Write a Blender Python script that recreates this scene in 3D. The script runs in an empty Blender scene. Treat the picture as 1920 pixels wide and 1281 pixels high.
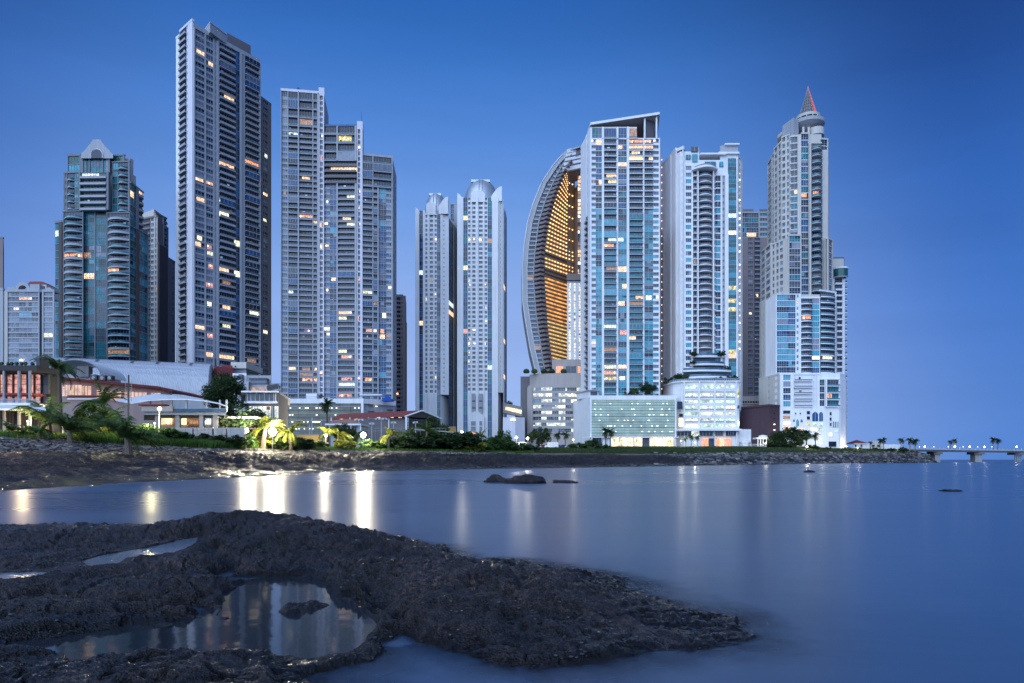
import bpy, math, random
import numpy as np
rnd = random.Random(7)
R = math.radians
# ---------------------------------------------------------------- camera, world, sun, exposure
F = 1280.; CX = 960.; HZ = 862.; CZ = 2.0          # 24 mm lens, level camera 2 m above the low tide
scene = bpy.context.scene
col = scene.collection
cam_d = bpy.data.cameras.new('camera'); cam = bpy.data.objects.new('camera', cam_d); col.objects.link(cam)
cam_d.lens = 24; cam_d.sensor_width = 36; cam_d.shift_y = (HZ-640.5)/1920.; cam_d.clip_start = .1; cam_d.clip_end = 90000
cam.location = (0, 0, CZ); cam.rotation_euler = (R(90), 0, 0)
scene.camera = cam
scene.view_settings.view_transform = 'Standard'; scene.view_settings.look = 'None'
scene.view_settings.exposure = 0; scene.view_settings.gamma = 1
world = bpy.data.worlds.new("World"); scene.world = world; world.use_nodes = True

def nd(t, kind, **kw):
    n = t.nodes.new(kind)
    for k, v in kw.items():
        if k.startswith('i_'):
            key = k[2:]
            key = int(key) if key.isdigit() else key.replace('_', ' ')
            n.inputs[key].default_value = v
        else: setattr(n, k, v)
    return n
def ramp(t, stops, inp=None):
    r = t.nodes.new('ShaderNodeValToRGB'); e = r.color_ramp.elements
    while len(e) < len(stops): e.new(.5)
    for i, (p, c) in enumerate(stops):
        e[i].position = p; e[i].color = (c[0], c[1], c[2], 1) if hasattr(c, '__len__') else (c, c, c, 1)
    if inp is not None: t.links.new(inp, r.inputs[0])
    return r
def math_n(t, op, a, b=None, clamp=False):
    n = t.nodes.new('ShaderNodeMath'); n.operation = op; n.use_clamp = clamp
    for i, s in enumerate((a, b)):
        if s is None: continue
        if isinstance(s, (int, float)): n.inputs[i].default_value = s
        else: t.links.new(s, n.inputs[i])
    return n.outputs[0]
def mixc(t, fac, a, b, blend='MIX'):
    n = t.nodes.new('ShaderNodeMix'); n.data_type = 'RGBA'; n.blend_type = blend
    for idx, s in ((0, fac), (6, a), (7, b)):
        if isinstance(s, (int, float)): n.inputs[idx].default_value = s
        elif isinstance(s, tuple): n.inputs[idx].default_value = (s[0], s[1], s[2], 1)
        else: t.links.new(s, n.inputs[idx])
    return n.outputs[2]

w = world.node_tree
for n in list(w.nodes): w.nodes.remove(n)
out = nd(w, 'ShaderNodeOutputWorld'); bg = nd(w, 'ShaderNodeBackground'); bg.inputs[1].default_value = 1.0
tc = nd(w, 'ShaderNodeTexCoord'); sep = nd(w, 'ShaderNodeSeparateXYZ'); w.links.new(tc.outputs['Generated'], sep.inputs[0])
zc = math_n(w, 'MULTIPLY_ADD', sep.outputs[2], .5); w.nodes[-1].inputs[2].default_value = .5     # -1..1 -> 0..1
def zs(s): return [(.5+.5*z, c) for z, c in s]
rc = ramp(w, zs([(-.2, (.03, .05, .10)), (-.002, (.20, .30, .62)), (.0, (.33, .49, .87)), (.12, (.325, .475, .87)), (.24, (.265, .43, .84)), (.34, (.165, .345, .79)), (.43, (.09, .255, .70)), (.51, (.042, .175, .56)), (.57, (.022, .125, .46)), (1, (.03, .10, .34))]), zc)
re = ramp(w, zs([(-.2, (.02, .03, .07)), (-.002, (.07, .16, .45)), (.0, (.075, .22, .64)), (.05, (.085, .23, .65)), (.20, (.055, .18, .58)), (.34, (.030, .125, .46)), (.45, (.016, .075, .31)), (.57, (.009, .038, .16)), (1, (.03, .07, .22))]), zc)
hl = math_n(w, 'SQRT', math_n(w, 'SUBTRACT', 1.00001, math_n(w, 'MULTIPLY', sep.outputs[2], sep.outputs[2])))
az0 = R(-7.)
ca = math_n(w, 'ADD', math_n(w, 'MULTIPLY', sep.outputs[0], math.sin(az0)), math_n(w, 'MULTIPLY', sep.outputs[1], math.cos(az0)))
ca = math_n(w, 'DIVIDE', ca, hl)
fac = math_n(w, 'DIVIDE', math_n(w, 'SUBTRACT', 1.0, ca), .33, False)
fac = math_n(w, 'MULTIPLY', fac, math_n(w, 'ADD', 1.0, math_n(w, 'MULTIPLY', sep.outputs[2], .8)), True)
fmr = nd(w, 'ShaderNodeMapRange', interpolation_type='SMOOTHSTEP'); w.links.new(fac, fmr.inputs[0]); fmr.inputs[1].default_value = -.12; fmr.inputs[2].default_value = 1.0; fac = fmr.outputs[0]
cn = nd(w, 'ShaderNodeTexNoise', i_Scale=2.2, i_Detail=5.); cmp_ = nd(w, 'ShaderNodeMapping'); cmp_.inputs['Scale'].default_value = (1, 1, 9); w.links.new(tc.outputs['Generated'], cmp_.inputs[0]); w.links.new(cmp_.outputs[0], cn.inputs['Vector'])
cr_ = ramp(w, [(.35, .965), (.65, 1.03)], cn.outputs[0])
skyc = mixc(w, fac, rc.outputs[0], re.outputs[0])
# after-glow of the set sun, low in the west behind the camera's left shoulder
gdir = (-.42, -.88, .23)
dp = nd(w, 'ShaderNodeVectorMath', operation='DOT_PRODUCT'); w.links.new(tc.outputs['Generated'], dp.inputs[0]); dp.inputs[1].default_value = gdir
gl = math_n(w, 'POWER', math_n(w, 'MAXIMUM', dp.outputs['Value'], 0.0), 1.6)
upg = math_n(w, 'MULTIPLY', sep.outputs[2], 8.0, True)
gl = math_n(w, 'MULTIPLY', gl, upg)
# thin real-sky component
st = nd(w, 'ShaderNodeTexSky'); st.sky_type = 'NISHITA'; st.sun_disc = False; st.sun_elevation = R(1.0); st.sun_rotation = math.atan2(gdir[0], gdir[1])
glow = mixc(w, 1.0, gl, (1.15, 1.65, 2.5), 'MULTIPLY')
skyc = mixc(w, 1.0, skyc, cr_.outputs[0], 'MULTIPLY')
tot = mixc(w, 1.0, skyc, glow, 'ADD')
tot = mixc(w, 1.0, tot, mixc(w, 1.0, st.outputs[0], (.004, .004, .006), 'MULTIPLY'), 'ADD')
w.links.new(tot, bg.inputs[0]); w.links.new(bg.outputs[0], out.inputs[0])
sun_d = bpy.data.lights.new('sun', 'SUN'); sun = bpy.data.objects.new('sun', sun_d); col.objects.link(sun)
sun_d.energy = 1.55; sun_d.angle = R(80); sun_d.color = (.80, .92, 1)
from mathutils import Vector, Matrix
sun.rotation_euler = Vector((-.45, -.85, .5)).to_track_quat('Z', 'Y').to_euler()

# ---------------------------------------------------------------- helpers
def gx(px, Y): return (px-CX)/F*Y
def gz(py, Y): return CZ+(HZ-py)/F*Y
def P(px, Y): return (gx(px, Y), Y)

MATS = {}
def base_mat(name):
    m = bpy.data.materials.new(name); m.use_nodes = True; t = m.node_tree
    for n in list(t.nodes): t.nodes.remove(n)
    o = nd(t, 'ShaderNodeOutputMaterial'); b = nd(t, 'ShaderNodeBsdfPrincipled'); t.links.new(b.outputs[0], o.inputs[0])
    MATS[name] = m
    return m, t, b
def setb(b, **kw):
    for k, v in kw.items():
        key = {'rough': 'Roughness', 'metal': 'Metallic', 'spec': 'Specular IOR Level', 'ior': 'IOR', 'coat': 'Coat Weight', 'trans': 'Transmission Weight', 'alpha': 'Alpha'}[k]
        b.inputs[key].default_value = v
def wall_mat(name, c, var=.07, scale=.15, rough=.8, streak=.10, bump=0., spec=.3, joint=None):
    """painted or rendered wall: broad uneven tone, rain streaks, optional board joints"""
    m, t, b = base_mat(name); g = nd(t, 'ShaderNodeNewGeometry')
    n1 = nd(t, 'ShaderNodeTexNoise', i_Scale=scale, i_Detail=5.); t.links.new(g.outputs['Position'], n1.inputs['Vector'])
    mp = nd(t, 'ShaderNodeMapping'); mp.inputs['Scale'].default_value = (1.3, 1.3, .03); t.links.new(g.outputs['Position'], mp.inputs[0])
    n2 = nd(t, 'ShaderNodeTexNoise', i_Scale=1.0, i_Detail=4.); t.links.new(mp.outputs[0], n2.inputs['Vector'])
    r1 = ramp(t, [(.3, 1-var), (.7, 1+var*.3)], n1.outputs[0]); r2 = ramp(t, [(.35, 1-streak), (.55, 1.)], n2.outputs[0])
    cc = mixc(t, 1., (c[0], c[1], c[2]), r1.outputs[0], 'MULTIPLY'); cc = mixc(t, 1., cc, r2.outputs[0], 'MULTIPLY')
    if joint:
        wv = nd(t, 'ShaderNodeTexWave', i_Scale=joint[1], i_Distortion=0.); wv.bands_direction = joint[0]; t.links.new(g.outputs['Position'], wv.inputs['Vector'])
        r3 = ramp(t, [(.0, joint[2]), (joint[3], 1.)], wv.outputs[0]); cc = mixc(t, 1., cc, r3.outputs[0], 'MULTIPLY')
    t.links.new(cc, b.inputs['Base Color']); setb(b, rough=rough, spec=spec)
    if bump:
        bp = nd(t, 'ShaderNodeBump', i_Strength=bump); t.links.new(n1.outputs[0], bp.inputs['Height']); t.links.new(bp.outputs[0], b.inputs['Normal'])
    return m
def glass_mat(name, c, rough=.08, spec=.4, metal=0., var=.5):
    m, t, b = base_mat(name); g = nd(t, 'ShaderNodeNewGeometry')
    mp = nd(t, 'ShaderNodeMapping'); mp.inputs['Scale'].default_value = (.45, .45, .33); t.links.new(g.outputs['Position'], mp.inputs[0])
    n1 = nd(t, 'ShaderNodeTexNoise', i_Scale=1.0, i_Detail=3., i_Roughness=.6); t.links.new(mp.outputs[0], n1.inputs['Vector'])
    r1 = ramp(t, [(.3, 1-var), (.7, 1+var*.4)], n1.outputs[0])
    cc = mixc(t, 1., (c[0], c[1], c[2]), r1.outputs[0], 'MULTIPLY')
    t.links.new(cc, b.inputs['Base Color']); setb(b, rough=rough, spec=spec, metal=metal)
    return m
def lit_mat(name, c, s, scale=1.5, lo=.14, hi=1.9, sample=False):
    """a lit room: curtains, lamps and furniture make it uneven"""
    m, t, b = base_mat(name); g = nd(t, 'ShaderNodeNewGeometry')
    n1 = nd(t, 'ShaderNodeTexNoise', i_Scale=scale, i_Detail=4., i_Roughness=.7); t.links.new(g.outputs['Position'], n1.inputs['Vector'])
    r1 = ramp(t, [(.36, lo), (.5, 1.), (.64, hi)], n1.outputs[0])
    cc = mixc(t, 1., (c[0], c[1], c[2]), r1.outputs[0], 'MULTIPLY')
    b.inputs['Base Color'].default_value = (.1, .09, .08, 1); setb(b, rough=.3)
    t.links.new(cc, b.inputs['Emission Color']); b.inputs['Emission Strength'].default_value = s
    if not sample: m.cycles.emission_sampling = 'NONE'
    return m
def plain(name, c, rough=.6, metal=0., spec=.4, var=.2, scale=2.):
    m, t, b = base_mat(name); g = nd(t, 'ShaderNodeNewGeometry')
    n1 = nd(t, 'ShaderNodeTexNoise', i_Scale=scale, i_Detail=4.); t.links.new(g.outputs['Position'], n1.inputs['Vector'])
    r1 = ramp(t, [(.3, 1-var), (.7, 1+var)], n1.outputs[0])
    cc = mixc(t, 1., (c[0], c[1], c[2]), r1.outputs[0], 'MULTIPLY')
    t.links.new(cc, b.inputs['Base Color']); setb(b, rough=rough, metal=metal, spec=spec)
    return m

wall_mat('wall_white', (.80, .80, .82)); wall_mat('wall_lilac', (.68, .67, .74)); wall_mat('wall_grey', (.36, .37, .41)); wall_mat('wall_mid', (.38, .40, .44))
wall_mat('wall_cream', (.56, .53, .49)); wall_mat('wall_stone', (.40, .36, .35)); wall_mat('wall_brown', (.10, .075, .075)); wall_mat('wall_taupe', (.24, .20, .20))
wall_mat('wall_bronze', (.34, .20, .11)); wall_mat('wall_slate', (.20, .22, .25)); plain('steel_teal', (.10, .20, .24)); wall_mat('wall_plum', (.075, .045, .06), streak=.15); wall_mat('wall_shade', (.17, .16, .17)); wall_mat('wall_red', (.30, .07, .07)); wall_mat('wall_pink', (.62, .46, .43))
wall_mat('panel_stone', (.42, .38, .36), joint=('X', .35, .72, .12)); wall_mat('wall_charcoal', (.05, .05, .055), streak=.1)
wall_mat('wall_yellow', (.5, .34, .12)); wall_mat('concrete', (.34, .33, .33), bump=.2, scale=.6)
glass_mat('glass_navy', (.014, .032, .07)); glass_mat('glass_blue', (.02, .085, .21)); glass_mat('glass_teal', (.010, .17, .22)); glass_mat('glass_cyan', (.03, .30, .40), var=.35)
glass_mat('glass_sky', (.10, .36, .46), var=.3); glass_mat('glass_black', (.012, .016, .03)); glass_mat('glass_smoke', (.06, .075, .10)); glass_mat('glass_green', (.02, .11, .11))
glass_mat('blind', (.24, .27, .34), rough=.35, spec=.4, var=.3); glass_mat('blind_dark', (.12, .15, .22), rough=.3, var=.35)
glass_mat('rail_glass', (.06, .13, .20), rough=.12); glass_mat('rail_teal', (.03, .19, .24), rough=.12); plain('rail_dark', (.05, .055, .07)); plain('rail_grey', (.22, .23, .27))
lit_mat('lit_warm', (1., .60, .34), 1.35); lit_mat('lit_orange', (1., .42, .20), 1.05); lit_mat('lit_white', (1., .90, .66), 1.4); lit_mat('lit_cool', (.75, .95, 1.), 1.1)
lit_mat('lit_pink', (1., .40, .34), .85); lit_mat('lit_green', (1., .97, .66), 1.0); lit_mat('lit_violet', (.42, .18, .6), .45); lit_mat('lit_dim', (.8, .42, .22), .45)
lit_mat('lit_gold', (1., .62, .22), 2.6, scale=.35, lo=.5); lit_mat('lit_amber', (1., .42, .10), .95, scale=.25, lo=.55); lit_mat('lit_olive', (.9, .75, .22), .8, scale=.5)
lit_mat('lit_blindroom', (1., .62, .46), .75, scale=.5, lo=.5, hi=1.2); lit_mat('lit_deck', (.22, .36, .26), .16, scale=.15, lo=.3, hi=1.8); lit_mat('lit_parking', (.72, 1., .82), .8, scale=.25, lo=.35); lit_mat('lit_office', (.85, .95, .85), .85, scale=.4, lo=.3); lit_mat('lit_lobby', (1., .80, .46), 1.5, scale=.5, lo=.3)
lit_mat('lit_curtain', (1., .42, .34), .62, scale=1.6, lo=.15, hi=1.7); lit_mat('lit_blue', (.1, .2, 1.), 1.2); lit_mat('lamp_glow', (1., .93, .72), 9., lo=.9, hi=1.)
lit_mat('lamp_flood', (1., .90, .62), 45., lo=.95, hi=1.); lit_mat('lamp_small', (1., .88, .62), 5., lo=.9, hi=1.); lit_mat('lamp_amber', (1., .50, .20), 2.6, lo=.9, hi=1.); lit_mat('lamp_red', (1., .12, .07), .8, lo=.9, hi=1.)
lit_mat('lamp_room', (1., .80, .52), 3.0, lo=.7, hi=1.2); lit_mat('lamp_cool', (.85, 1., .95), 3.5, lo=.9, hi=1.)
wall_mat('metal_roof', (.58, .61, .68), joint=('X', .62, .72, .25), rough=.42, streak=.12, spec=.5); plain('metal_strip', (.10, .12, .14), .4)
plain('tile_red', (.22, .05, .045), .8); plain('tile_tan', (.32, .18, .14), .8); plain('roof_white', (.66, .68, .72), .6, var=.1); plain('steel_dark', (.04, .045, .055), .5, .3); plain('steel_white', (.42, .45, .50), .5); plain('steel_grey', (.25, .26, .28), .5)
plain('dome_metal', (.42, .46, .52), .35, .5); plain('bark', (.14, .11, .085), .9, var=.4, scale=8.); plain('awning_blue', (.01, .06, .32), .7); plain('stone_rock', (.055, .05, .055), .85, var=.5)
plain('asphalt', (.05, .05, .055), .9); plain('paint_white', (.6, .6, .62), .3); plain('paint_red', (.3, .03, .03), .3); plain('paint_blue', (.04, .07, .2), .3); plain('paint_silver', (.3, .31, .33), .3, .5); plain('paint_dark', (.03, .03, .035), .3); plain('rubber', (.015, .015, .015), .9)

def leaf_mat(name, c, var=.45):
    m, t, b = base_mat(name); g = nd(t, 'ShaderNodeNewGeometry')
    n1 = nd(t, 'ShaderNodeTexNoise', i_Scale=.9, i_Detail=3.); t.links.new(g.outputs['Position'], n1.inputs['Vector'])
    n2 = nd(t, 'ShaderNodeMapRange'); t.links.new(g.outputs['Random Per Island'], n2.inputs[0]); n2.inputs[3].default_value = 1-var; n2.inputs[4].default_value = 1+var
    r1 = ramp(t, [(.3, .7), (.7, 1.25)], n1.outputs[0])
    cc = mixc(t, 1., (c[0], c[1], c[2]), r1.outputs[0], 'MULTIPLY'); cc = mixc(t, 1., cc, n2.outputs[0], 'MULTIPLY')
    t.links.new(cc, b.inputs['Base Color']); setb(b, rough=.55, spec=.3)
    tl = nd(t, 'ShaderNodeBsdfTranslucent'); t.links.new(cc, tl.inputs[0]); mx = nd(t, 'ShaderNodeMixShader'); mx.inputs[0].default_value = .35
    o = [n for n in t.nodes if n.type == 'OUTPUT_MATERIAL'][0]
    t.links.new(b.outputs[0], mx.inputs[1]); t.links.new(tl.outputs[0], mx.inputs[2]); t.links.new(mx.outputs[0], o.inputs[0])
leaf_mat('leaf_dark', (.035, .065, .022)); leaf_mat('leaf_mid', (.06, .12, .03)); leaf_mat('leaf_palm', (.07, .12, .035)); leaf_mat('leaf_yellow_lit', (.20, .22, .03)); leaf_mat('grass_blade', (.09, .17, .03)); leaf_mat('lawn_blade', (.045, .075, .022)); lit_mat('lit_backglow', (1., .50, .20), .70, scale=.4, lo=.6, hi=1.3)  # the yellow leaf carries nearby lamplight in its colour

BOXF = ((0, 3, 2, 1), (4, 5, 6, 7), (0, 1, 5, 4), (1, 2, 6, 5), (2, 3, 7, 6), (3, 0, 4, 7))
class MB:
    def __init__(s): s.v = []; s.f = []; s.m = []; s.mats = []; s.mi = {}
    def mat(s, name):
        if name not in s.mi: s.mi[name] = len(s.mats); s.mats.append(name)
        return s.mi[name]
    def face(s, pts, mat):
        b = len(s.v); s.v.extend(pts); s.f.append(tuple(range(b, b+len(pts)))); s.m.append(s.mat(mat))
    def hexa(s, pts, mat):
        b = len(s.v); s.v.extend(pts); k = s.mat(mat)
        for q in BOXF: s.f.append((b+q[0], b+q[1], b+q[2], b+q[3])); s.m.append(k)
    def box(s, x0, x1, y0, y1, z0, z1, mat):
        s.hexa([(x0, y0, z0), (x1, y0, z0), (x1, y1, z0), (x0, y1, z0), (x0, y0, z1), (x1, y0, z1), (x1, y1, z1), (x0, y1, z1)], mat)
    def fbox(s, fr, u0, u1, w0, w1, z0, z1, mat):
        ax, ay, dx, dy, nx, ny = fr
        def q(u, w): return (ax+dx*u+nx*w, ay+dy*u+ny*w)
        a = q(u0, w1); b = q(u1, w1); c = q(u1, w0); d = q(u0, w0)
        s.hexa([(*a, z0), (*b, z0), (*c, z0), (*d, z0), (*a, z1), (*b, z1), (*c, z1), (*d, z1)], mat)
    def prism(s, poly, z0, z1, mat, top=None):
        n = len(poly); area = sum(poly[i][0]*poly[(i+1) % n][1]-poly[(i+1) % n][0]*poly[i][1] for i in range(n))
        if area < 0: poly = poly[::-1]
        b = len(s.v); s.v.extend([(p[0], p[1], z0) for p in poly]+[(p[0], p[1], z1) for p in poly]); k = s.mat(mat)
        for i in range(n):
            j = (i+1) % n; s.f.append((b+i, b+j, b+n+j, b+n+i)); s.m.append(k)
        s.f.append(tuple(b+n+i for i in range(n))); s.m.append(s.mat(top or mat))
        s.f.append(tuple(b+n-1-i for i in range(n))); s.m.append(k)
    def tube(s, pts, rads, mat, seg=8, cap=True):
        k = s.mat(mat); b = len(s.v); n = len(pts)
        for i, p in enumerate(pts):
            a = Vector(pts[min(i+1, n-1)])-Vector(pts[max(i-1, 0)]); a.normalize()
            up = Vector((0, 0, 1)) if abs(a.z) < .9 else Vector((1, 0, 0))
            e1 = a.cross(up).normalized(); e2 = a.cross(e1)
            for j in range(seg):
                t = 2*math.pi*j/seg; q = Vector(p)+(e1*math.cos(t)+e2*math.sin(t))*rads[i]; s.v.append(tuple(q))
        for i in range(n-1):
            for j in range(seg):
                j2 = (j+1) % seg; s.f.append((b+i*seg+j, b+i*seg+j2, b+(i+1)*seg+j2, b+(i+1)*seg+j)); s.m.append(k)
        if cap:
            s.f.append(tuple(b+j for j in range(seg))[::-1]); s.m.append(k)
            s.f.append(tuple(b+(n-1)*seg+j for j in range(seg))); s.m.append(k)
    def lathe(s, c, prof, mat, seg=24, a0=0., a1=360.):
        k = s.mat(mat); b = len(s.v); full = abs(a1-a0) >= 359.9; ns = seg if full else seg+1
        for (r, z) in prof:
            for j in range(ns):
                t = R(a0+(a1-a0)*j/seg); s.v.append((c[0]+r*math.cos(t), c[1]+r*math.sin(t), c[2]+z))
        for i in range(len(prof)-1):
            for j in range(seg):
                j2 = (j+1) % ns; s.f.append((b+i*ns+j, b+i*ns+j2, b+(i+1)*ns+j2, b+(i+1)*ns+j)); s.m.append(k)
    def ext(s, o):
        b = len(s.v); s.v.extend(o.v)
        mp = [s.mat(x) for x in o.mats]
        for f in o.f: s.f.append(tuple(b+i for i in f))
        s.m.extend(mp[i] for i in o.m)
    def build(s, name, parent=None, loc=(0, 0, 0), smooth=False, local=False):
        me = bpy.data.meshes.new(name)
        ox, oy, oz = (0, 0, 0) if local else (parent.location if parent else loc)
        vv = [(a-ox, b-oy, c-oz) for a, b, c in s.v]
        me.from_pydata(vv, [], s.f)
        for m in s.mats: me.materials.append(MATS[m])
        if len(s.mats) > 1: me.polygons.foreach_set('material_index', s.m)
        if smooth: me.polygons.foreach_set('use_smooth', [True]*len(s.f))
        me.update()
        o = bpy.data.objects.new(name, me); col.objects.link(o)
        if parent: o.parent = parent
        else: o.location = (ox, oy, oz)
        return o
def tag(o, label=None, cat=None, group=None, kind=None):
    if label: o['label'] = label
    if cat: o['category'] = cat
    if group: o['group'] = group
    if kind: o['kind'] = kind
    return o
def empty(name, loc, label, cat, group=None):
    o = bpy.data.objects.new(name, None); col.objects.link(o); o.location = loc; o.empty_display_size = 1
    return tag(o, label, cat, group)
def copy_tree(root, loc, rz=0., sc=None, label=None, group=None):
    c = root.copy(); col.objects.link(c); c.location = loc; c.rotation_euler = (0, 0, rz)
    if sc: c.scale = (sc, sc, sc) if isinstance(sc, (int, float)) else sc
    if label: c['label'] = label
    if group: c['group'] = group
    for ch in root.children:
        d = ch.copy(); col.objects.link(d); d.parent = c
        for g in ch.children:
            e = g.copy(); col.objects.link(e); e.parent = d
    return c

class Thing:
    """a building: root empty, one wall mesh, its windows and balconies as parts"""
    def __init__(s, name, label, cat, px, Y, lit=(), group=None, zbase=None):
        s.root = empty(name, (gx(px, Y), Y, zbase if zbase is not None else 5.), label, cat, group)
        s.wall = MB(); s.items = {'window': [], 'balcony': []}; s.lit = list(lit); s.used = set(); s.other = []
    def part(s, name, mb, smooth=False): s.other.append((name, mb, smooth))
    def add(s, kind, mb, area, Y): s.items.setdefault(kind, []).append((area/(Y*Y), len(s.items[kind]) if kind in s.items else 0, mb))
    def finish(s):
        if s.wall.f: s.wall.build('wall', s.root)
        for kind, it in s.items.items():
            it.sort(key=lambda q: (-q[0], q[1]))
            for a, i, mb in it[:100]: mb.build(kind, s.root)
            if len(it) > 100:
                m = MB()
                for a, i, mb in it[100:]: m.ext(mb)
                tag(m.build(kind, s.root), kind='stuff')
        SUBP = {'dome_cap': 'dome', 'dome_rib': 'dome', 'arched_window': 'gable', 'roof_seams': 'vault_roof', 'skylight': 'vault_roof', 'gable_trim': 'roof', 'beacon': 'cone_spire', 'red_sign': 'wall', 'chimney_pipe': 'wall'}
        built = {}
        for n, mb, sm in s.other:
            par = built.get(SUBP.get(n)); o = mb.build(n, s.root, smooth=sm)
            if par: o.parent = par
            built[n] = o
def pick(wl):
    tot = sum(x[1] for x in wl); r = rnd.random()*tot
    for m, k in wl:
        r -= k
        if r <= 0: return m
    return wl[-1][0]
BALC = {'rail': 'rail_glass'}
def fac(T, pxA, YA, pxB, YB, pyt, pyb, fpx, cols, wall='wall_white', slab=None, wins=(('glass_navy', 1),), rail='rail_glass', back=(('glass_black', 3), ('glass_navy', 2)),
        lit=.02, litset=(('lit_warm', 4), ('lit_white', 3), ('lit_orange', 2), ('lit_dim', 4), ('lit_cool', 1)), ref='A', proj=1.5, cap=1.2, frame='steel_white', zone=None, solidrail=False, capm=None):
    A = P(pxA, YA); B = P(pxB, YB); L = math.hypot(B[0]-A[0], B[1]-A[1]); dx = (B[0]-A[0])/L; dy = (B[1]-A[1])/L
    fr = (A[0], A[1], dx, dy, dy, -dx)
    Yr = YA if ref == 'A' else YB
    zt = gz(pyt, Yr); zb = gz(pyb, Yr); n = max(1, round((pyb-pyt)/fpx)); fh = (zt-zb)/n
    slab = slab or wall
    def uof(px):
        k = (px-CX)/F; t = (k*A[1]-A[0])/((B[0]-A[0])-k*(B[1]-A[1])); return max(0., min(L, t*L))
    W = T.wall; u0 = 0.
    if cap: W.fbox(fr, -.1, L+.1, -.6, .62, zt, zt+cap, capm or wall)
    for c in cols:
        u1 = uof(c[0]); typ = c[1]; o = c[2] if len(c) > 2 else {}
        if u1-u0 < .05: continue
        wl = o.get('wins', wins); wm = o.get('wall', wall)
        if typ == 'W':
            W.fbox(fr, u0, u1, 0, o.get('out', .5), zb, zt, wm); u0 = u1; continue
        if typ in 'PN':
            j = (u1-u0)*o.get('j', .13 if typ == 'P' else .3)
            W.fbox(fr, u0, u0+j, 0, .36, zb, zt, wm); W.fbox(fr, u1-j, u1, 0, .36, zb, zt, wm)
        else: j = 0
        a, b = u0+j, u1-j
        for k in range(n):
            z = zb+k*fh
            um = (a+b)/2; wx = A[0]+dx*um; wy = A[1]+dy*um; px = CX+F*wx/wy; py = HZ-F*(z+fh*.55-CZ)/wy
            hw = (b-a)/2*F/wy+.5; hh = fh/2*F/wy
            mm = None
            for q in T.lit:
                if abs(q[0]-px) < hw and abs(q[1]-py) < hh: mm = q[2]
            if mm is None and rnd.random() < o.get('lit', lit)*.55: mm = pick(litset)
            if typ in 'PN':
                s = fh*o.get('sp', .38 if typ == 'P' else .5)
                W.fbox(fr, a, b, 0, .35, z, z+s, wm)
                z0, z1 = z+s, z+fh
                m = MB(); lit_pane(m, fr, a, b, z0, z1, mm, pick(wl)) if mm and not wl[0][0].startswith('lit') else m.fbox(fr, a, b, .03, .10, z0, z1, mm or pick(wl))
                nm = o.get('nm', 2 if b-a > 2.5 else 1)
                for i in range(nm):
                    uu = a+(b-a)*(i+1)/(nm+1); m.fbox(fr, uu-.07, uu+.07, .1, .18, z0, z1, frame)
                if not mm and rnd.random() < .45:
                    q0, q1 = ((a, b), (a, (a+b)/2), ((a+b)/2, b))[rnd.randrange(3)]; m.fbox(fr, q0+.05, q1-.05, .1, .115, z0+(z1-z0)*rnd.choice((.3, .55, .0)), z1, pick((('blind', 3), ('blind_dark', 3), ('glass_black', 2))))
                if typ == 'P': m.fbox(fr, a, b, .1, .17, z0+(z1-z0)*.3-.06, z0+(z1-z0)*.3+.06, frame)
                T.add('window', m, (b-a)*(z1-z0), wy)
            elif typ == 'G':
                W.fbox(fr, a, b, 0, .3, z, z+o.get('sb', .5), o.get('slab', slab))
                z0, z1 = z+o.get('sb', .5), z+fh
                m = MB(); lit_pane(m, fr, a, b, z0, z1, mm, pick(wl)) if mm and not wl[0][0].startswith('lit') else m.fbox(fr, a, b, .03, .10, z0, z1, mm or pick(wl))
                nm = o.get('nm', max(1, int((b-a)/2.2)))
                for i in range(nm):
                    uu = a+(b-a)*(i+1)/(nm+1); m.fbox(fr, uu-.06, uu+.06, .1, .2, z0, z1, o.get('frame', frame))
                m.fbox(fr, a, b, .1, .18, z0+(z1-z0)*.35-.05, z0+(z1-z0)*.35+.05, o.get('frame', frame))
                if not mm and rnd.random() < .4:
                    q0 = a+(b-a)*rnd.choice((0, 0, .25, .5)); q1 = min(b, q0+(b-a)*rnd.choice((.25, .5, .5, 1.))); m.fbox(fr, q0+.07, q1-.07, .1, .115, z0+(z1-z0)*rnd.choice((.36, .6, .02)), z1, pick((('blind', 3), ('blind_dark', 3), ('glass_black', 3), ('glass_sky', 1))))
                T.add('window', m, (b-a)*(z1-z0), wy)
            elif typ in 'BC':
                p = o.get('proj', proj); bl = o.get('back', back)
                m = MB(); lit_pane(m, fr, a+.15, b-.15, z+.2, z+fh-.3, mm, pick(bl)) if mm else m.fbox(fr, a+.15, b-.15, .03, .10, z+.2, z+fh-.3, pick(bl))
                nm = max(1, int((b-a)/1.8))
                for i in range(nm):
                    uu = a+(b-a)*(i+1)/(nm+1); m.fbox(fr, uu-.07, uu+.07, .1, .17, z+.2, z+fh-.3, o.get('frame', 'steel_grey'))
                T.add('window', m, (b-a)*fh*.5, wy)
                m = MB(); rl = pick(o['rail']) if isinstance(o.get('rail'), (list, tuple)) else o.get('rail', rail); rh = 1.0*o.get('rh', 1.)
                enc = rnd.random() < o.get('enc', .0)
                if rnd.random() < .4 and b-a > 2.5:
                    for _ in range(rnd.randint(1, 2)): q0 = rnd.uniform(a+.3, b-1.9); m.fbox(fr, q0, q0+rnd.uniform(.6, 1.6), .2, .9, z+.2, z+rnd.uniform(1.1, 2.5), pick((('blind', 2), ('wall_shade', 2), ('leaf_dark', 2), ('wall_white', 1), ('wall_taupe', 1))))
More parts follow.
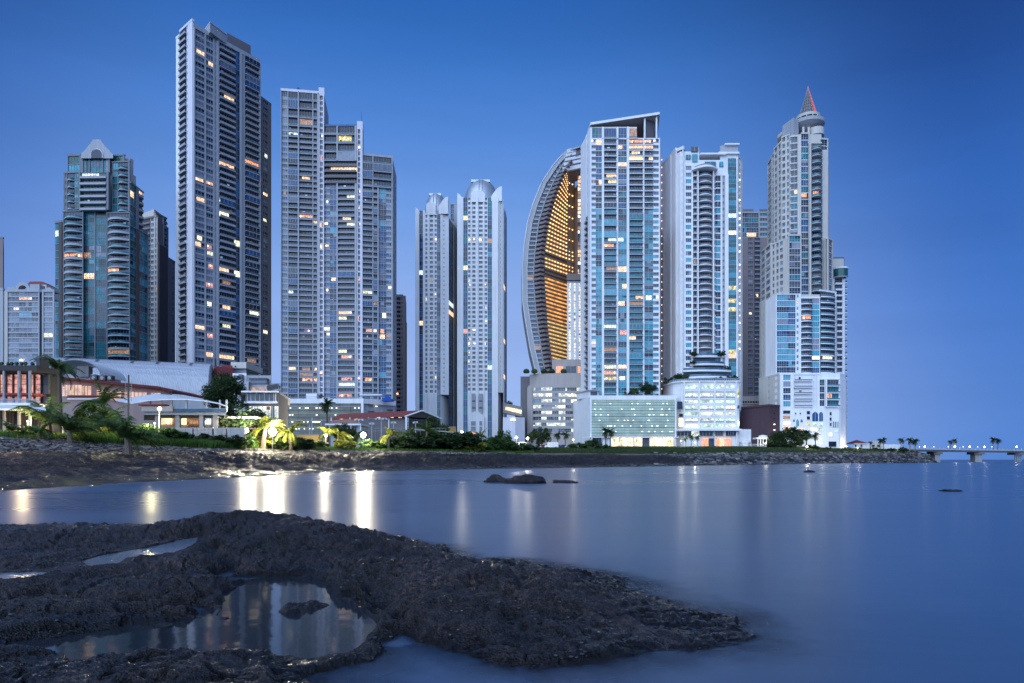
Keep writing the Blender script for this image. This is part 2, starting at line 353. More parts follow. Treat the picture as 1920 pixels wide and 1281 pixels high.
                if typ == 'B':
                    m.fbox(fr, a+.02, b-.02, 0, p, z-.22, z+.2, o.get('slab', slab))
                    if enc: m.fbox(fr, a+.08, b-.08, p-.2, p-.1, z+.2, z+fh-.22, pick(wl)); 
                    else: m.fbox(fr, a+.08, b-.08, p-.14, p-.04, z+.2, z+rh, rl)
                    m.fbox(fr, a+.05, b-.05, p-.17, p+.0, z+rh+.003, z+rh+.08, frame)
                    if enc:
                        for i in range(3): uu = a+(b-a)*(i+1)/4; m.fbox(fr, uu-.06, uu+.06, p-.1, p-.03, z+rh+.12, z+fh-.25, frame)
                else:
                    bu = o.get('bulge', 2.4); sg = 8; pts = []
                    for i in range(sg+1):
                        t = i/sg; pts.append((a+(b-a)*t, p*.35+bu*(1-(2*t-1)**2)))
                    def wp(u, ww, z): return (fr[0]+fr[2]*u+fr[4]*ww, fr[1]+fr[3]*u+fr[5]*ww, z)
                    for zz0, zz1, off, mt in ((z-.3, z+.25, 0., o.get('slab', slab)), (z+.25, z+1.1, -.15, rl), (z+1.103, z+1.22, -.02, frame)):
                        for i in range(sg):
                            (ua, wa), (ub, wb) = pts[i], pts[i+1]; wa += off; wb += off
                            m.face([wp(ua, wa, zz0), wp(ub, wb, zz0), wp(ub, wb, zz1), wp(ua, wa, zz1)], mt)
                            if mt != rl:
                                m.face([wp(ua, 0, zz0), wp(ub, 0, zz0), wp(ub, wb, zz0), wp(ua, wa, zz0)], mt)
                                if zz1 < z+.5: m.face([wp(ua, wa, zz1), wp(ub, wb, zz1), wp(ub, 0, zz1), wp(ua, 0, zz1)], mt)
                T.add('balcony', m, (b-a)*1.3, wy)
            elif typ == 'V':       # smooth vertical glass strip, one pane per floor, no spandrel
                m = MB(); m.fbox(fr, a, b, .03, .10, z+.12, z+fh, mm or pick(wl)); m.fbox(fr, a, b, .03, .16, z, z+.12, frame)
                for i in range(o.get('nm', 1)):
                    uu = a+(b-a)*(i+1)/(o.get('nm', 1)+1); m.fbox(fr, uu-.06, uu+.06, .1, .18, z+.12, z+fh, frame)
                T.add('window', m, (b-a)*fh, wy)
        u0 = u1
    return fr, L, zb, zt
def lit_pane(m, fr, a, b, z0, z1, mm, base):
    """a lit room fills only part of its glazing: drawn curtains and dark corners take the rest"""
    m.fbox(fr, a, b, .03, .09, z0, z1, base); k = rnd.choice((1., .8, .65, .5)); q0 = a+(b-a)*(1-k)*rnd.choice((0, .5, 1)); q1 = q0+(b-a)*k
    zz0 = z0+(z1-z0)*rnd.choice((0, .15, .3)); m.fbox(fr, q0, q1, .09, .105, zz0, z1, mm)
    if mm != 'lit_dim' and rnd.random() < .7 and q1-q0 > 1.2: q = rnd.uniform(q0, q1-.8); m.fbox(fr, q, q+.8, .105, .12, z0+(z1-z0)*.5, z0+(z1-z0)*.85, 'lamp_room')
def body(T, pts, pyt, yref, mat='wall_grey', z0=None, top=None, dz=0.):
    T.nb = getattr(T, 'nb', 0)+1; pts = [(a, b+.05*T.nb) for a, b in pts]
    T.wall.prism([P(a, b) for a, b in pts], z0 if z0 is not None else 4., gz(pyt, yref)+dz, mat, top)
# ---------------------------------------------------------------- terrain, shore, sea
_rs = np.random.RandomState(11); _perm = _rs.rand(512, 512)
def vnoise(x, y, s=0):
    x = x+s*17.3; y = y+s*31.7
    xi = np.floor(x).astype(int); yi = np.floor(y).astype(int); fx = x-xi; fy = y-yi
    fx = fx*fx*(3-2*fx); fy = fy*fy*(3-2*fy)
    g = lambda a, b: _perm[a % 512, b % 512]
    return (g(xi, yi)*(1-fx)+g(xi+1, yi)*fx)*(1-fy)+(g(xi, yi+1)*(1-fx)+g(xi+1, yi+1)*fx)*fy
def fbm(x, y, sc, oc=5, s=0, gain=.5):
    a = 1.; t = 0.; n = 0.
    for i in range(oc):
        t = t+a*(vnoise(x*sc, y*sc, s+i*3)-.5)*2; n += a; a *= gain; sc *= 2.03
    return t/n
def ridged(x, y, sc, oc=4, s=0):
    a = 1.; t = 0.; n = 0.
    for i in range(oc):
        t = t+a*(1-np.abs(vnoise(x*sc, y*sc, s+i*5)*2-1)*2); n += a; a *= .5; sc *= 2.1
    return t/n
def grid_mesh(name, X, Y, Z, keep=None, mat=None, attrs=None, smooth=True):
    nr, nc = X.shape; co = np.stack([X, Y, Z], -1).reshape(-1, 3)
    idx = np.arange(nr*nc).reshape(nr, nc)
    q = np.stack([idx[:-1, :-1], idx[:-1, 1:], idx[1:, 1:], idx[1:, :-1]], -1).reshape(-1, 4)
    if keep is not None:
        kk = keep[:-1, :-1] | keep[:-1, 1:] | keep[1:, 1:] | keep[1:, :-1]
        q = q[kk.reshape(-1)]
    used = np.unique(q); rm = np.zeros(nr*nc, int); rm[used] = np.arange(len(used)); q = rm[q]; co2 = co[used]
    me = bpy.data.meshes.new(name); me.vertices.add(len(co2)); me.vertices.foreach_set('co', co2.astype(np.float32).ravel())
    me.loops.add(q.size); me.loops.foreach_set('vertex_index', q.astype(np.int32).ravel())
    me.polygons.add(len(q)); me.polygons.foreach_set('loop_start', np.arange(0, q.size, 4, dtype=np.int32)); me.polygons.foreach_set('loop_total', np.full(len(q), 4, dtype=np.int32))
    if smooth: me.polygons.foreach_set('use_smooth', np.ones(len(q), dtype=bool))
    for k, a in (attrs or {}).items():
        at = me.attributes.new(k, 'FLOAT', 'POINT'); at.data.foreach_set('value', a.reshape(-1)[used].astype(np.float32))
    me.update(calc_edges=True)
    if mat: me.materials.append(mat)
    o = bpy.data.objects.new(name, me); col.objects.link(o)
    return o

# profile knots (Y, z) per bearing: under water, waterline, shelf middle, shelf top, bank top, lawn, land, far land
def zz(py, Y): return gz(py, Y)
PROF = {
 -900: [(34, -1), (38, 0), (48, .9), (62, 2.6), (72, 5.0), (110, 5.8), (430, 9), (1500, 9)],
 -200: [(36, -1), (40, 0), (52, 1.), (70, 2.7), (82, 5.2), (120, 5.8), (430, 9), (1500, 9)],
 0: [(37, -1), (41, 0), (55, 1.), (75, 2.8), (87, zz(812, 87)), (130, 5.8), (430, 9), (1500, 9)],
 130: [(45, -1), (49.5, 0), (63, 1.15), (84, 2.85), (95, zz(818, 95)), (140, 5.6), (430, 9), (1500, 9)],
 260: [(54, -1), (59, 0), (75, 1.3), (95, 3.0), (105, zz(829, 105)), (150, 5.2), (430, 9), (1500, 9)],
 400: [(64, -1), (72, 0), (88, 1.4), (107, zz(848, 107)), (115, zz(839, 115)), (150, 4.9), (430, 9), (1500, 9)],
 500: [(76, -1), (84, 0), (102, 1.5), (124, zz(848, 124)), (133, zz(840, 133)), (165, 4.9), (430, 9), (1500, 9)],
 620: [(98, -1), (108, 0), (126, 1.6), (148, zz(850, 148)), (157, zz(843, 157)), (190, 5.2), (430, 9.3), (1500, 9.3)],
 740: [(112, -1), (122, 0), (140, 1.6), (164, zz(850, 164)), (174, zz(845, 174)), (205, 5.2), (430, 9.6), (1500, 9.6)],
 870: [(130, -1), (141, 0), (158, 1.6), (184, zz(852, 184)), (196, zz(847, 196)), (225, 5.4), (430, 10), (1500, 10)],
 1000: [(142, -1), (156, 0), (176, 1.5), (210, zz(853, 210)), (225, zz(849, 225)), (260, 6.0), (430, 10.2), (1500, 10)],
 1100: [(158, -1), (173, 0), (195, 1.5), (235, zz(854, 235)), (255, zz(850, 255)), (290, 6.6), (425, 10.3), (1500, 10)],
 1250: [(190, -1), (207, 0), (232, 1.3), (262, zz(857, 262)), (286, zz(851, 286)), (325, 7.2), (425, 10.4), (1500, 10)],
 1380: [(225, -1), (245, 0), (268, 1.0), (296, zz(859, 296)), (318, zz(850, 318)), (350, zz(841, 350)), (425, 10.4), (1500, 10)],
 1500: [(300, -1), (322, 0), (331, 1.0), (341, zz(860, 341)), (360, zz(849, 360)), (390, zz(841, 390)), (425, 10.4), (1500, 10)],
 1620: [(365, -1), (385, 0), (392, 1.3), (400, 3.4), (415, zz(848, 415)), (432, zz(842.5, 432)), (450, 9.4), (1500, 9)],
 1700: [(405, -1), (425, 0), (431, 1.8), (438, 4.0), (447, zz(847, 447)), (460, zz(844, 460)), (480, 9.3), (1500, 9)],
 1740: [(425, -1), (443, 0), (447, 1.0), (452, 2.5), (458, zz(853, 458)), (468, 6.), (500, 6), (520, -1)],
 1762: [(440, -2), (452, -1.2), (455, -1), (460, -1), (466, -1), (475, -1), (520, -1.5), (1600, -2)],
 3200: [(440, -2), (452, -1.2), (455, -1), (460, -1), (466, -1), (475, -1), (520, -1.5), (1600, -2)],
}
_px = sorted(PROF); _KY = np.array([[k[0] for k in PROF[p]] for p in _px], float); _KZ = np.array([[k[1] for k in PROF[p]] for p in _px], float)
def prof_at(px):
    ky = np.array([np.interp(px, _px, _KY[:, i]) for i in range(8)]); kz = np.array([np.interp(px, _px, _KZ[:, i]) for i in range(8)])
    return ky, kz
def H(px, Y):
    ky, kz = prof_at(px); return float(np.interp(Y, ky, kz))
def Hxy(x, y): return H(CX+F*x/y, y)

def rock_mat(name, sat, k, cc, bump=1.):
    m, t, b = base_mat(name); g = nd(t, 'ShaderNodeNewGeometry')
    n1 = nd(t, 'ShaderNodeTexNoise', i_Scale=.7*k, i_Detail=8., i_Roughness=.65); t.links.new(g.outputs['Position'], n1.inputs['Vector'])
    n2 = nd(t, 'ShaderNodeTexNoise', i_Scale=14.*k, i_Detail=6., i_Roughness=.7); t.links.new(g.outputs['Position'], n2.inputs['Vector'])
    v = nd(t, 'ShaderNodeTexVoronoi', i_Scale=26.*k); v.feature = 'DISTANCE_TO_EDGE'; t.links.new(g.outputs['Position'], v.inputs['Vector'])
    vo = nd(t, 'ShaderNodeTexVoronoi', i_Scale=60.*k); t.links.new(g.outputs['Position'], vo.inputs['Vector'])
    base = ramp(t, [(.30, cc[0]), (.45, cc[1]), (.55, cc[2]), (.68, cc[3])], n1.outputs[0])
    speck = ramp(t, [(.40, .25), (.52, .9), (.62, 2.6)], n2.outputs[0])
    c = mixc(t, 1., base.outputs[0], speck.outputs[0], 'MULTIPLY')
    barn = ramp(t, [(.03, 1.), (.11, 0.)], vo.outputs[0]); pt = ramp(t, [(.5, 0.), (.62, 1.)], n1.outputs[0])
    sp3 = nd(t, 'ShaderNodeSeparateXYZ'); t.links.new(g.outputs['Position'], sp3.inputs[0])
    wet = math_n(t, 'ADD', sp3.outputs[2], math_n(t, 'MULTIPLY', math_n(t, 'SUBTRACT', n1.outputs[0], .5), .5 if k > .5 else 2.)); wr = ramp(t, [(.0, 0.), (1., 1.)], math_n(t, 'MULTIPLY', math_n(t, 'SUBTRACT', wet, .03 if k > .5 else .3), 7. if k > .5 else 1., True))
    c = mixc(t, 1., c, mixc(t, wr.outputs[0], (.30, .28, .33), (1.35, 1.2, 1.15)), 'MULTIPLY')
    bf = math_n(t, 'MULTIPLY', barn.outputs[0], pt.outputs[0]); bf = math_n(t, 'MULTIPLY', bf, .55)
    c = mixc(t, bf, c, (.26, .25, .27))
    t.links.new(c, b.inputs['Base Color'])
    rr = ramp(t, [(.38, .28), (.6, .75)], n2.outputs[0]); rq = mixc(t, wr.outputs[0], (.16, .16, .16), rr.outputs[0]); t.links.new(rq, b.inputs['Roughness']); setb(b, spec=.55)
    hh = math_n(t, 'ADD', math_n(t, 'MULTIPLY', n2.outputs[0], 1.), math_n(t, 'MULTIPLY', v.outputs[0], .8))
    bp = nd(t, 'ShaderNodeBump', i_Strength=.9*bump, i_Distance=.035/k); t.links.new(hh, bp.inputs['Height']); t.links.new(bp.outputs[0], b.inputs['Normal'])
    return m
m_rock = rock_mat('rock_near', 1, 1., [(.0022, .0015, .0018), (.0065, .0043, .005), (.016, .011, .011), (.045, .033, .032)], 2.0)
m_shelf = rock_mat('rock_shelf', 1, .22, [(.003, .0025, .004), (.008, .0065, .009), (.017, .013, .015), (.042, .032, .030)], 2.4)

# land and shelf
pxs = np.concatenate([np.arange(-900, -60, 30), np.arange(-60, 1780, 2.5), np.arange(1790, 3200, 60)])
PX, Tt = np.meshgrid(pxs, np.concatenate([np.linspace(0, 1, 20)[:-1], np.linspace(1, 3.5, 241)[:-1], np.linspace(3.5, 7, 100)]))
KY = np.stack([np.interp(pxs, _px, _KY[:, i]) for i in range(8)]); KZ = np.stack([np.interp(pxs, _px, _KZ[:, i]) for i in range(8)])
ti = np.clip(Tt.astype(int), 0, 6); tf = Tt-ti; ci = np.arange(len(pxs))[None, :].repeat(Tt.shape[0], 0)
YY = KY[ti, ci]*(1-tf)+KY[ti+1, ci]*tf; ts = tf*tf*(3-2*tf)*.35+tf*.65; ZZ = KZ[ti, ci]*(1-ts)+KZ[ti+1, ci]*ts
XX = (PX-CX)/F*YY
sc_ = YY/110.
rough = np.clip(1-np.abs(Tt-2.1)/1.6, 0, 1)
n1 = fbm(XX, YY*.55, .10, 6, 1); n2 = ridged(XX, YY*.35, .33, 5, 2); n3 = fbm(XX, YY, 1.4, 3, 9)
ZN = ZZ+rough*(n1*.95+n2*.60+n3*.30+ridged(XX, YY*.45, 2.1, 2, 47)*.17+ridged(XX, YY*.5, .9, 3, 44)*.30+np.abs(fbm(XX, YY*.6, .6, 4, 33))*-.9)*np.clip(sc_, .6, 1.5)+(1-rough)*n1*.12*(Tt > 1)
ZN = np.where(Tt < 1, ZZ+np.minimum(0, -.1)+n1*.15, ZN)
onland = PX < 1765
shore = grid_mesh('rocky_shore', XX, YY, ZN, keep=(Tt <= 3.25) & onland, mat=m_shelf); shore['kind'] = 'structure'
m, t, b = base_mat('ground_mat'); g = nd(t, 'ShaderNodeNewGeometry')
nn = nd(t, 'ShaderNodeTexNoise', i_Scale=.35, i_Detail=8., i_Roughness=.7); t.links.new(g.outputs['Position'], nn.inputs['Vector'])
ng = nd(t, 'ShaderNodeTexNoise', i_Scale=3., i_Detail=6.); t.links.new(g.outputs['Position'], ng.inputs['Vector'])
at = nd(t, 'ShaderNodeAttribute', attribute_name='knot')
peb = ramp(t, [(.3, (.06, .05, .045)), (.5, (.15, .12, .10)), (.7, (.30, .26, .22))], ng.outputs[0])
gra = ramp(t, [(.3, (.014, .028, .010)), (.5, (.028, .052, .016)), (.7, (.055, .075, .025))], nn.outputs[0])
gf = ramp(t, [(.0, 0.), (1., 1.)], math_n(t, 'SUBTRACT', at.outputs['Fac'], math_n(t, 'ADD', 3.35, math_n(t, 'MULTIPLY', nn.outputs[0], 1.)), True))
gf = math_n(t, 'MULTIPLY', gf.outputs[0], 4., True)
t.links.new(mixc(t, gf, peb.outputs[0], gra.outputs[0]), b.inputs['Base Color']); setb(b, rough=.9, spec=.2)
bp = nd(t, 'ShaderNodeBump', i_Strength=.6, i_Distance=.2); t.links.new(ng.outputs[0], bp.inputs['Height']); t.links.new(bp.outputs[0], b.inputs['Normal'])
ground = grid_mesh('ground', XX, YY, ZN-.004, keep=(Tt >= 3.25) & onland, mat=MATS['ground_mat'], attrs={'knot': Tt}); ground['kind'] = 'structure'

# ---- foreground rocks
def p0(p, z=0.): return ((p[0]-CX)/F*(2-z)*F/(p[1]-HZ), (2-z)*F/(p[1]-HZ))
MAIN = [(-900, 985), (0, 988), (200, 985), (330, 984), (370, 990), (410, 992), (470, 990), (540, 990), (600, 998), (660, 1003), (720, 1012), (800, 1026), (870, 1044), (905, 1056), (945, 1053), (1000, 1058), (1070, 1066), (1140, 1078),
        (1200, 1098), (1250, 1122), (1310, 1140), (1385, 1163), (1400, 1190), (1330, 1220), (1200, 1234), (1110, 1248), (1020, 1252), (930, 1240), (850, 1222), (790, 1205), (752, 1192), (735, 1205), (722, 1226), (690, 1246), (630, 1260), (590, 1268), (600, 1280), (640, 1300), (700, 1420), (760, 1800), (-1600, 1800)]
POOLS = [[(425, 1112), (450, 1096), (500, 1086), (560, 1084), (605, 1094), (618, 1110), (640, 1132), (680, 1146), (700, 1170), (690, 1200), (672, 1216), (640, 1232), (590, 1240), (545, 1236), (500, 1226), (440, 1222), (390, 1228), (330, 1224), (270, 1226), (200, 1238), (160, 1240), (110, 1222), (60, 1217), (10, 1216), (8, 1206), (60, 1200), (110, 1198), (170, 1188), (230, 1180), (330, 1166), (400, 1156), (418, 1135)],
         [(150, 1054), (200, 1039), (270, 1028), (330, 1014), (370, 1008), (366, 1019), (328, 1035), (270, 1042), (240, 1046), (222, 1056), (165, 1061)],
         [(-200, 1072), (0, 1074), (60, 1072), (94, 1074), (70, 1080), (0, 1086), (-200, 1088)]]
ISLE = [[(515, 1146), (545, 1135), (585, 1128), (625, 1128), (633, 1136), (590, 1150), (560, 1158), (525, 1156)], [(395, 1158), (420, 1155), (440, 1160), (420, 1164), (400, 1163)], [(280, 1172), (305, 1170), (320, 1176), (300, 1182), (283, 1180)]]
LEV = {id(POOLS[1]): .26, id(POOLS[2]): .26}
def sdist(poly, x, y):
    pts = [p0(p, LEV.get(id(poly), 0.)) for p in poly]; d = np.full(x.shape, 1e9); ins = np.zeros(x.shape, bool); n = len(pts)
    for i in range(n):
        ax, ay = pts[i]; bx, by = pts[(i+1) % n]; ex, ey = bx-ax, by-ay; L = ex*ex+ey*ey
        t = np.clip(((x-ax)*ex+(y-ay)*ey)/L, 0, 1); d = np.minimum(d, (x-ax-t*ex)**2+(y-ay-t*ey)**2)
        c = ((ay > y) != (by > y)) & (x < (bx-ax)*(y-ay)/(by-ay+1e-12)+ax); ins ^= c
    return np.sqrt(d)*np.where(ins, 1, -1)
BUMPS = [(468, 966, .66, 2.3, 2.0), (560, 992, .50, 1.6, 1.9), (420, 985, .42, 1.3, 1.2), (660, 1015, .34, 1.5, 1.4), (700, 1055, .36, 1.3, 1.1), (800, 1075, .33, 1.3, 1.0), (930, 1085, .29, 1.3, .9), (760, 1130, .27, .8, .8), (880, 1140, .24, 1.0, .8), (1020, 1120, .22, .9, .7),
         (620, 1075, .26, .55, .6), (650, 1110, .24, .35, .4), (230, 1090, .20, 2.2, .9), (90, 1050, .20, 2.2, 1.1), (330, 1050, .21, .9, .5), (120, 1130, .17, 1.6, .6), (360, 1095, .19, .9, .6), (250, 1003, .24, 3., 1.0), (60, 1003, .26, 3., 1.0), (1150, 1110, .12, .8, .6),
         (200, 1275, .10, 1.2, .3), (100, 1165, .12, 1.2, .3)]
GROOVES = [([(380, 1030), (390, 1044), (440, 1062), (520, 1070), (610, 1076)], .20, .26), ([(-200, 1120), (0, 1128), (90, 1108), (200, 1122), (300, 1118), (390, 1130)], .16, .22), ([(640, 1060), (700, 1100), (760, 1180)], .10, .18), ([(230, 1062), (330, 1075), (400, 1085)], .08, .15), ([(900, 1060), (960, 1100), (940, 1160), (1000, 1200)], .08, .16)]
def fore(x, y):
    wx = fbm(x, y, .9, 6, 21, .6)*.60; wy = fbm(x, y, .9, 6, 37, .6)*.60; k = np.clip(y/12., .45, 1.3)
    xw = x+wx*k; yw = y+wy*k
    sm = sdist(MAIN, xw, yw); sp = np.full(x.shape, -1e9)
    wx2 = fbm(x, y, 2.2, 4, 51)*.13*k; wy2 = fbm(x, y, 2.2, 4, 57)*.13*k
    lev = np.zeros(x.shape)
    for pl in POOLS:
        q = sdist(pl, x+wx2, y+wy2); lev = np.where(q > sp, LEV.get(id(pl), 0.), lev); sp = np.maximum(sp, q)
    for pl in ISLE: sp = np.minimum(sp, -sdist(pl, x+wx2, y+wy2))
    amp = np.zeros(x.shape)+.085
    for (px, py, z, rx, ry) in BUMPS:
        Y0 = (2-z)*F/(py-HZ); X0 = (px-CX)/F*Y0
        q = ((x-X0)/rx)**2+((y-Y0)/ry)**2; amp = np.maximum(amp, .0)+np.maximum(0, z-.085)*np.exp(-q*1.1)*(1-np.clip((amp-.085)/.6, 0, .85))
    flat = 1-np.clip((x-.6)/1.6, 0, 1)*.70
    isl = np.full(x.shape, -1e9)
    for pl in ISLE: isl = np.maximum(isl, sdist(pl, x+wx2, y+wy2))
    amp = np.where(isl > -.35, np.minimum(amp, .06), amp)
    hm = np.where(sm > 0, amp*flat*(1-np.exp(-sm/.26))+.02*np.clip(sm/.2, 0, 1), -.02-.30*(1-np.exp(sm/1.3)))
    hp = np.where(sp < 0, 1-np.exp(sp/.16), 0)
    dry = hm*hp+.0
    pool = lev-.03-.12*(1-np.exp(-np.maximum(sp, 0)/.3)); dry = np.where((lev > 0) & (sm > 0) & (sp > -2.), np.maximum(dry, (lev+.02)*np.exp(-np.maximum(-sp, 0)/.9)*np.clip(sm/.3, 0, 1)), dry)
    h = np.where(sp > 0, pool, dry); inm = np.clip((sm+.25)/.4, 0, 1)*np.where(sp > 0, .25, np.clip(.25-sp/.25, 0, 1))
    tn = fbm(x, y, .8, 3, 91)*.9; q_ = h/.10+tn*1.3; fl_ = np.floor(q_); f4 = (q_-fl_)**5; f4 = f4/(f4+(1-(q_-fl_))**5+1e-9); h = np.where((sm > 0) & (sp < 0), h*.25+.75*((fl_+f4-tn*1.3)*.10), h)
    for gr, gd, gw in GROOVES:
        dg = np.full(x.shape, 1e9); gp_ = [p0(p, .15) for p in gr]
        for (ax, ay), (bx_, by_) in zip(gp_, gp_[1:]):
            ex, ey = bx_-ax, by_-ay; tt = np.clip(((xw-ax)*ex+(yw-ay)*ey)/(ex*ex+ey*ey), 0, 1); dg = np.minimum(dg, np.hypot(xw-ax-tt*ex, yw-ay-tt*ey))
        h = h-np.where(sp < 0, gd*np.exp(-(dg/gw)**4), 0)*np.clip(-sp/.2, 0, 1)
    ck = np.abs(fbm(x*1.0, y*1.6, .7, 4, 95)); h = h-inm*np.clip(.035-ck, 0, .035)*2.6
    rg = ridged(x+wx*.6, y*1.25, .75, 5, 5); fine = fbm(x, y, 3.2, 5, 15, .6); cr = np.abs(fbm(x, y, 1.6, 4, 61))
    h = h+inm*(fbm(x, y, 9., 3, 71)*.022+(ridged(x, y, 16., 2, 77)-.3)*.012+np.abs(fbm(x, y, 4.5, 3, 81))*-.03)*np.clip(y/7., .8, 1.6)
    h = h+inm*(rg*.050+fine*.060-np.clip(.10-cr, 0, .1)*.55)*np.clip(.45+amp*2.2, .5, 1.25)+(1-inm)*fine*.03
    h = np.where((lev > 0) & (sp < 0) & (sp > -1.2) & (sm > 0), np.maximum(h, lev+.012+.03*fine-np.maximum(0, -sp-.15)*.45), h)
    return h, sm, sp
c_ = np.arange(-520, 2500, 2.4); r_ = np.concatenate([np.arange(928, 1110, 1.0), np.arange(1110, 1420, 1.5), np.arange(1420, 1800, 8)])
PXf, PYf = np.meshgrid(c_, r_); Yf = 2*F/(PYf-HZ); Xf = (PXf-CX)/F*Yf
hf, smf, spf = fore(Xf, Yf)
fr_ = grid_mesh('foreground_rock', Xf, Yf, hf, keep=hf > -.42, mat=m_rock); fr_['kind'] = 'structure'
del PXf, PYf

# ---- sea: long-exposure smooth water; its milky body grows with depth
m, t, b = base_mat('sea_mat'); o = [n for n in t.nodes if n.type == 'OUTPUT_MATERIAL'][0]; g = nd(t, 'ShaderNodeNewGeometry')
mp = nd(t, 'ShaderNodeMapping'); mp.inputs['Scale'].default_value = (.35, 1.1, 1); t.links.new(g.outputs['Position'], mp.inputs[0])
n1 = nd(t, 'ShaderNodeTexNoise', i_Scale=.9, i_Detail=5., i_Roughness=.55, i_Distortion=.6); t.links.new(mp.outputs[0], n1.inputs['Vector'])
mp2 = nd(t, 'ShaderNodeMapping'); mp2.inputs['Scale'].default_value = (.02, .09, 1); t.links.new(g.outputs['Position'], mp2.inputs[0])
n2 = nd(t, 'ShaderNodeTexNoise', i_Scale=1., i_Detail=4., i_Distortion=.8); t.links.new(mp2.outputs[0], n2.inputs['Vector'])
bc = ramp(t, [(.32, (.028, .068, .155)), (.68, (.070, .125, .22))], n2.outputs[0]); t.links.new(bc.outputs[0], b.inputs['Base Color'])
rr = ramp(t, [(.3, .25), (.7, .34)], n2.outputs[0]); t.links.new(rr.outputs[0], b.inputs['Roughness']); setb(b, ior=1.33, spec=.5)
bp = nd(t, 'ShaderNodeBump', i_Strength=.25, i_Distance=.03); t.links.new(n1.outputs[0], bp.inputs['Height']); t.links.new(bp.outputs[0], b.inputs['Normal'])
at = nd(t, 'ShaderNodeAttribute', attribute_name='depth'); tr = nd(t, 'ShaderNodeBsdfTransparent'); mx = nd(t, 'ShaderNodeMixShader')
al = ramp(t, [(0., .0), (.10, .35), (.35, .85), (.7, 1.)], at.outputs['Fac'])
t.links.new(al.outputs[0], mx.inputs[0]); t.links.new(tr.outputs[0], mx.inputs[1]); t.links.new(b.outputs[0], mx.inputs[2]); t.links.new(mx.outputs[0], o.inputs[0])
cs = np.concatenate([np.arange(-4000, -500, 60), np.arange(-500, 2500, 6), np.arange(2500, 6000, 60)])
ys = np.concatenate([2*F/(np.concatenate([np.arange(1800, 1400, -12), np.arange(1400, 930, -3)])-HZ), np.geomspace(2*F/(930-HZ)*1.01, 60000, 90)])
PXs, Ys = np.meshgrid(cs, ys); Xs = (PXs-CX)/F*Ys
near = Ys < 36
hs, _, sps = fore(np.where(near, Xs, 0), np.where(near, Ys, 30.)); dep = np.where(near, np.clip(-hs, 0, 1)*2.2, 1.)
dep = np.where(near & (Ys > 26), np.maximum(dep, (Ys-26)/8), dep)
sea = grid_mesh('sea', Xs, Ys, np.zeros_like(Xs), mat=MATS['sea_mat'], attrs={'depth': dep}); sea['kind'] = 'structure'
# ---- still tide pools
m, t, b = base_mat('pool_mat'); g = nd(t, 'ShaderNodeNewGeometry')
n1 = nd(t, 'ShaderNodeTexNoise', i_Scale=2.5, i_Detail=3.); t.links.new(g.outputs['Position'], n1.inputs['Vector'])
b.inputs['Base Color'].default_value = (.016, .022, .030, 1); setb(b, rough=.07, ior=1.33)
bp = nd(t, 'ShaderNodeBump', i_Strength=.12, i_Distance=.02); t.links.new(n1.outputs[0], bp.inputs['Height']); t.links.new(bp.outputs[0], b.inputs['Normal'])
m, t, b = base_mat('pool_rippled_sky'); g = nd(t, 'ShaderNodeNewGeometry'); n1 = nd(t, 'ShaderNodeTexNoise', i_Scale=9., i_Detail=2.); t.links.new(g.outputs['Position'], n1.inputs['Vector'])
b.inputs['Base Color'].default_value = (.10, .135, .19, 1); setb(b, rough=.20, ior=1.33); bp = nd(t, 'ShaderNodeBump', i_Strength=.25, i_Distance=.02); t.links.new(n1.outputs[0], bp.inputs['Height']); t.links.new(bp.outputs[0], b.inputs['Normal'])  # pale blue base stands in for the sky reflected in the perched pools
for i, pl in enumerate(POOLS):
    lv = LEV.get(id(pl), 0.); pts = [p0(p, lv) for p in pl]; xs = [p[0] for p in pts]; yv = [p[1] for p in pts]
    gxx, gyy = np.meshgrid(np.linspace(min(xs)-.3, max(xs)+.3, 120), np.linspace(min(yv)-.3, max(yv)+.3, 90)); sd = sdist(pl, gxx, gyy)
    lim = -.16 if lv == 0 else -.02
    kp = (sd > lim) & (sdist(MAIN, gxx, gyy) > -.12)
    tp = grid_mesh('tide_pool', gxx, gyy, np.full_like(gxx, lv+(.006 if lv == 0 else -.004)), keep=kp, mat=MATS['pool_mat' if lv == 0 else 'pool_rippled_sky']); tp['kind'] = 'structure'

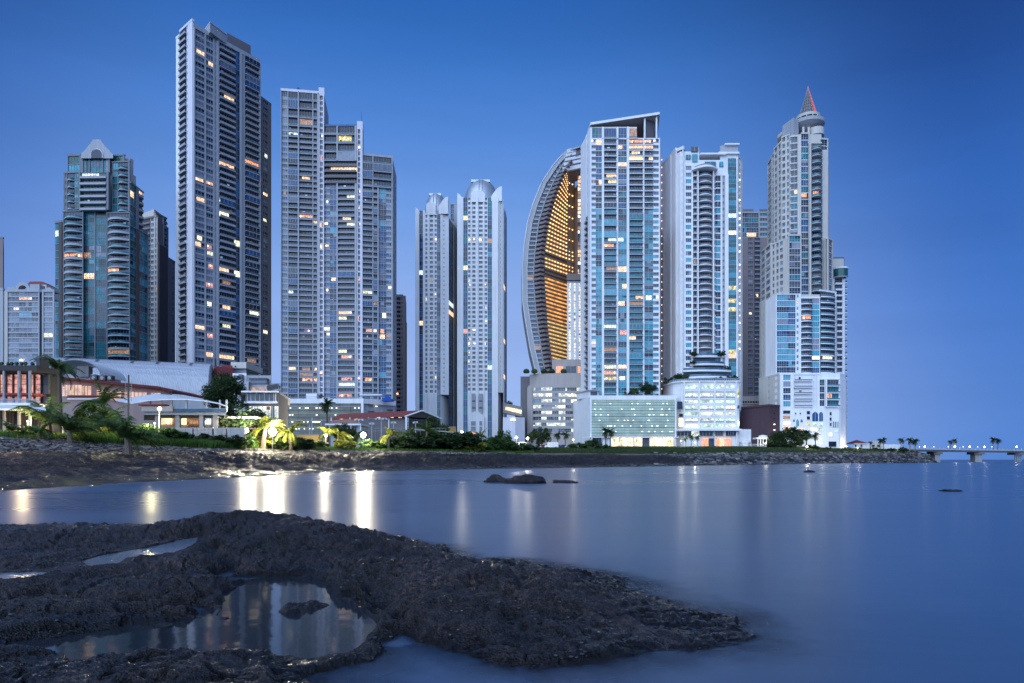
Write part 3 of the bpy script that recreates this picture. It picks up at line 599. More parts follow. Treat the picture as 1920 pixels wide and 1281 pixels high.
# rocks standing in the water
def boulder_mesh(name, seed, mat, sub=3, sx=1, sy=1, sz=.6, rough=.35):
    import bmesh
    bm = bmesh.new(); bmesh.ops.create_icosphere(bm, subdivisions=sub, radius=1.)
    co = np.array([v.co[:] for v in bm.verts])
    d = fbm(co[:, 0]*1.+co[:, 2]*.7+5, co[:, 1]+co[:, 2]*.9+5, 1.1, 4, seed)*rough*1.6+fbm(co[:, 0]+co[:, 2]+9, co[:, 1]-co[:, 2]+9, 3.6, 3, seed+4)*rough*.5
    for v, q in zip(bm.verts, d):
        s = 1+q; v.co = Vector((v.co.x*s*sx, v.co.y*s*sy, v.co.z*s*sz))
    me = bpy.data.meshes.new(name); bm.to_mesh(me); bm.free()
    me.materials.append(mat); 
    for p in me.polygons: p.use_smooth = sub > 2
    return me
for i, (px, py, wpx, hpx, lab) in enumerate([(933, 904, 46, 16, 'low dark rock in the bay, taller left lump of the joined pair'), (982, 906, 78, 15, 'long dark rock in the bay, right of the taller lump it touches'), (1057, 905, 42, 6, 'thin flat rock just right of the long dark rock in the bay'),
                                           (1782, 921, 40, 6, 'lone flat black rock in open blue water below the bridge'), (1517, 886, 16, 5, 'tiny black rock in the water before the riprap bank'), (497, 890, 34, 14, 'small dark rock at the water edge before the floodlights')]):
    Y = 2*F/(py-HZ); me = boulder_mesh('sea_rock', 40+i, m_rock, 4, wpx/2/F*Y, wpx/3/F*Y+.3, hpx/F*Y*.85, .4)
    o = bpy.data.objects.new('sea_rock', me); col.objects.link(o); o.location = (gx(px, Y), Y, -.02); tag(o, lab, 'rock', 'rocks standing in the bay')
# pebbles and cobbles on the bank (beyond counting) and riprap boulders
def scatter_stones(name, n, pr, tr, s0, s1, mat, mats=None):
    base = [(1, 0, 0), (0, 1, 0), (-1, 0, 0), (0, -1, 0), (.6, .6, .55), (-.6, .5, .6), (-.5, -.7, .5), (.7, -.5, .6)]
    faces = [(0, 1, 4), (1, 5, 4), (1, 2, 5), (2, 6, 5), (2, 3, 6), (3, 7, 6), (3, 0, 7), (0, 4, 7), (4, 5, 6), (4, 6, 7)]
    mb = MB()
    for i in range(n):
        px = rnd.uniform(*pr); tt = rnd.uniform(*tr); ky, kz = prof_at(px); k = int(tt); f = tt-k
        if name == 'riprap_bank' and rnd.random() > (px-1150)/230: continue
        Y = ky[k]*(1-f)+ky[k+1]*f; z = kz[k]*(1-f)+kz[k+1]*f; x = gx(px, Y); s = rnd.uniform(s0, s1)*(.6+rnd.random()**2); a = rnd.random()*6.28
        sx, sy, sz = s, s*rnd.uniform(.5, .9), s*rnd.uniform(.4, .8); ca_, sa_ = math.cos(a), math.sin(a); b0 = len(mb.v); mk = mb.mat(rnd.choice(mats) if mats else mat)
        for (bx, by, bz) in base:
            bx += rnd.uniform(-.2, .2); by += rnd.uniform(-.2, .2); bz += rnd.uniform(-.15, .15)
            mb.v.append((x+(bx*ca_-by*sa_)*sx, Y+(bx*sa_+by*ca_)*sy, z+bz*sz))
        for f_ in faces: mb.f.append(tuple(b0+q for q in f_)); mb.m.append(mk)
    o = mb.build(name); tag(o, kind='stuff'); return o
plain('stone_pale', (.20, .185, .17), .85, var=.4); plain('stone_tan', (.17, .14, .12), .85, var=.4); plain('stone_dark', (.035, .033, .038), .8, var=.4); plain('stone_grey', (.085, .085, .10), .8, var=.4)
ls = MB(); c8 = [(1, 0, 0), (0, 1, 0), (-1, 0, 0), (0, -1, 0), (.6, .6, .55), (-.6, .5, .6), (-.5, -.7, .5), (.7, -.5, .6)]; f8 = [(0, 1, 4), (1, 5, 4), (1, 2, 5), (2, 6, 5), (2, 3, 6), (3, 7, 6), (3, 0, 7), (0, 4, 7), (4, 5, 6), (4, 6, 7)]
lr_ = np.random.RandomState(5); lpx = lr_.uniform(-100, 1350, 5200); lpy = lr_.uniform(985, 1400, 5200); lY = 2*F/(lpy-HZ); lX = (lpx-CX)/F*lY; lh, lsm, lsp = fore(lX, lY); dens = fbm(lX, lY, 1.3, 3, 66)
for x_, y_, h_, s_, q_, d_ in zip(lX, lY, lh, lsm, lsp, dens):
    if s_ < .1 or q_ > -.03 or h_ < .02 or d_ < .02: continue
    sz = lr_.uniform(.005, .017)*(1+y_/12); b0 = len(ls.v); mk = ls.mat(['stone_dark', 'stone_rock', 'stone_grey', 'stone_pale'][int(lr_.choice(4, p=[.42, .40, .15, .03]))])
    for (a, b, c) in c8: ls.v.append((x_+(a+lr_.uniform(-.2, .2))*sz, y_+(b+lr_.uniform(-.2, .2))*sz, h_+(c+lr_.uniform(-.15, .15))*sz*.7))
    for f_ in f8: ls.f.append(tuple(b0+k for k in f_)); ls.m.append(mk)
tag(ls.build('loose_stones'), 'small loose stones and shell bits strewn over the near rock', 'stones', kind='stuff')
o = scatter_stones('pebble_bank', 9000, (-120, 960), (2.95, 3.75), .16, .42, None, ['stone_pale', 'stone_tan', 'stone_tan', 'stone_grey', 'stone_dark']); tag(o, 'pale cobbles and pebbles along the upper beach under the plants', 'pebbles')
o = scatter_stones('riprap_bank', 3500, (1160, 1752), (1.0, 4.1), .5, 1.0, None, ['stone_grey', 'stone_dark', 'stone_grey', 'stone_pale']); tag(o, 'smaller riprap stones filling the sea bank at the right', 'riprap')
rip = [boulder_mesh('riprap_boulder', 90+i, MATS[['stone_grey', 'stone_dark', 'stone_pale', 'stone_grey'][i]], 2, 1, .8, .62, .3) for i in range(4)]
for i in range(300):
    px = rnd.uniform(1330, 1748); tt = rnd.uniform(1.05, 4.0); ky, kz = prof_at(px); k = int(tt); f = tt-k
    Y = ky[k]*(1-f)+ky[k+1]*f; z = kz[k]*(1-f)+kz[k+1]*f
    o = bpy.data.objects.new('riprap_boulder', rip[i % 4]); col.objects.link(o); o.location = (gx(px, Y), Y, z+.1); s = rnd.uniform(.8, 1.5); o.scale = (s, s, s); o.rotation_euler = (rnd.uniform(-.3, .3), rnd.uniform(-.3, .3), rnd.random()*6.28)
    tag(o, 'grey riprap boulder piled on the sea bank below the lawn', 'boulder', 'boulders of the riprap sea bank')
# ---------------------------------------------------------------- towers
def X1(s, off, *v): return [off+q/s for q in v]
NAVY = (('glass_navy', 4), ('glass_blue', 2), ('blind_dark', 2), ('glass_black', 2))
# --- 1 tall grey slab tower (second from the left)
T = Thing('residential_tower', 'tallest slender grey concrete tower with a boxy roof block, at the left', 'tower', 420, 415,
          lit=[(373, 98, 'lit_warm'), (391, 120, 'lit_warm'), (423, 184, 'lit_warm'), (423, 311, 'lit_warm'), (471, 306, 'lit_orange'), (373, 336, 'lit_warm'), (391, 347, 'lit_orange'), (371, 374, 'lit_warm'), (423, 384, 'lit_green'), (421, 407, 'lit_white'), (446, 461, 'lit_green'),
               (373, 463, 'lit_warm'), (392, 467, 'lit_pink'), (392, 482, 'lit_green'), (392, 505, 'lit_pink'), (422, 514, 'lit_warm'), (392, 542, 'lit_pink'), (423, 537, 'lit_dim'), (422, 561, 'lit_warm'), (422, 578, 'lit_warm'), (394, 571, 'lit_white'), (471, 586, 'lit_white'), (423, 615, 'lit_green'), (391, 632, 'lit_pink'), (391, 671, 'lit_warm'), (423, 673, 'lit_warm'), (496, 373, 'lit_warm'), (496, 412, 'lit_green'), (492, 630, 'lit_white'), (498, 290, 'lit_cool')])
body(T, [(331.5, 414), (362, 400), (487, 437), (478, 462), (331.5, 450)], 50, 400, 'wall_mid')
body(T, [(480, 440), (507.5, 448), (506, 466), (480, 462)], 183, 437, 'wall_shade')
GW = (('blind', 3), ('blind_dark', 3), ('glass_navy', 5), ('glass_smoke', 2))
fac(T, 331.5, 414, 338, 411, 74, 790, 12.1, [(338, 'W')], wall='wall_white')
fac(T, 338, 411, 362, 400, 62, 790, 12.1, [(351, 'B', dict(proj=1.4, slab='wall_mid', rail='wall_mid', back=(('glass_black', 3), ('blind_dark', 1)))), (353.5, 'N', dict(wins=(('glass_black', 1),))), (362, 'W')], wall='wall_lilac', cap=1.5)  # left face walls paler than the front, after-glow put into their colour
fr, L, zb, zt = fac(T, 362, 400, 487, 437, 52, 790, 12.1, [(364, 'W', dict(out=1.2)), (383.5, 'P', dict(wins=GW, j=.03, sp=.33)), (385.3, 'W', dict(out=.8)), (399.3, 'P', dict(wins=GW, j=.03, sp=.33)), (402, 'W'), (406, 'N', dict(wins=(('glass_navy', 1),))), (409.7, 'W', dict(out=.9)),
        (439, 'B', dict(rail=[('wall_mid', 1), ('rail_grey', 2)], proj=1.8, enc=.12)), (449, 'V', dict(wins=(('glass_blue', 2), ('glass_navy', 3)))), (452.5, 'W', dict(out=1.1)), (455, 'N'), (458.8, 'W'), (484.7, 'B', dict(rail=[('rail_glass', 2), ('rail_grey', 2)], proj=1.6, enc=.15)), (487, 'W', dict(out=1.2))],
        wall='wall_mid', wins=NAVY, cap=2.5, lit=.018)
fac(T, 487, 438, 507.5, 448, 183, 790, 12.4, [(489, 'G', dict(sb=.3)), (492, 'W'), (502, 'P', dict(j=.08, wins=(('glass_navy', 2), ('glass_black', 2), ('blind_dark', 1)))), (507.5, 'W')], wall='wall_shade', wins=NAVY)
m = MB(); m.prism([P(384, 412), P(394, 405), P(425, 417), P(425, 428), P(386, 425)], gz(50, 405)-3, gz(42.5, 405), 'wall_mid'); m.prism([P(384, 411.5), P(394, 404.5), P(425.5, 416.5), P(425.5, 428.5), P(385.5, 425.5)], gz(42.5, 405), gz(41, 405), 'wall_lilac')
for q in (400, 403, 407): m.prism([P(q, 406.5+(q-394)*.37), P(q+1.2, 406.9+(q-394)*.37), P(q+1.2, 409+(q-394)*.4), P(q, 409+(q-394)*.4)], gz(66, 407), gz(46, 407), 'wall_shade')
T.part('roof_block', m)
m = MB(); m.prism([P(426, 424), P(470, 437), P(470, 441), P(426, 428)], gz(66, 419)-2, gz(66, 419)+4.5, 'wall_shade'); T.part('roof_screen', m)
T.finish()
# --- 2 stepped blue-grey tower
T = Thing('residential_tower', 'wide grey tower stepping down in three flat-topped blocks, behind the glass car park', 'tower', 630, 440,
          lit=[(550, 249, 'lit_cool'), (576, 228, 'lit_dim'), (603, 257, 'lit_white'), (602, 298, 'lit_pink'), (571, 335, 'lit_warm'), (534, 364, 'lit_dim'), (574, 411, 'lit_orange'), (603, 422, 'lit_warm'), (589, 416, 'lit_warm'), (623, 322, 'lit_warm'), (650, 267, 'lit_olive'), (650, 367, 'lit_green'), (650, 407, 'lit_warm'), (650, 418, 'lit_green'), (614, 425, 'lit_white'), (612, 385, 'lit_cool'), (673, 277, 'lit_white'), (674, 364, 'lit_warm'), (674, 395, 'lit_white'), (673, 424, 'lit_warm'), (709, 366, 'lit_cool'), (709, 391, 'lit_white'),
               (650, 520, 'lit_warm'), (625, 530, 'lit_warm'), (545, 548, 'lit_cool'), (612, 548, 'lit_green'), (673, 526, 'lit_orange'), (697, 546, 'lit_green'), (729, 537, 'lit_white'), (650, 592, 'lit_warm'), (650, 600, 'lit_green'), (717, 587, 'lit_white'), (673, 595, 'lit_orange'), (573, 621, 'lit_violet'), (613, 623, 'lit_white'), (613, 630, 'lit_green'), (686, 617, 'lit_orange'), (713, 617, 'lit_orange'), (702, 625, 'lit_white'), (719, 637, 'lit_warm'), (730, 629, 'lit_dim'), (650, 662, 'lit_green'), (650, 671, 'lit_orange'), (674, 676, 'lit_orange'),
               (549, 695, 'lit_warm'), (574, 697, 'lit_dim'), (590, 697, 'lit_orange'), (574, 707, 'lit_dim'), (602, 700, 'lit_orange'), (574, 718, 'lit_orange'), (590, 718, 'lit_warm'), (650, 712, 'lit_pink'), (672, 714, 'lit_pink'), (697, 716, 'lit_orange'), (650, 724, 'lit_cool'), (650, 745, 'lit_orange'), (665, 744, 'lit_pink'), (697, 706, 'lit_dim')])
body(T, [(527, 420), (607, 424), (616, 452), (527, 452)], 168, 420, 'wall_mid'); body(T, [(607, 424), (682, 424), (682, 450), (607, 450)], 234, 424, 'wall_mid'); body(T, [(678, 424), (736, 428), (742, 452), (678, 450)], 290, 424, 'wall_mid')
T2W = (('glass_navy', 5), ('blind_dark', 2), ('blind', 1), ('glass_blue', 4), ('glass_smoke', 1)); GB = (('glass_blue', 4), ('glass_navy', 2), ('glass_sky', .4), ('blind_dark', 2))
kb = dict(rail=[('rail_glass', 4), ('rail_grey', 2)], proj=1.6, enc=.25, wins=T2W)
ca = [(528.3, 'W', dict(out=1.3)), (539.5, 'P', dict(j=.04, wins=T2W)), (541, 'W', dict(out=.7)), (559, 'B', kb), (561.5, 'W', dict(out=1.9)), (586, 'B', dict(rail=[('rail_grey', 3), ('wall_shade', 1), ('rail_glass', 1)], proj=1.5)), (588, 'W', dict(out=1.2)), (595, 'B', dict(proj=1.5, rail='rail_grey')), (598, 'W', dict(out=1.9))]
fac(T, 527, 420, 598, 423.5, 171, 236, 16.3, ca, wall='wall_mid', wins=T2W, cap=1.6, lit=.0, capm='wall_lilac')
fac(T, 527, 420, 598, 423.5, 236, 800, 10.25, ca, wall='wall_mid', wins=T2W, cap=0, lit=.02, slab='wall_mid')
fac(T, 598, 423, 608, 423.5, 180, 800, 10.25, [(599.5, 'W', dict(out=1.3)), (605.5, 'P', dict(j=.05, sp=.3)), (608, 'W', dict(out=1.3))], wall='wall_lilac', wins=(('glass_navy', 3), ('glass_black', 1)), cap=5)
cb = [(619, 'P', dict(j=.05, wins=T2W)), (632, 'G', dict(wins=GB, sb=.35)), (634.7, 'W', dict(out=1.6)), (666, 'B', dict(rail=[('rail_glass', 1), ('rail_grey', 3)], proj=1.6, enc=.05)), (669.7, 'W', dict(out=1.6))]
fac(T, 608, 424, 669.7, 424, 238, 303, 16.2, [(632, 'B', kb), (634.7, 'W', dict(out=1.6)), (666, 'B', kb), (669.7, 'W', dict(out=1.6))], wall='wall_mid', wins=T2W, cap=1.2, lit=0, capm='glass_blue')
fac(T, 608, 424, 669.7, 424, 303, 345, 10.4, [(669.7, 'B', dict(rail='wall_shade', back=(('glass_black', 1),), proj=1.8, lit=0))], wall='wall_shade', wins=T2W, cap=0)
fac(T, 608, 424, 669.7, 424, 345, 800, 10.25, cb, wall='wall_mid', wins=T2W, cap=0, lit=.025)
fac(T, 669.7, 423, 680, 423.5, 243, 800, 10.25, [(671, 'W', dict(out=1.3)), (675.6, 'P', dict(j=.05, sp=.3)), (680, 'W', dict(out=1.3))], wall='wall_lilac', wins=(('glass_navy', 3), ('glass_black', 1)), cap=5)
fac(T, 680, 424, 736, 428, 292, 350, 14.5, [(698, 'B', kb), (700, 'W', dict(out=1.2)), (734, 'B', dict(rail='rail_glass', enc=.6, wins=GB, proj=1.8)), (736, 'W', dict(out=1.5))], wall='wall_mid', wins=T2W, cap=1.4, lit=0)
fac(T, 680, 424, 736, 428, 350, 800, 10.25, [(698, 'B', dict(rail=[('rail_glass', 1), ('rail_grey', 2)], enc=.08, wins=T2W)), (700, 'W', dict(out=1.1)), (707.5, 'B', kb), (709.7, 'W', dict(out=1.5)), (724, 'G', dict(wins=GB, sb=.3)), (734, 'P', dict(j=.04, wins=T2W)), (736, 'W', dict(out=1.5))], wall='wall_mid', wins=T2W, cap=0, lit=.025)
fac(T, 736, 428, 742, 448, 306, 800, 10.25, [(738, 'W'), (741, 'N'), (742, 'W')], wall='wall_grey', wins=NAVY, cap=0)
m = MB(); zt = gz(238, 424)+1.2
m.tube([(gx(678, 428), 428, zt-16), (gx(678, 428), 428, zt+10)], [.18, .08], 'steel_dark', 5); T.part('antenna', m)
m = MB(); m.box(gx(558, 425), gx(561, 425), 424, 426, gz(167, 424), gz(164, 424), 'steel_dark'); T.part('roof_unit', m)
T.finish()
# --- 3 teal gabled tower
T = Thing('residential_tower', 'teal glass tower crowned by a pale gable with an arched window, far left', 'tower', 195, 385,
          lit=[(166, 331, 'lit_cool'), (168, 474, 'lit_dim'), (140, 481, 'lit_orange'), (172, 520, 'lit_warm'), (250, 363, 'lit_warm'), (110, 441, 'lit_cool'), (232, 514, 'lit_orange'), (219, 664, 'lit_dim'), (262, 365, 'lit_warm')])
TEAL = (('glass_teal', 7), ('glass_green', 5), ('glass_smoke', 1), ('glass_cyan', 1.5)); kw = dict(wall='wall_slate', wins=TEAL, lit=.006, frame='steel_teal')
body(T, [(104.5, 393), (119, 392), (245, 390), (277, 402), (272, 424), (104.5, 418)], 420, 390, 'wall_shade')
body(T, [(120, 389.5), (244, 388.5), (255, 393), (250, 412), (120, 410)], 324, 388, 'wall_grey'); body(T, [(127, 390.5), (244, 389.5), (250, 392), (246, 408), (127, 409)], 294, 388, 'wall_grey')
body(T, [(244, 386), (266, 400), (264, 416), (244, 410)], 346, 386, 'wall_grey')
fac(T, 104, 391, 119, 388.5, 420, 720, 12.8, [(113, 'G', dict(nm=1)), (119, 'W', dict(wall='wall_brown', out=1.))], **kw)
cz = dict(proj=1.0, bulge=3.0, rail=[('wall_mid', 1), ('rail_teal', 3)], slab='wall_mid')
fac(T, 119, 386, 157, 385, 398, 720, 12.8, [(120.5, 'W'), (155.5, 'C', cz), (157, 'W')], cap=.6, **kw)
fac(T, 120, 388, 152, 387, 326, 394, 13.2, [(122, 'W'), (127, 'N'), (140, 'C', dict(bulge=1.6, proj=.6, rail='glass_teal', slab='wall_mid')), (150, 'G', dict(nm=2)), (152, 'W', dict(out=1.2))], cap=1.0, **kw)
fac(T, 127.5, 389.5, 152, 389, 294, 326, 15, [(129, 'W'), (150, 'G', dict(nm=3)), (152, 'W')], cap=1.2, **kw)
fac(T, 157, 387, 201, 387, 396, 720, 12.8, [(158, 'W', dict(out=.8)), (177.5, 'G', dict(nm=5, sb=.25, wins=(('glass_teal', 6), ('glass_smoke', 3), ('glass_green', 2)))), (180, 'W', dict(out=.5)), (200, 'G', dict(nm=5, sb=.25, wins=(('glass_teal', 6), ('glass_smoke', 3), ('glass_green', 2)))), (201, 'W', dict(out=.8))], cap=0, **kw)
fac(T, 152, 385.5, 207, 385, 325, 396, 11.8, [(154, 'W', dict(out=1.8)), (203, 'B', dict(proj=2.4, slab='wall_mid', rail='wall_mid', back=(('glass_smoke', 1), ('glass_green', 1)))), (207, 'W', dict(out=1.8))], cap=0, **kw)
fac(T, 152, 386.5, 207, 386, 297, 325, 28, [(157, 'W'), (167, 'G', dict(nm=1)), (169.5, 'W'), (192, 'G', dict(nm=3)), (194.5, 'W'), (203, 'G', dict(nm=1)), (207, 'W')], cap=1.0, **kw)
fac(T, 201, 385, 244, 384.5, 401, 720, 12.8, [(202.5, 'W'), (243, 'C', cz), (244, 'W')], cap=.6, **kw)
fac(T, 211, 387, 244, 386, 306, 398, 12.8, [(212, 'W'), (222, 'G', dict(nm=1)), (241, 'C', dict(bulge=2.2, proj=.8, rail='glass_teal', slab='wall_mid')), (244, 'W')], cap=.8, **kw)
fac(T, 207, 388, 234, 387, 294, 308, 14, [(210, 'W'), (231, 'G', dict(nm=3)), (234, 'W')], cap=.8, **kw)
fac(T, 244, 385, 268, 400, 343, 424, 12.8, [(254, 'G', dict(nm=1)), (258, 'W', dict(out=.8)), (267, 'C', dict(bulge=1.5, proj=.8, rail='wall_mid'))], cap=.8, **kw)
fac(T, 244, 385, 277.5, 402, 424, 720, 12.8, [(254, 'G', dict(nm=1)), (259, 'W', dict(wall='wall_brown', out=.8)), (276, 'G', dict(nm=2, wins=(('glass_teal', 3), ('glass_navy', 3), ('glass_cyan', 1)))), (277.5, 'W')], cap=.5, **kw)
# gable: front wall with shoulders, apex block and an arched window
Yg = 384.5
def gp(px, py, Y=Yg): return (gx(px, Y), Y, gz(py, Y))
m = MB(); out_ = [(152, 297), (152, 288), (158, 283), (172, 265.5), (174, 261.5), (188, 261.5), (190, 266), (208, 286), (212, 290), (212, 297)]
mk = 'wall_mid'; f_ = [gp(a, b) for a, b in out_]; bk = [gp(a, b, Yg+7) for a, b in out_]
m.face(f_[::-1], mk); m.face(bk, mk)
for i in range(len(f_)): j = (i+1) % len(f_); m.face([f_[i], f_[j], bk[j], bk[i]], mk)
T.part('gable', m)
m = MB(); pts = [gp(170, 296.5, Yg-.35), gp(170, 290, Yg-.35)]+[gp(181-11*math.cos(R(a)), 290-10.5*math.sin(R(a)), Yg-.35) for a in range(15, 180, 15)]+[gp(192, 290, Yg-.35), gp(192, 296.5, Yg-.35)]
m.face(pts[::-1], 'glass_navy')
for i in range(len(pts)-1): a, b = Vector(pts[i]), Vector(pts[i+1]); m.tube([tuple(a), tuple(b)], [.22, .22], 'wall_white', 4)
T.part('arched_window', m)
T.finish()
# --- 4 brown tower behind it
T = Thing('residential_tower', 'brown and cream tower half hidden behind the teal gabled tower', 'tower', 300, 470, lit=[(299, 444, 'lit_warm')])
body(T, [(262, 470), (296, 460), (316, 476), (316, 500), (262, 500)], 412, 460, 'wall_taupe'); body(T, [(262, 472), (289, 462), (312, 480), (312, 497), (262, 497)], 392, 462, 'wall_cream'); body(T, [(310, 474), (327, 484), (326, 505), (310, 500)], 484, 474, 'wall_taupe')
kw = dict(wall='wall_taupe', wins=(('glass_black', 3), ('glass_navy', 2)), lit=.01)
fac(T, 264, 466, 296, 460, 413, 740, 9.8, [(283, 'B', dict(rail='wall_taupe', proj=1.)), (290, 'P', dict(wall='wall_cream')), (296, 'P', dict(wall='wall_cream', j=.3))], **kw)
fac(T, 290, 460, 312, 472, 400, 458, 9.8, [(292, 'W', dict(wall='wall_cream')), (304, 'P', dict(wins=(('glass_teal', 3), ('glass_navy', 2)))), (306, 'W', dict(wall='wall_cream')), (312, 'B', dict(proj=1.))], **kw)
fac(T, 296, 459, 312, 470, 458, 740, 9.8, [(312, 'W', dict(wall='wall_brown', out=1.))], cap=1.5, **kw)
fac(T, 312, 472, 327, 484, 484, 740, 9.8, [(320, 'W'), (326, 'N'), (327, 'W')], **kw)
T.finish()
# --- 5 cream arch-top block and its neighbour at the frame edge
T = Thing('apartment_building', 'low pale grey apartment block with a round-arched parapet at the left edge', 'building', 60, 330, lit=[(58, 560, 'lit_orange'), (26, 581, 'lit_warm'), (90, 634, 'lit_green'), (39, 676, 'lit_warm')])
body(T, [(-40, 330), (103, 330), (103, 350), (-40, 350)], 545, 330, 'wall_cream')
kw = dict(wall='wall_mid', wins=(('blind', 4), ('blind_dark', 3), ('glass_smoke', 2), ('glass_black', .5)), lit=.01)
fac(T, -40, 330, 7, 330, 545, 760, 9.6, [(-30, 'W'), (-4, 'G'), (7, 'W')], **kw)
fac(T, 14, 328, 75, 328, 548, 760, 9.6, [(16, 'W'), (36, 'G', dict(sb=.7)), (60, 'G', dict(sb=.7)), (73, 'G', dict(sb=.7)), (75, 'W')], **kw)
fac(T, 80, 328, 103, 328, 548, 760, 9.6, [(83, 'W'), (100, 'G', dict(sb=.7)), (103, 'W')], **kw)
Ya = 327.6
def arch_wall(m, px0, px1, pyb, pcx, pyc, rpx, rin, Y, mat, th=4):
    """parapet wall with a semicircular head pierced by a round-headed opening"""
    n = 14; o = []; i_ = []
    for k in range(n+1):
        a = math.pi*(1-k/n); o.append((pcx+rpx*math.cos(a), pyc-rpx*math.sin(a))); i_.append((pcx+rin*math.cos(a), pyc-rin*math.sin(a)))
    for k in range(n):
        q = [o[k], o[k+1], i_[k+1], i_[k]]; f = [(gx(a, Y), Y, gz(b, Y)) for a, b in q]; r = [(gx(a, Y), Y+th, gz(b, Y)) for a, b in q]
        m.face(f[::-1], mat); m.face(r, mat); m.face([f[0], f[1], r[1], r[0]], mat); m.face([f[3], f[2], r[2], r[3]], mat)
    for a, b in ((px0, pcx-rin), (pcx+rin, px1)): m.box(gx(a, Y), gx(b, Y), Y, Y+th, gz(pyb, Y), gz(pyc, Y), mat)
m = MB(); arch_wall(m, 14, 76, 548, 42, 543, 14, 8, Ya, 'wall_mid'); arch_wall(m, 80, 103, 548, 91, 546, 7, 1, Ya, 'wall_mid')
m.box(gx(14, Ya), gx(28, Ya), Ya, Ya+4, gz(543, Ya), gz(538, Ya), 'wall_mid'); m.box(gx(56, Ya), gx(74, Ya), Ya, Ya+4, gz(543, Ya), gz(533, Ya), 'wall_mid'); T.part('arched_parapet', m)
m = MB(); z0, z1 = gz(534, 336), gz(526, 336); a = [(gx(50, 336), 336), (gx(87, 336), 336), (gx(87, 336), 346), (gx(50, 336), 346)]
b_ = [(gx(56, 338), 338), (gx(78, 338), 338), (gx(78, 338), 344), (gx(56, 338), 344)]
for k in range(4): j = (k+1) % 4; m.face([(*a[k], z0), (*a[j], z0), (*b_[j], z1), (*b_[k], z1)], 'tile_red')
m.face([(*q, z1) for q in b_], 'tile_red'); m.prism(a, z0-6, z0, 'wall_cream'); T.part('roof', m)
T.finish()
T = Thing('residential_tower', 'dark narrow tower cut off by the left edge of the view', 'tower', -20, 520)
body(T, [(-60, 520), (6.5, 520), (7.5, 545), (-60, 545)], 448, 520, 'wall_taupe')
fac(T, -60, 520, 6.5, 520, 448, 760, 7.5, [(-30, 'B'), (2, 'P'), (6.5, 'W')], wall='wall_taupe', wins=NAVY)
T.finish()
# --- 6 brown slim tower behind the stepped one
T = Thing('residential_tower', 'slim dark brown tower peeking out right of the stepped grey tower', 'tower', 750, 520, lit=[(747, 738, 'lit_orange')])
body(T, [(735, 520), (760.5, 520), (762, 545), (735, 545)], 556, 520, 'wall_taupe'); body(T, [(738, 522), (756, 522), (757, 540), (738, 540)], 551, 520, 'wall_taupe'); body(T, [(755, 530), (763, 532), (763, 550), (755, 548)], 604, 530, 'wall_taupe')
fac(T, 735, 519, 760.5, 519, 558, 800, 8.2, [(741, 'W'), (751, 'B', dict(rail='wall_taupe', proj=1.)), (757, 'N'), (760.5, 'W')], wall='wall_taupe', wins=(('glass_navy', 1), ('glass_smoke', 1)), lit=.01)
T.finish()
# --- 7/8 white twin towers
def portal(T):
    m = MB(); Y = 506.; o = [(878, 815), (878, 778), (886, 773), (893, 771), (900, 774), (908, 781), (908, 815)]
    f = [(gx(a, Y), Y, gz(b, Y)) for a, b in o]; r = [(x, Y+4, z) for x, y, z in f]; m.face(f[::-1], 'wall_white')
    for i in range(len(f)): j = (i+1) % len(f); m.face([f[i], f[j], r[j], r[i]], 'wall_white')
    T.part('portal', m)
    for (a, b, t, bt, mt) in ((883, 892, 790, 798, 'blind'), (883, 892, 800, 808, 'blind'), (899, 904, 790, 798, 'blind'), (899, 904, 800, 808, 'blind'), (883, 892, 810, 815, 'lit_orange'), (899, 904, 810, 815, 'lit_orange')):
        m = MB(); m.box(gx(a, Y), gx(b, Y), Y-.3, Y, gz(bt, Y), gz(t, Y), mt); T.part('window', m)
    for (a, b) in ((884.5, 891), (898, 905)):
        m = MB()
        for k in range(9): m.box(gx(a, Y), gx(b, Y), 507.2, 508.2, gz(775-k*4.2, Y), gz(775-k*4.2-3.7, Y), 'blind_dark' if k in (2, 5) else 'wall_mid')
        T.part('grille_panel', m)
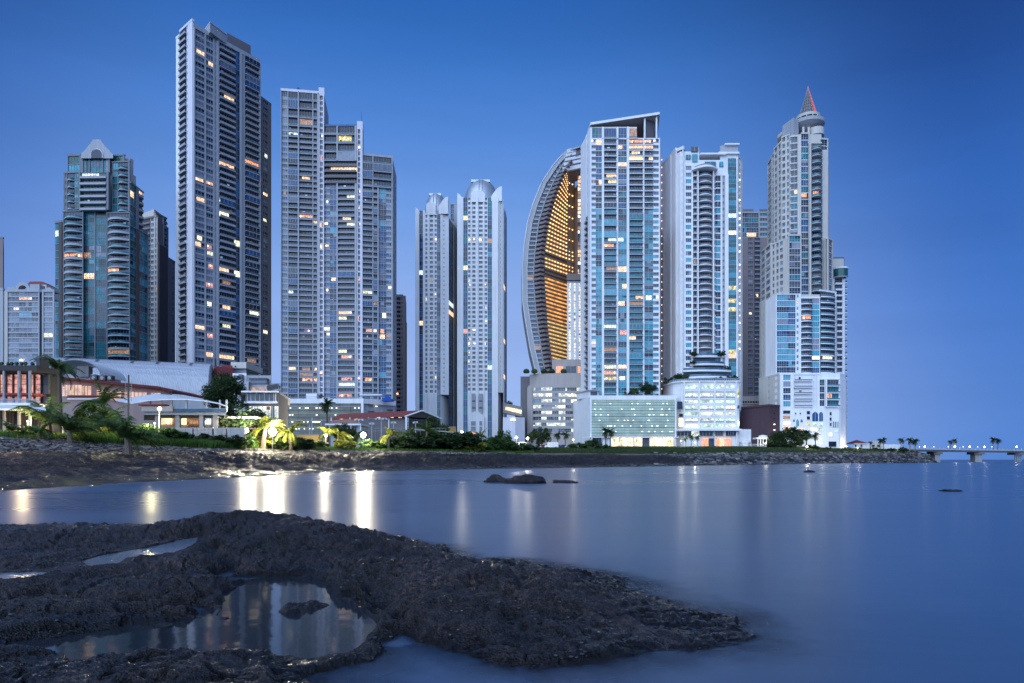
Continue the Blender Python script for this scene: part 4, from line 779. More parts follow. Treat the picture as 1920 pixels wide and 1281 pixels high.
def twin(lbl, px, lit, left, cols, side, top, horns, dome, low):
    T = Thing('residential_tower', lbl, 'tower', px, 520, lit=lit, group='white twin towers with domed roofs')
    kw = dict(wall='wall_white', wins=(('glass_navy', 3), ('glass_black', 2), ('glass_smoke', 1)), lit=.02, litset=(('lit_white', 3), ('lit_warm', 2), ('lit_cool', 1)))
    (xa, xb) = left
    body(T, [(xa, 510), (xb, 510), side[-1], (side[-1][0]-3, 560), (xa, 545)], top, 510, 'wall_white')
    fac(T, xa, 510, xb, 510, top, low, 8.55, [(c[0], c[1], {**(c[2] if len(c) > 2 else {}), **(dict(j=.15, sp=.42) if c[1] == 'P' else {})}) for c in cols], cap=0, **kw)
    fac(T, xa, 510, xb, 510, low, 845, 14, [(c[0], 'W', dict(out=c[2].get('out', .5) if len(c) > 2 else .5)) if c[1] not in 'V' else (c[0], 'V', dict(wins=(('glass_teal', 1), ('glass_blue', 1)))) for c in cols], cap=0, **kw)
    (sx, sy) = side[0]; fac(T, xb, 510, sx, sy, top, low, 8.55, [(xb+(sx-xb)*.3, 'W'), (xb+(sx-xb)*.55, 'N', dict(sp=.6)), (sx, 'W')], cap=0, **kw)
    if len(side) > 1: fac(T, sx, sy, side[1][0], side[1][1], top+14, 845, 8.55, [(sx+(side[1][0]-sx)*.55, 'V', dict(wins=(('glass_blue', 1), ('glass_navy', 1)))), (side[1][0], 'W', dict(wall='wall_mid'))], cap=0, **kw) if side[2:] == [] or True else 0  # greyer side strip: shade of the turned face put into the wall colour
    if px > 850: portal(T)
    # curved horn parapets
    m = MB()
    for (x0, y0, x1, y1) in horns:
        n = 8; Y = 509.2
        for k in range(n):
            ta, tb = k/n, (k+1)/n; e = lambda t: (x0+(x1-x0)*t, y0+(y1-y0)*math.sin(t*math.pi/2))
            (ax, ay), (bx, by) = e(ta), e(tb)
            if ax > bx: ax, ay, bx, by = bx, by, ax, ay
            q = [(ax, top+6), (bx, top+6), (bx, by), (ax, ay)]; f = [(gx(a, Y), Y, gz(b, Y)) for a, b in q]; r = [(gx(a, Y), Y+9, gz(b, Y)) for a, b in q]
            m.face(f, 'wall_white'); m.face(r[::-1], 'wall_white'); m.face([f[3], f[2], r[2], r[3]], 'wall_white'); m.face([f[0], f[3], r[3], r[0]], 'wall_white'); m.face([f[2], f[1], r[1], r[2]], 'wall_white')
    T.part('horn_parapet', m)
    # central arched parapet
    m = MB(); (cx_, cy_, rx_, ry_) = dome[1]; Y = 508.6; n = 10
    for k in range(n):
        a0, a1 = math.pi*(1-k/n), math.pi*(1-(k+1)/n)
        q = [(cx_+rx_*math.cos(a0), top+8), (cx_+rx_*math.cos(a1), top+8), (cx_+rx_*math.cos(a1), cy_-ry_*math.sin(a1)), (cx_+rx_*math.cos(a0), cy_-ry_*math.sin(a0))]
        f = [(gx(a, Y), Y, gz(b, Y)) for a, b in q]; r = [(gx(a, Y), Y+6, gz(b, Y)) for a, b in q]; m.face(f, 'wall_white'); m.face(r[::-1], 'wall_white'); m.face([f[3], f[2], r[2], r[3]], 'wall_white')
    T.part('arched_parapet', m)
    m = MB(); (dx0, dx1, dyt) = dome[0]; Y = 528; r_ = (gx(dx1, Y)-gx(dx0, Y))/2; cxx = gx((dx0+dx1)/2, Y); zb_ = gz(top, 510)-2; hz = gz(dyt, Y)-zb_
    prof = [(r_, 0), (r_, hz*.25)]+[(r_*math.cos(a), hz*.25+hz*.75*math.sin(a)) for a in [R(q) for q in range(10, 70, 10)]]
    m.lathe((cxx, Y, zb_), prof, 'dome_metal', 32); T.part('dome', m, True)
    m = MB(); rr_, zt_ = prof[-1]; m.prism([(cxx-rr_*1.15, Y-rr_), (cxx+rr_*1.05, Y-rr_), (cxx+rr_*1.05, Y+rr_), (cxx-rr_*1.15, Y+rr_)], zb_+zt_-1.6, zb_+zt_+.1, 'dome_metal'); T.part('dome_cap', m)
    m = MB()
    for q in (1, -1): m.tube([(cxx+q*1.2+math.cos(R(a))*0, Y-(r_+.15)*math.cos(R(a)), zb_+hz*.25+hz*.75*math.sin(R(a))) for a in range(0, 70, 10)], [.22]*7, 'steel_grey', 4)
    T.part('dome_rib', m)
    T.finish()
TW = (('glass_teal', 3), ('glass_blue', 3), ('glass_navy', 2), ('glass_sky', 1))
twin('right and taller of the two white twin towers, its metal dome the higher', 903,
     [(872, 405, 'lit_warm'), (881, 450, 'lit_white'), (902, 452, 'lit_white'), (918, 450, 'lit_dim'), (873, 500, 'lit_warm'), (881, 527, 'lit_cool'), (881, 538, 'lit_white'), (881, 637, 'lit_warm'), (881, 646, 'lit_white'), (881, 664, 'lit_white'), (911, 644, 'lit_white'), (889, 620, 'lit_white'), (936, 537, 'lit_warm'), (889, 646, 'lit_cool'), (911, 602, 'lit_cool'), (873, 620, 'lit_pink'), (910, 580, 'lit_cool')], (857.5, 934),
     [(869, 'W', dict(out=1.4)), (876.8, 'V', dict(wins=(('glass_navy', 3), ('glass_blue', 4), ('glass_teal', 3)), nm=1)), (883, 'P', dict(j=.1)), (884.5, 'W', dict(out=1.2)), (892.8, 'P', dict(j=.12)), (896.5, 'W', dict(out=1.9)), (906.3, 'P', dict(j=.14)), (908, 'W', dict(out=1.2)), (914.5, 'P', dict(j=.1)), (922.5, 'V', dict(wins=TW, nm=1)), (934, 'W', dict(out=1.4))],
     [(943.5, 513.5), (949, 540)], 371, [(868, 374, 857.5, 362.5), (921, 368, 941, 349.5)], ((871, 934, 338), (896.5, 366, 13, 9)), 736)
twin('left and shorter of the two white twin towers', 815,
     [(789, 511, 'lit_cool'), (808, 530, 'lit_dim'), (819, 555, 'lit_white'), (801, 564, 'lit_white'), (789, 609, 'lit_warm'), (796, 618, 'lit_olive'), (848, 568, 'lit_cool'), (848, 585, 'lit_warm'), (819, 711, 'lit_white'), (809, 693, 'lit_dim')], (779, 825.5),
     [(786.5, 'W', dict(out=1.4)), (793, 'V', dict(wins=(('glass_blue', 3), ('glass_navy', 3)))), (797, 'W', dict(out=.6)), (802, 'P', dict(j=.08)), (805, 'W', dict(out=1.5)), (813, 'P', dict(j=.1)), (814.5, 'W'), (819.5, 'P', dict(j=.06)), (825.5, 'V', dict(wins=(('glass_blue', 2), ('glass_navy', 2), ('blind', 1))))],
     [(841, 513), (857, 540)], 395, [(787, 398, 779, 389), (822, 388, 840, 368.5)], ((797, 838, 361), (808, 385, 9, 6)), 740)
T = Thing('annex_building', 'dark teal glass stair slab squeezed between the white twin towers', 'building', 850, 545, lit=[(848, 568, 'lit_cool'), (848, 585, 'lit_warm')])
body(T, [(845, 545), (857, 545), (857, 560), (845, 560)], 382, 545, 'wall_shade'); fac(T, 846, 544, 857, 544, 384, 815, 8.6, [(851, 'G', dict(wins=(('glass_blue', 1), ('glass_navy', 1)))), (857, 'W')], wall='wall_mid'); T.finish()
T = Thing('gate_building', 'low yellow-lit gate block at ground level between the white twin towers', 'building', 846, 506); body(T, [(838, 506), (855, 506), (855, 509), (838, 509)], 800, 506, 'wall_yellow'); T.finish()  # yellow lamplight on this block is put into its wall colour
# --- 9 crescent (sail) tower
T = Thing('sail_tower', 'curved sail-shaped tower with amber-lit galleries inside its crescent', 'tower', 1035, 520)
Oc = [(276, 1090), (279.6, 1065.4), (290, 1055), (310, 1037), (345, 1014), (382.7, 998.6), (418, 988), (464, 981), (502, 978.7), (567, 979), (602, 984), (655, 993), (703, 1004.5)]
Zc_ = [(276, 1094), (290, 1072), (312, 1054), (335, 1041), (378, 1022), (418, 1010), (481, 1002), (524, 1000), (589, 1005), (677, 1018), (703, 1023)]
Ic = [(276, 1100), (300, 1073), (322, 1059), (378, 1038), (418, 1028), (481, 1019.5), (524, 1020.5), (611, 1026), (688, 1036), (703, 1038)]
ip = lambda tab, y: float(np.interp(y, [q[0] for q in tab], [q[1] for q in tab]))
Y0 = 500.; Yb = 528.; m = MB(); N = 60; ys_ = [277+(703-277)*k/N for k in range(N+1)]
def W_(y): return ip(Oc, y)+9
for k in range(N):
    a, b = ys_[k], ys_[k+1]
    oa, ob, wa, wb = ip(Oc, a), ip(Oc, b), W_(a), W_(b)
    f = lambda px, py, Y: (gx(px, Y0), Y, gz(py, Y0))
    m.face([f(ob, b, Y0-2), f(wb, b, Y0-2), f(wa, a, Y0-2), f(oa, a, Y0-2)], 'wall_mid')
    m.face([f(ob, b, Y0-2), f(oa, a, Y0-2), f(oa, a, Yb), f(ob, b, Yb)], 'wall_mid')
    m.face([f(wb, b, Y0-2), f(wa, a, Y0-2), f(wa, a, Y0), f(wb, b, Y0)], 'wall_shade')
    ia, ib = ip(Ic, a), ip(Ic, b)
    m.face([f(wb, b, Y0), f(ib, b, Y0), f(ia, a, Y0), f(wa, a, Y0)], 'wall_shade')
    m.face([f(ob, b, Yb), f(ib+8, b, Yb), f(ia+8, a, Yb), f(oa, a, Yb)][::-1], 'wall_shade')
T.part('curved_shell', m)
for tab, off, nm, wd in ((Oc, 9, 'rib', .55), (Zc_, 0, 'rib', .45), (Oc, 1.2, 'rib', .3)):
    m = MB(); pts = [(gx(ip(tab, y)+off, Y0), Y0-2.3 if off == 1.2 else Y0-1.5, gz(y, Y0)) for y in ys_[2:]]; m.tube(pts, [wd]*len(pts), 'wall_white' if off else 'wall_mid', 4); T.part(nm, m)
nf = 49; y = 300.; k = 0
while y < 698:
    h = 8.1; wl, zl, il = W_(y), ip(Zc_, y), ip(Ic, y); z0 = gz(y+h, Y0); z1 = gz(y, Y0); H_ = z1-z0
    mm = MB(); mm.box(gx(wl+.4, Y0), gx(zl-.3, Y0), Y0-.5, Y0-.3, z0+.9, z1-.3, pick((('glass_smoke', 3), ('blind_dark', 3), ('glass_black', 1), ('lit_dim', .15), ('lit_white', .1))))
    mm.box(gx(wl+.4, Y0), gx(zl-.3, Y0), Y0-1.2, Y0-.2, z0-.2, z0+.8, 'wall_mid'); T.add('window', mm, 8., Y0)
    mm = MB(); a0, a1, am = gx(zl, Y0), gx(il, Y0), gx(zl*.4+il*.6, Y0)
    poly = [(a0, Y0), (a0, Y0-1.6), (a0+(am-a0)*.5, Y0-2.4), (am, Y0-5.2), (a1, Y0-2.8), (a1, Y0)]
    mm.prism(poly, z0-.15, z0+1.45, 'wall_taupe'); T.add('balcony', mm, 9., Y0)
    y += h; k += 1
# inner gallery wall receding from the shell to the inner corner
def gal(px, YA, YB, xa, xb):
    t = (px-xa)/(xb-xa); return YA+(YB-YA)*t
for k in range(51):
    y = 318+k*7.45
    if y > 692: break
    ia = ip(Ic, y+3)+.6; ia = max(ia, 1021 if y > 480 else ia)
    if ia > 1061: continue
    YA, YB = 501., 523.; A = P(ia, YA); B = P(1064, YB); L = math.hypot(B[0]-A[0], B[1]-A[1]); d = ((B[0]-A[0])/L, (B[1]-A[1])/L); fr = (A[0], A[1], d[0], d[1], d[1], -d[0])
    z0 = gz(y+7.45, YA); z1 = gz(y, YA)+.02; hh = z1-z0
    mech = (470 < y < 480) or (y > 500 and y < 512)
    T.wall.fbox(fr, 0, L, 0, .5, z0, z0+hh*.48, 'wall_bronze'); T.wall.fbox(fr, 0, L, -6, 0, z0, z1, 'wall_shade')
    mt = 'lit_gold' if y < 500 else ('lit_amber' if y < 598 else 'lit_olive')
    if mech: T.wall.fbox(fr, 0, L, 0, .3, z0+hh*.48, z1, 'wall_brown'); continue
    n = max(1, int(L/3.6))
    for i in range(n):
        u0, u1 = L*i/n, L*(i+1)/n; mm = MB()
        if mt == 'lit_gold': mm.fbox(fr, u0+.05, u1-.05, .0, .12, z0+hh*.48, z1-.1, 'lit_backglow'); mm.fbox(fr, (u0+u1)/2-.42, (u0+u1)/2+.42, .12, .6, z0+hh*.62, z1-.5, 'lit_gold')
        elif mt == 'lit_amber': mm.fbox(fr, u0+.1, u1-.1, .0, .14, z0+hh*.5, z1-.2, 'lit_amber')
        else: mm.fbox(fr, u0+.05, u1-.05, .0, .1, z0+hh*.48, z1-.1, 'lit_backglow'); mm.fbox(fr, u0+.4, u1-.4, .1, .45, z1-.95, z1-.45, 'lit_olive')
        T.add('gallery_light', mm, (u1-u0)*hh, YA)
    # second leg of the gallery
    if y < 505:
        A2 = B; B2 = P(1077, 529); L2 = math.hypot(B2[0]-A2[0], B2[1]-A2[1]); d = ((B2[0]-A2[0])/L2, (B2[1]-A2[1])/L2); f2 = (A2[0], A2[1], d[0], d[1], d[1], -d[0])
        T.wall.fbox(f2, 0, L2, -4, .5, z0, z1, 'wall_bronze')
        if k % 3 == 0 or k > 18:
            for i in range(2): mm = MB(); mm.fbox(f2, L2*(.12+.45*i), L2*(.12+.45*i)+.9, .5, .9, z0+hh*.62, z1-.45, 'lit_gold'); T.add('gallery_light', mm, 2, YA)
T.wall.prism([P(1077, 529), P(1083.5, 520), P(1092, 520), P(1092, 535), P(1077, 535)], 20, gz(330, 505), 'wall_taupe')
T.wall.prism([P(1058, 524), P(1064, 522), P(1078, 530), P(1078, 540), P(1058, 535)], 20, gz(311, 505), 'wall_taupe')
fac(T, 1083.5, 519, 1091, 519, 330, 520, 7.45, [(1091, 'G', dict(wins=(('lit_warm', 5), ('lit_white', 2), ('lit_dim', 4), ('glass_smoke', 2)), sb=.6))], wall='wall_taupe', cap=0)
# white lit slab low in the crescent
T.wall.prism([P(1063, 507), P(1093, 507), P(1093, 516), P(1063, 516)], 20, gz(527, 507), 'wall_mid'); T.wall.prism([P(1062.5, 505.5), P(1093, 505.5), P(1093, 517), P(1062.5, 517)], gz(526, 507), gz(514.5, 507), 'wall_taupe')
fac(T, 1063, 506.5, 1091, 506.5, 531, 676, 5.6, [(1066, 'W'), (1070, 'N', dict(wins=(('lit_white', 1),), j=.1, sp=.2)), (1076, 'W'), (1079, 'N', dict(wins=(('lit_white', 3), ('lit_cool', 1)), j=.1, sp=.2)), (1085, 'W'), (1088.5, 'N', dict(wins=(('lit_white', 1),), j=.1, sp=.2)), (1091, 'W')], wall='wall_white', cap=0)
# louvred bridge joining the shells at the top
m = MB()
for i, (a, b) in enumerate([((1063, 281), (1092, 275)), ((1061, 289.5), (1092, 283)), ((1059, 298), (1092, 291)), ((1057, 306.5), (1092, 299)), ((1055, 315.5), (1092, 308))]):
    YA, YB = 498., 503.; z0, z1 = gz(a[1], YA), gz(b[1], YB); A = (gx(a[0], YA), YA); B = (gx(b[0], YB), YB); th = 2.1 if i % 4 else 2.8
    m.hexa([(A[0], A[1]-1, z0-th), (B[0], B[1]-1, z1-th), (B[0], B[1]+1.4, z1-th), (A[0], A[1]+1.4, z0-th), (A[0], A[1]-1, z0), (B[0], B[1]-1, z1), (B[0], B[1]+1.4, z1), (A[0], A[1]+1.4, z0)], 'wall_white')
m.hexa([(gx(1059, 500), 501, gz(319, 500)), (gx(1092, 504), 505, gz(311, 504)), (gx(1092, 504), 530, gz(311, 504)), (gx(1059, 500), 530, gz(319, 500)), (gx(1064, 500), 501, gz(281, 500)), (gx(1092, 504), 505, gz(277, 504)), (gx(1092, 504), 530, gz(277, 504)), (gx(1064, 500), 530, gz(281, 500))], 'wall_taupe')
T.part('roof_louvres', m)
T.finish()
T = Thing('podium_building', 'stone-clad curved podium with ribbon windows under the sail-shaped tower', 'building', 1030, 480, lit=[(1065, 740, 'lit_office'), (1055, 740, 'lit_office')])
body(T, [(976, 486), (994, 486), (994, 505), (976, 505)], 706, 486, 'wall_shade')
arc = [(990, 480), (1000, 477), (1015, 474), (1035, 472), (1060, 471), (1092, 471)]
T.wall.prism([P(a, b) for a, b in arc]+[P(1092, 500), P(990, 500)], 4, gz(721, 472), 'panel_stone')
arc2 = [(993, 482), (1005, 479), (1020, 476), (1040, 474.5), (1060, 474), (1092, 474)]
T.wall.prism([P(a, b) for a, b in arc2]+[P(1092, 500), P(993, 500)], gz(721, 472), gz(700, 474), 'panel_stone')
body(T, [(1035, 484), (1092, 484), (1092, 500), (1035, 500)], 674, 484, 'wall_stone'); 
fac(T, 1036, 483.5, 1092, 483.5, 687, 700, 13, [(1043, 'W'), (1056, 'V', dict(wins=(('lit_orange', 1),))), (1061, 'W'), (1080, 'V', dict(wins=(('glass_smoke', 1),))), (1083, 'W'), (1092, 'V', dict(wins=(('lit_orange', 1),)))], wall='wall_stone', cap=0)
OFF = (('lit_office', 5), ('glass_smoke', 2), ('glass_black', 2), ('blind', 3), ('lit_white', .7))
for (a, ya), (b, yb) in zip(arc[1:], arc[2:]):
    nc = max(1, round((b-a)/11)); fac(T, a, ya-.05, b, yb-.05, 727, 815, 10.6, [(a+(b-a)*(i+1)/nc, 'G', dict(sb=1.9, slab='wall_stone', wins=OFF, nm=2)) for i in range(nc)], wall='panel_stone', cap=0, lit=0)
fac(T, 990, 479.9, 1000, 476.9, 727, 815, 10.6, [(1000, 'W', dict(out=.9, wall='wall_stone'))], wall='wall_stone', cap=0)
m = MB()
for q in (987, 1002, 1020, 1035, 1057): m.lathe((gx(q, 476), 477, gz(700, 474)), [(.2, .2), (1.9, .5), (2.3, 1.6), (1.7, 2.9), (.5, 3.5)], 'leaf_dark', 10)
T.part('planter_shrub', m)
T.finish()
# --- 10 aqua tower with the raked roof blade
T = Thing('residential_tower', 'turquoise glass and white tower under a raked roof blade, right of the sail-shaped tower', 'tower', 1170, 450,
          lit=[(1113, 268, 'lit_warm'), (1123, 269, 'lit_warm'), (1191, 268, 'lit_orange'), (1215, 268, 'lit_warm'), (1232, 268, 'lit_warm'), (1191, 278, 'lit_warm'), (1215, 278, 'lit_warm'), (1166, 283, 'lit_warm'), (1194, 292, 'lit_warm'), (1191, 303, 'lit_gold'), (1215, 300, 'lit_warm'), (1170, 305, 'lit_warm'), (1143, 336, 'lit_warm'), (1143, 328, 'lit_warm'), (1123, 342, 'lit_warm'), (1113, 342, 'lit_dim'), (1143, 347, 'lit_warm'), (1143, 450, 'lit_cool'), (1143, 457, 'lit_orange'), (1165, 450, 'lit_cool'),
               (1163, 503, 'lit_warm'), (1143, 502, 'lit_dim'), (1170, 534, 'lit_warm'), (1190, 554, 'lit_warm'), (1215, 555, 'lit_white'), (1228, 554, 'lit_green'), (1169, 566, 'lit_warm'), (1190, 566, 'lit_dim'), (1143, 552, 'lit_warm'), (1143, 608, 'lit_orange'), (1143, 618, 'lit_cool'), (1163, 619, 'lit_pink'), (1190, 638, 'lit_warm'), (1113, 649, 'lit_warm'), (1143, 660, 'lit_dim'), (1143, 692, 'lit_green'), (1160, 692, 'lit_warm'), (1143, 702, 'lit_orange'), (1143, 713, 'lit_olive'), (1162, 713, 'lit_white')])
body(T, [(1090, 466), (1108, 440), (1237, 440), (1240, 470), (1092, 480)], 262, 440, 'wall_white'); body(T, [(1094, 464), (1108, 440), (1194, 440), (1194, 466)], 238, 440, 'wall_white')
AQ = (('glass_cyan', 4), ('glass_teal', 3), ('glass_sky', 2), ('glass_navy', 1.5)); AQU = (('glass_navy', 3), ('glass_blue', 3), ('glass_teal', 2), ('glass_smoke', 1))
fac(T, 1090, 466, 1099, 453, 275, 760, 10.8, [(1099, 'W')], wall='wall_white', cap=0); fac(T, 1099, 453, 1108, 440, 256, 410, 21.6, [(1101, 'W'), (1103.5, 'N'), (1108, 'W')], wall='wall_white', cap=0); fac(T, 1099, 453, 1108, 440, 410, 760, 10.8, [(1103.5, 'B', dict(proj=1.5, slab='wall_mid', rail='wall_mid')), (1108, 'W')], wall='wall_white', cap=0)
def aq(up):
    wn = AQU if up else AQ; bl = [('rail_glass', 3), ('rail_teal', 1)] if up else [('rail_teal', 3), ('rail_glass', 2)]; bk = (('glass_navy', 2), ('glass_black', 2)) if up else (('glass_teal', 3), ('glass_cyan', 2), ('glass_navy', 2))
    w1 = (('glass_navy', 3), ('glass_blue', 1)) if up else (('glass_navy', 3), ('glass_sky', 2), ('glass_cyan', 1.5))
    return [(1109, 'W', dict(out=.8)), (1117, 'P', dict(j=.02, sp=.45, wins=w1)), (1128, 'G', dict(wins=wn, sb=.35)), (1132, 'W', dict(out=1.6)), (1155.5, 'B', dict(rail=bl, proj=1.7, back=bk, enc=.07, wins=wn)), (1159, 'W', dict(out=.7)), (1174.5, 'G', dict(wins=wn, sb=.3, nm=2)), (1179, 'W', dict(out=1.8)),
            (1205, 'B', dict(rail=bl, proj=1.7, back=bk, enc=.05, wins=wn)), (1208, 'W', dict(out=.7)), (1224.5, 'B' if up else 'G', dict(wins=wn, rail=bl, back=bk, sb=.35, nm=1)), (1235, 'P', dict(j=.02, sp=.42, wins=w1)), (1237, 'W', dict(out=.8))]
fac(T, 1108, 440, 1237, 440, 262, 392, 10.85, aq(True), cap=.8, wall='wall_white', lit=.015)
fac(T, 1108, 440, 1237, 440, 392, 760, 10.85, aq(False), cap=0, wall='wall_white', slab='wall_mid', lit=.02)
fac(T, 1108, 439.9, 1194, 439.9, 240, 261, 21, [(1110, 'W'), (1128, 'G', dict(wins=(('glass_teal', 1),), nm=2)), (1132, 'W', dict(out=1.6)), (1155.5, 'B', dict(rail='rail_glass', back=(('glass_blue', 1),))), (1159, 'W', dict(out=1.4)), (1174.5, 'G', dict(wins=(('glass_blue', 1), ('glass_navy', 1)))), (1179, 'W', dict(out=1.8)), (1194, 'B', dict(back=(('lit_dim', 1),)))], wall='wall_white', cap=0, lit=0)
m = MB()   # raked roof blade
def rb(px, Y, py, yr=440): return (gx(px, Y), Y, gz(py, yr))
a = [rb(1107, 438, 237), rb(1237, 437, 219), rb(1232, 474, 219), rb(1094, 470, 237)]
m.face(a[::-1], 'wall_stone'); m.face([(q[0], q[1], q[2]+1.6) for q in a], 'wall_mid')
for i in range(4): p, q = a[i], a[(i+1) % 4]; m.face([p, q, (q[0], q[1], q[2]+1.6), (p[0], p[1], p[2]+1.6)], 'wall_white')
T.part('roof_blade', m)
m = MB(); m.hexa([rb(1211, 441, 257), rb(1226, 446, 257), rb(1226, 466, 257), rb(1211, 468, 257), rb(1211, 441, 224), rb(1228, 446, 221), rb(1228, 466, 221), rb(1211, 468, 224)], 'wall_shade'); T.part('stair_head', m)
for q in (1207, 1229): m = MB(); m.box(gx(q, 440), gx(q+2.6, 440), 438.6, 440.2, gz(262, 440), gz(220+ (1237-q)*.13, 440), 'wall_white'); T.part('roof_column', m)
# side stair with its column of amber lamps
fac(T, 1237, 440, 1243, 466, 420, 770, 9, [(1243, 'W', dict(out=.2))], wall='wall_taupe', cap=0)
for k in range(31):
    y = 300+k*14.3; m = MB(); Y = 451.; m.box(gx(1239.3, Y), gx(1240.9, Y), Y-1.2, Y-.6, gz(y+1.6, Y), gz(y, Y), 'lamp_amber'); T.part('stair_lamp', m)
T.finish()
T = Thing('parking_podium', 'white podium with a wide pale green glass front below the turquoise tower', 'building', 1180, 436)
body(T, [(1075, 470), (1107, 430), (1267, 430), (1267, 470)], 743, 430, 'wall_white', z0=4)
m = MB(); za, zb2, z0 = gz(756, 470), gz(743, 430), 4.
T.wall.box(gx(1106, 430), gx(1267.5, 430), 428.8, 430, gz(750, 430), gz(742, 430), 'wall_white'); T.wall.box(gx(1106, 430), gx(1109, 430), 428.8, 430, 8, gz(750, 430), 'wall_white'); T.wall.box(gx(1265, 430), gx(1267.5, 430), 428.8, 430, 8, gz(750, 430), 'wall_white')
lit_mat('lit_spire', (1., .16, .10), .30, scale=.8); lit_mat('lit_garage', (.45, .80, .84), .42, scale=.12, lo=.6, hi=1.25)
glass_mat('glass_garage', (.16, .34, .36), rough=.2, var=.25)
zt_, zb_ = gz(750, 430), gz(818, 430); nr = 13
for r_i in range(nr):
    a, b = zb_+(zt_-zb_)*r_i/nr, zb_+(zt_-zb_)*(r_i+1)/nr
    for c in range(7):
        x0, x1 = gx(1109, 430)+(gx(1265, 430)-gx(1109, 430))*c/7, gx(1109, 430)+(gx(1265, 430)-gx(1109, 430))*(c+1)/7
        m = MB(); m.box(x0+.08, x1-.08, 429.75, 429.9, a+.35, b, 'lit_garage'); m.box(x0, x1, 429.5, 429.95, a, a+.35, 'steel_grey' if r_i % 2 == 0 else 'rail_glass')
        for q in range(1, 4): xx = x0+(x1-x0)*q/4; m.box(xx-.05, xx+.05, 429.6, 429.74, a+.35, b, 'steel_grey')
        T.add('window', m, (x1-x0)*(b-a), 430)
for k in range(70):
    r_i = rnd.randrange(0, 7)*2; zz_ = zb_+(zt_-zb_)*(r_i+1.7)/nr; xx = gx(rnd.uniform(1112, 1262), 430); m = MB(); m.box(xx-.35, xx+.35, 429.35, 429.55, zz_-.25, zz_+.1, 'lamp_cool'); T.add('ceiling_lamp', m, 1, 430)
for q0, q1, mt in ((1112, 1128, 'glass_smoke'), (1130, 1144, 'wall_white'), (1146, 1156, 'lit_lobby'), (1157, 1169, 'lit_lobby'), (1170, 1187, 'lit_lobby'), (1188, 1203, 'lit_lobby'), (1205, 1217, 'glass_smoke'), (1219, 1231, 'lit_lobby'), (1232, 1247, 'lit_white'), (1248, 1262, 'lit_lobby')):
    m = MB(); Y = 429.; z0, z1 = gz(839, Y), gz(821, Y); m.box(gx(q0, Y), gx(q1, Y), Y-.2, Y, z0, z1, mt)
    for s in range(1, 3): xx = gx(q0+(q1-q0)*s/3, Y); m.box(xx-.08, xx+.08, Y-.35, Y-.2, z0, z1, 'steel_grey')
    T.part('shopfront', m)
for q in (1109, 1145, 1188, 1218, 1265): T.wall.box(gx(q-1, 428), gx(q+1, 428), 427, 428.6, 8, gz(820, 428), 'wall_white')
T.wall.box(gx(1090, 430), gx(1270, 430), 426.5, 428.7, gz(821, 430), gz(819.5, 430), 'wall_white')
# roof terrace parts
m = MB(); Y = 434.
for k in range(60): xx = gx(1100+k*2.85, 429.6); m.box(xx-.04, xx+.04, 429.5, 429.6, zb2, zb2+1.1, 'steel_grey')
m.box(gx(1100, 429.6), gx(1271, 429.6), 429.45, 429.62, zb2+1.1, zb2+1.2, 'steel_grey'); T.part('railing', m)
m = MB(); m.prism([P(1082, 455), P(1104, 436), P(1122, 436), P(1122, 448), P(1090, 462)], zb2, gz(733, 436), 'wall_white'); m.prism([P(1078, 458), P(1104, 433), P(1124, 433), P(1124, 450), P(1086, 466)], gz(733, 436), gz(731.5, 436), 'wall_mid')
m.box(gx(1107, 435.9), gx(1120, 435.9), 435.8, 436, zb2+1, gz(734.5, 436), 'glass_navy'); T.part('roof_pavilion', m)
T.finish()
# --- 11 white tower with curved balconies
T = Thing('residential_tower', 'white tower with a stack of curved balconies and a teal glass strip', 'tower', 1320, 460,
          lit=[(1274, 430, 'lit_warm'), (1274, 442, 'lit_olive'), (1373, 408, 'lit_cool'), (1369, 437, 'lit_white'), (1364, 541, 'lit_olive'), (1373, 541, 'lit_olive'), (1368, 565, 'lit_olive'), (1376, 565, 'lit_olive'), (1368, 577, 'lit_olive'), (1372, 660, 'lit_olive'), (1372, 668, 'lit_warm')])
body(T, [(1241, 476), (1268, 450), (1276, 446), (1350, 446), (1382, 446), (1391, 462), (1388, 485), (1243, 490)], 300, 446, 'wall_white')
body(T, [(1250, 468), (1268, 450), (1276, 446), (1311, 446), (1311, 470)], 284, 446, 'wall_white'); body(T, [(1350, 446), (1382, 446), (1391, 458), (1388, 476), (1350, 476)], 285, 446, 'wall_white')
body(T, [(1350, 449), (1384, 449), (1384, 470), (1344, 470)], 269, 446, 'wall_mid'); body(T, [(1295, 450), (1311, 450), (1311, 466), (1290, 466)], 271, 446, 'wall_mid')
kw = dict(wall='wall_white', wins=(('glass_navy', 3), ('glass_blue', 2), ('glass_sky', 1), ('glass_smoke', 1)), lit=.012)
WL = (('glass_navy', 3), ('glass_cyan', 2.5), ('glass_blue', 1), ('glass_sky', 1))
fac(T, 1241, 476, 1257, 460.5, 312, 770, 12.1, [(1257, 'W', dict(out=.3))], cap=1, **kw); fac(T, 1257, 460.5, 1268, 450, 293, 770, 12.1, [(1260, 'W', dict(out=.9)), (1268, 'W')], cap=1, **kw)
fac(T, 1268, 450, 1282, 445, 286, 712, 12.1, [(1270, 'W'), (1280, 'P', dict(j=.02)), (1282, 'W')], cap=2, **kw)
fac(T, 1282, 446, 1299, 446, 312, 705, 12.1, [(1285.5, 'W'), (1296, 'P', dict(j=.02, wins=WL)), (1299, 'W', dict(out=.9))], cap=1, **kw)
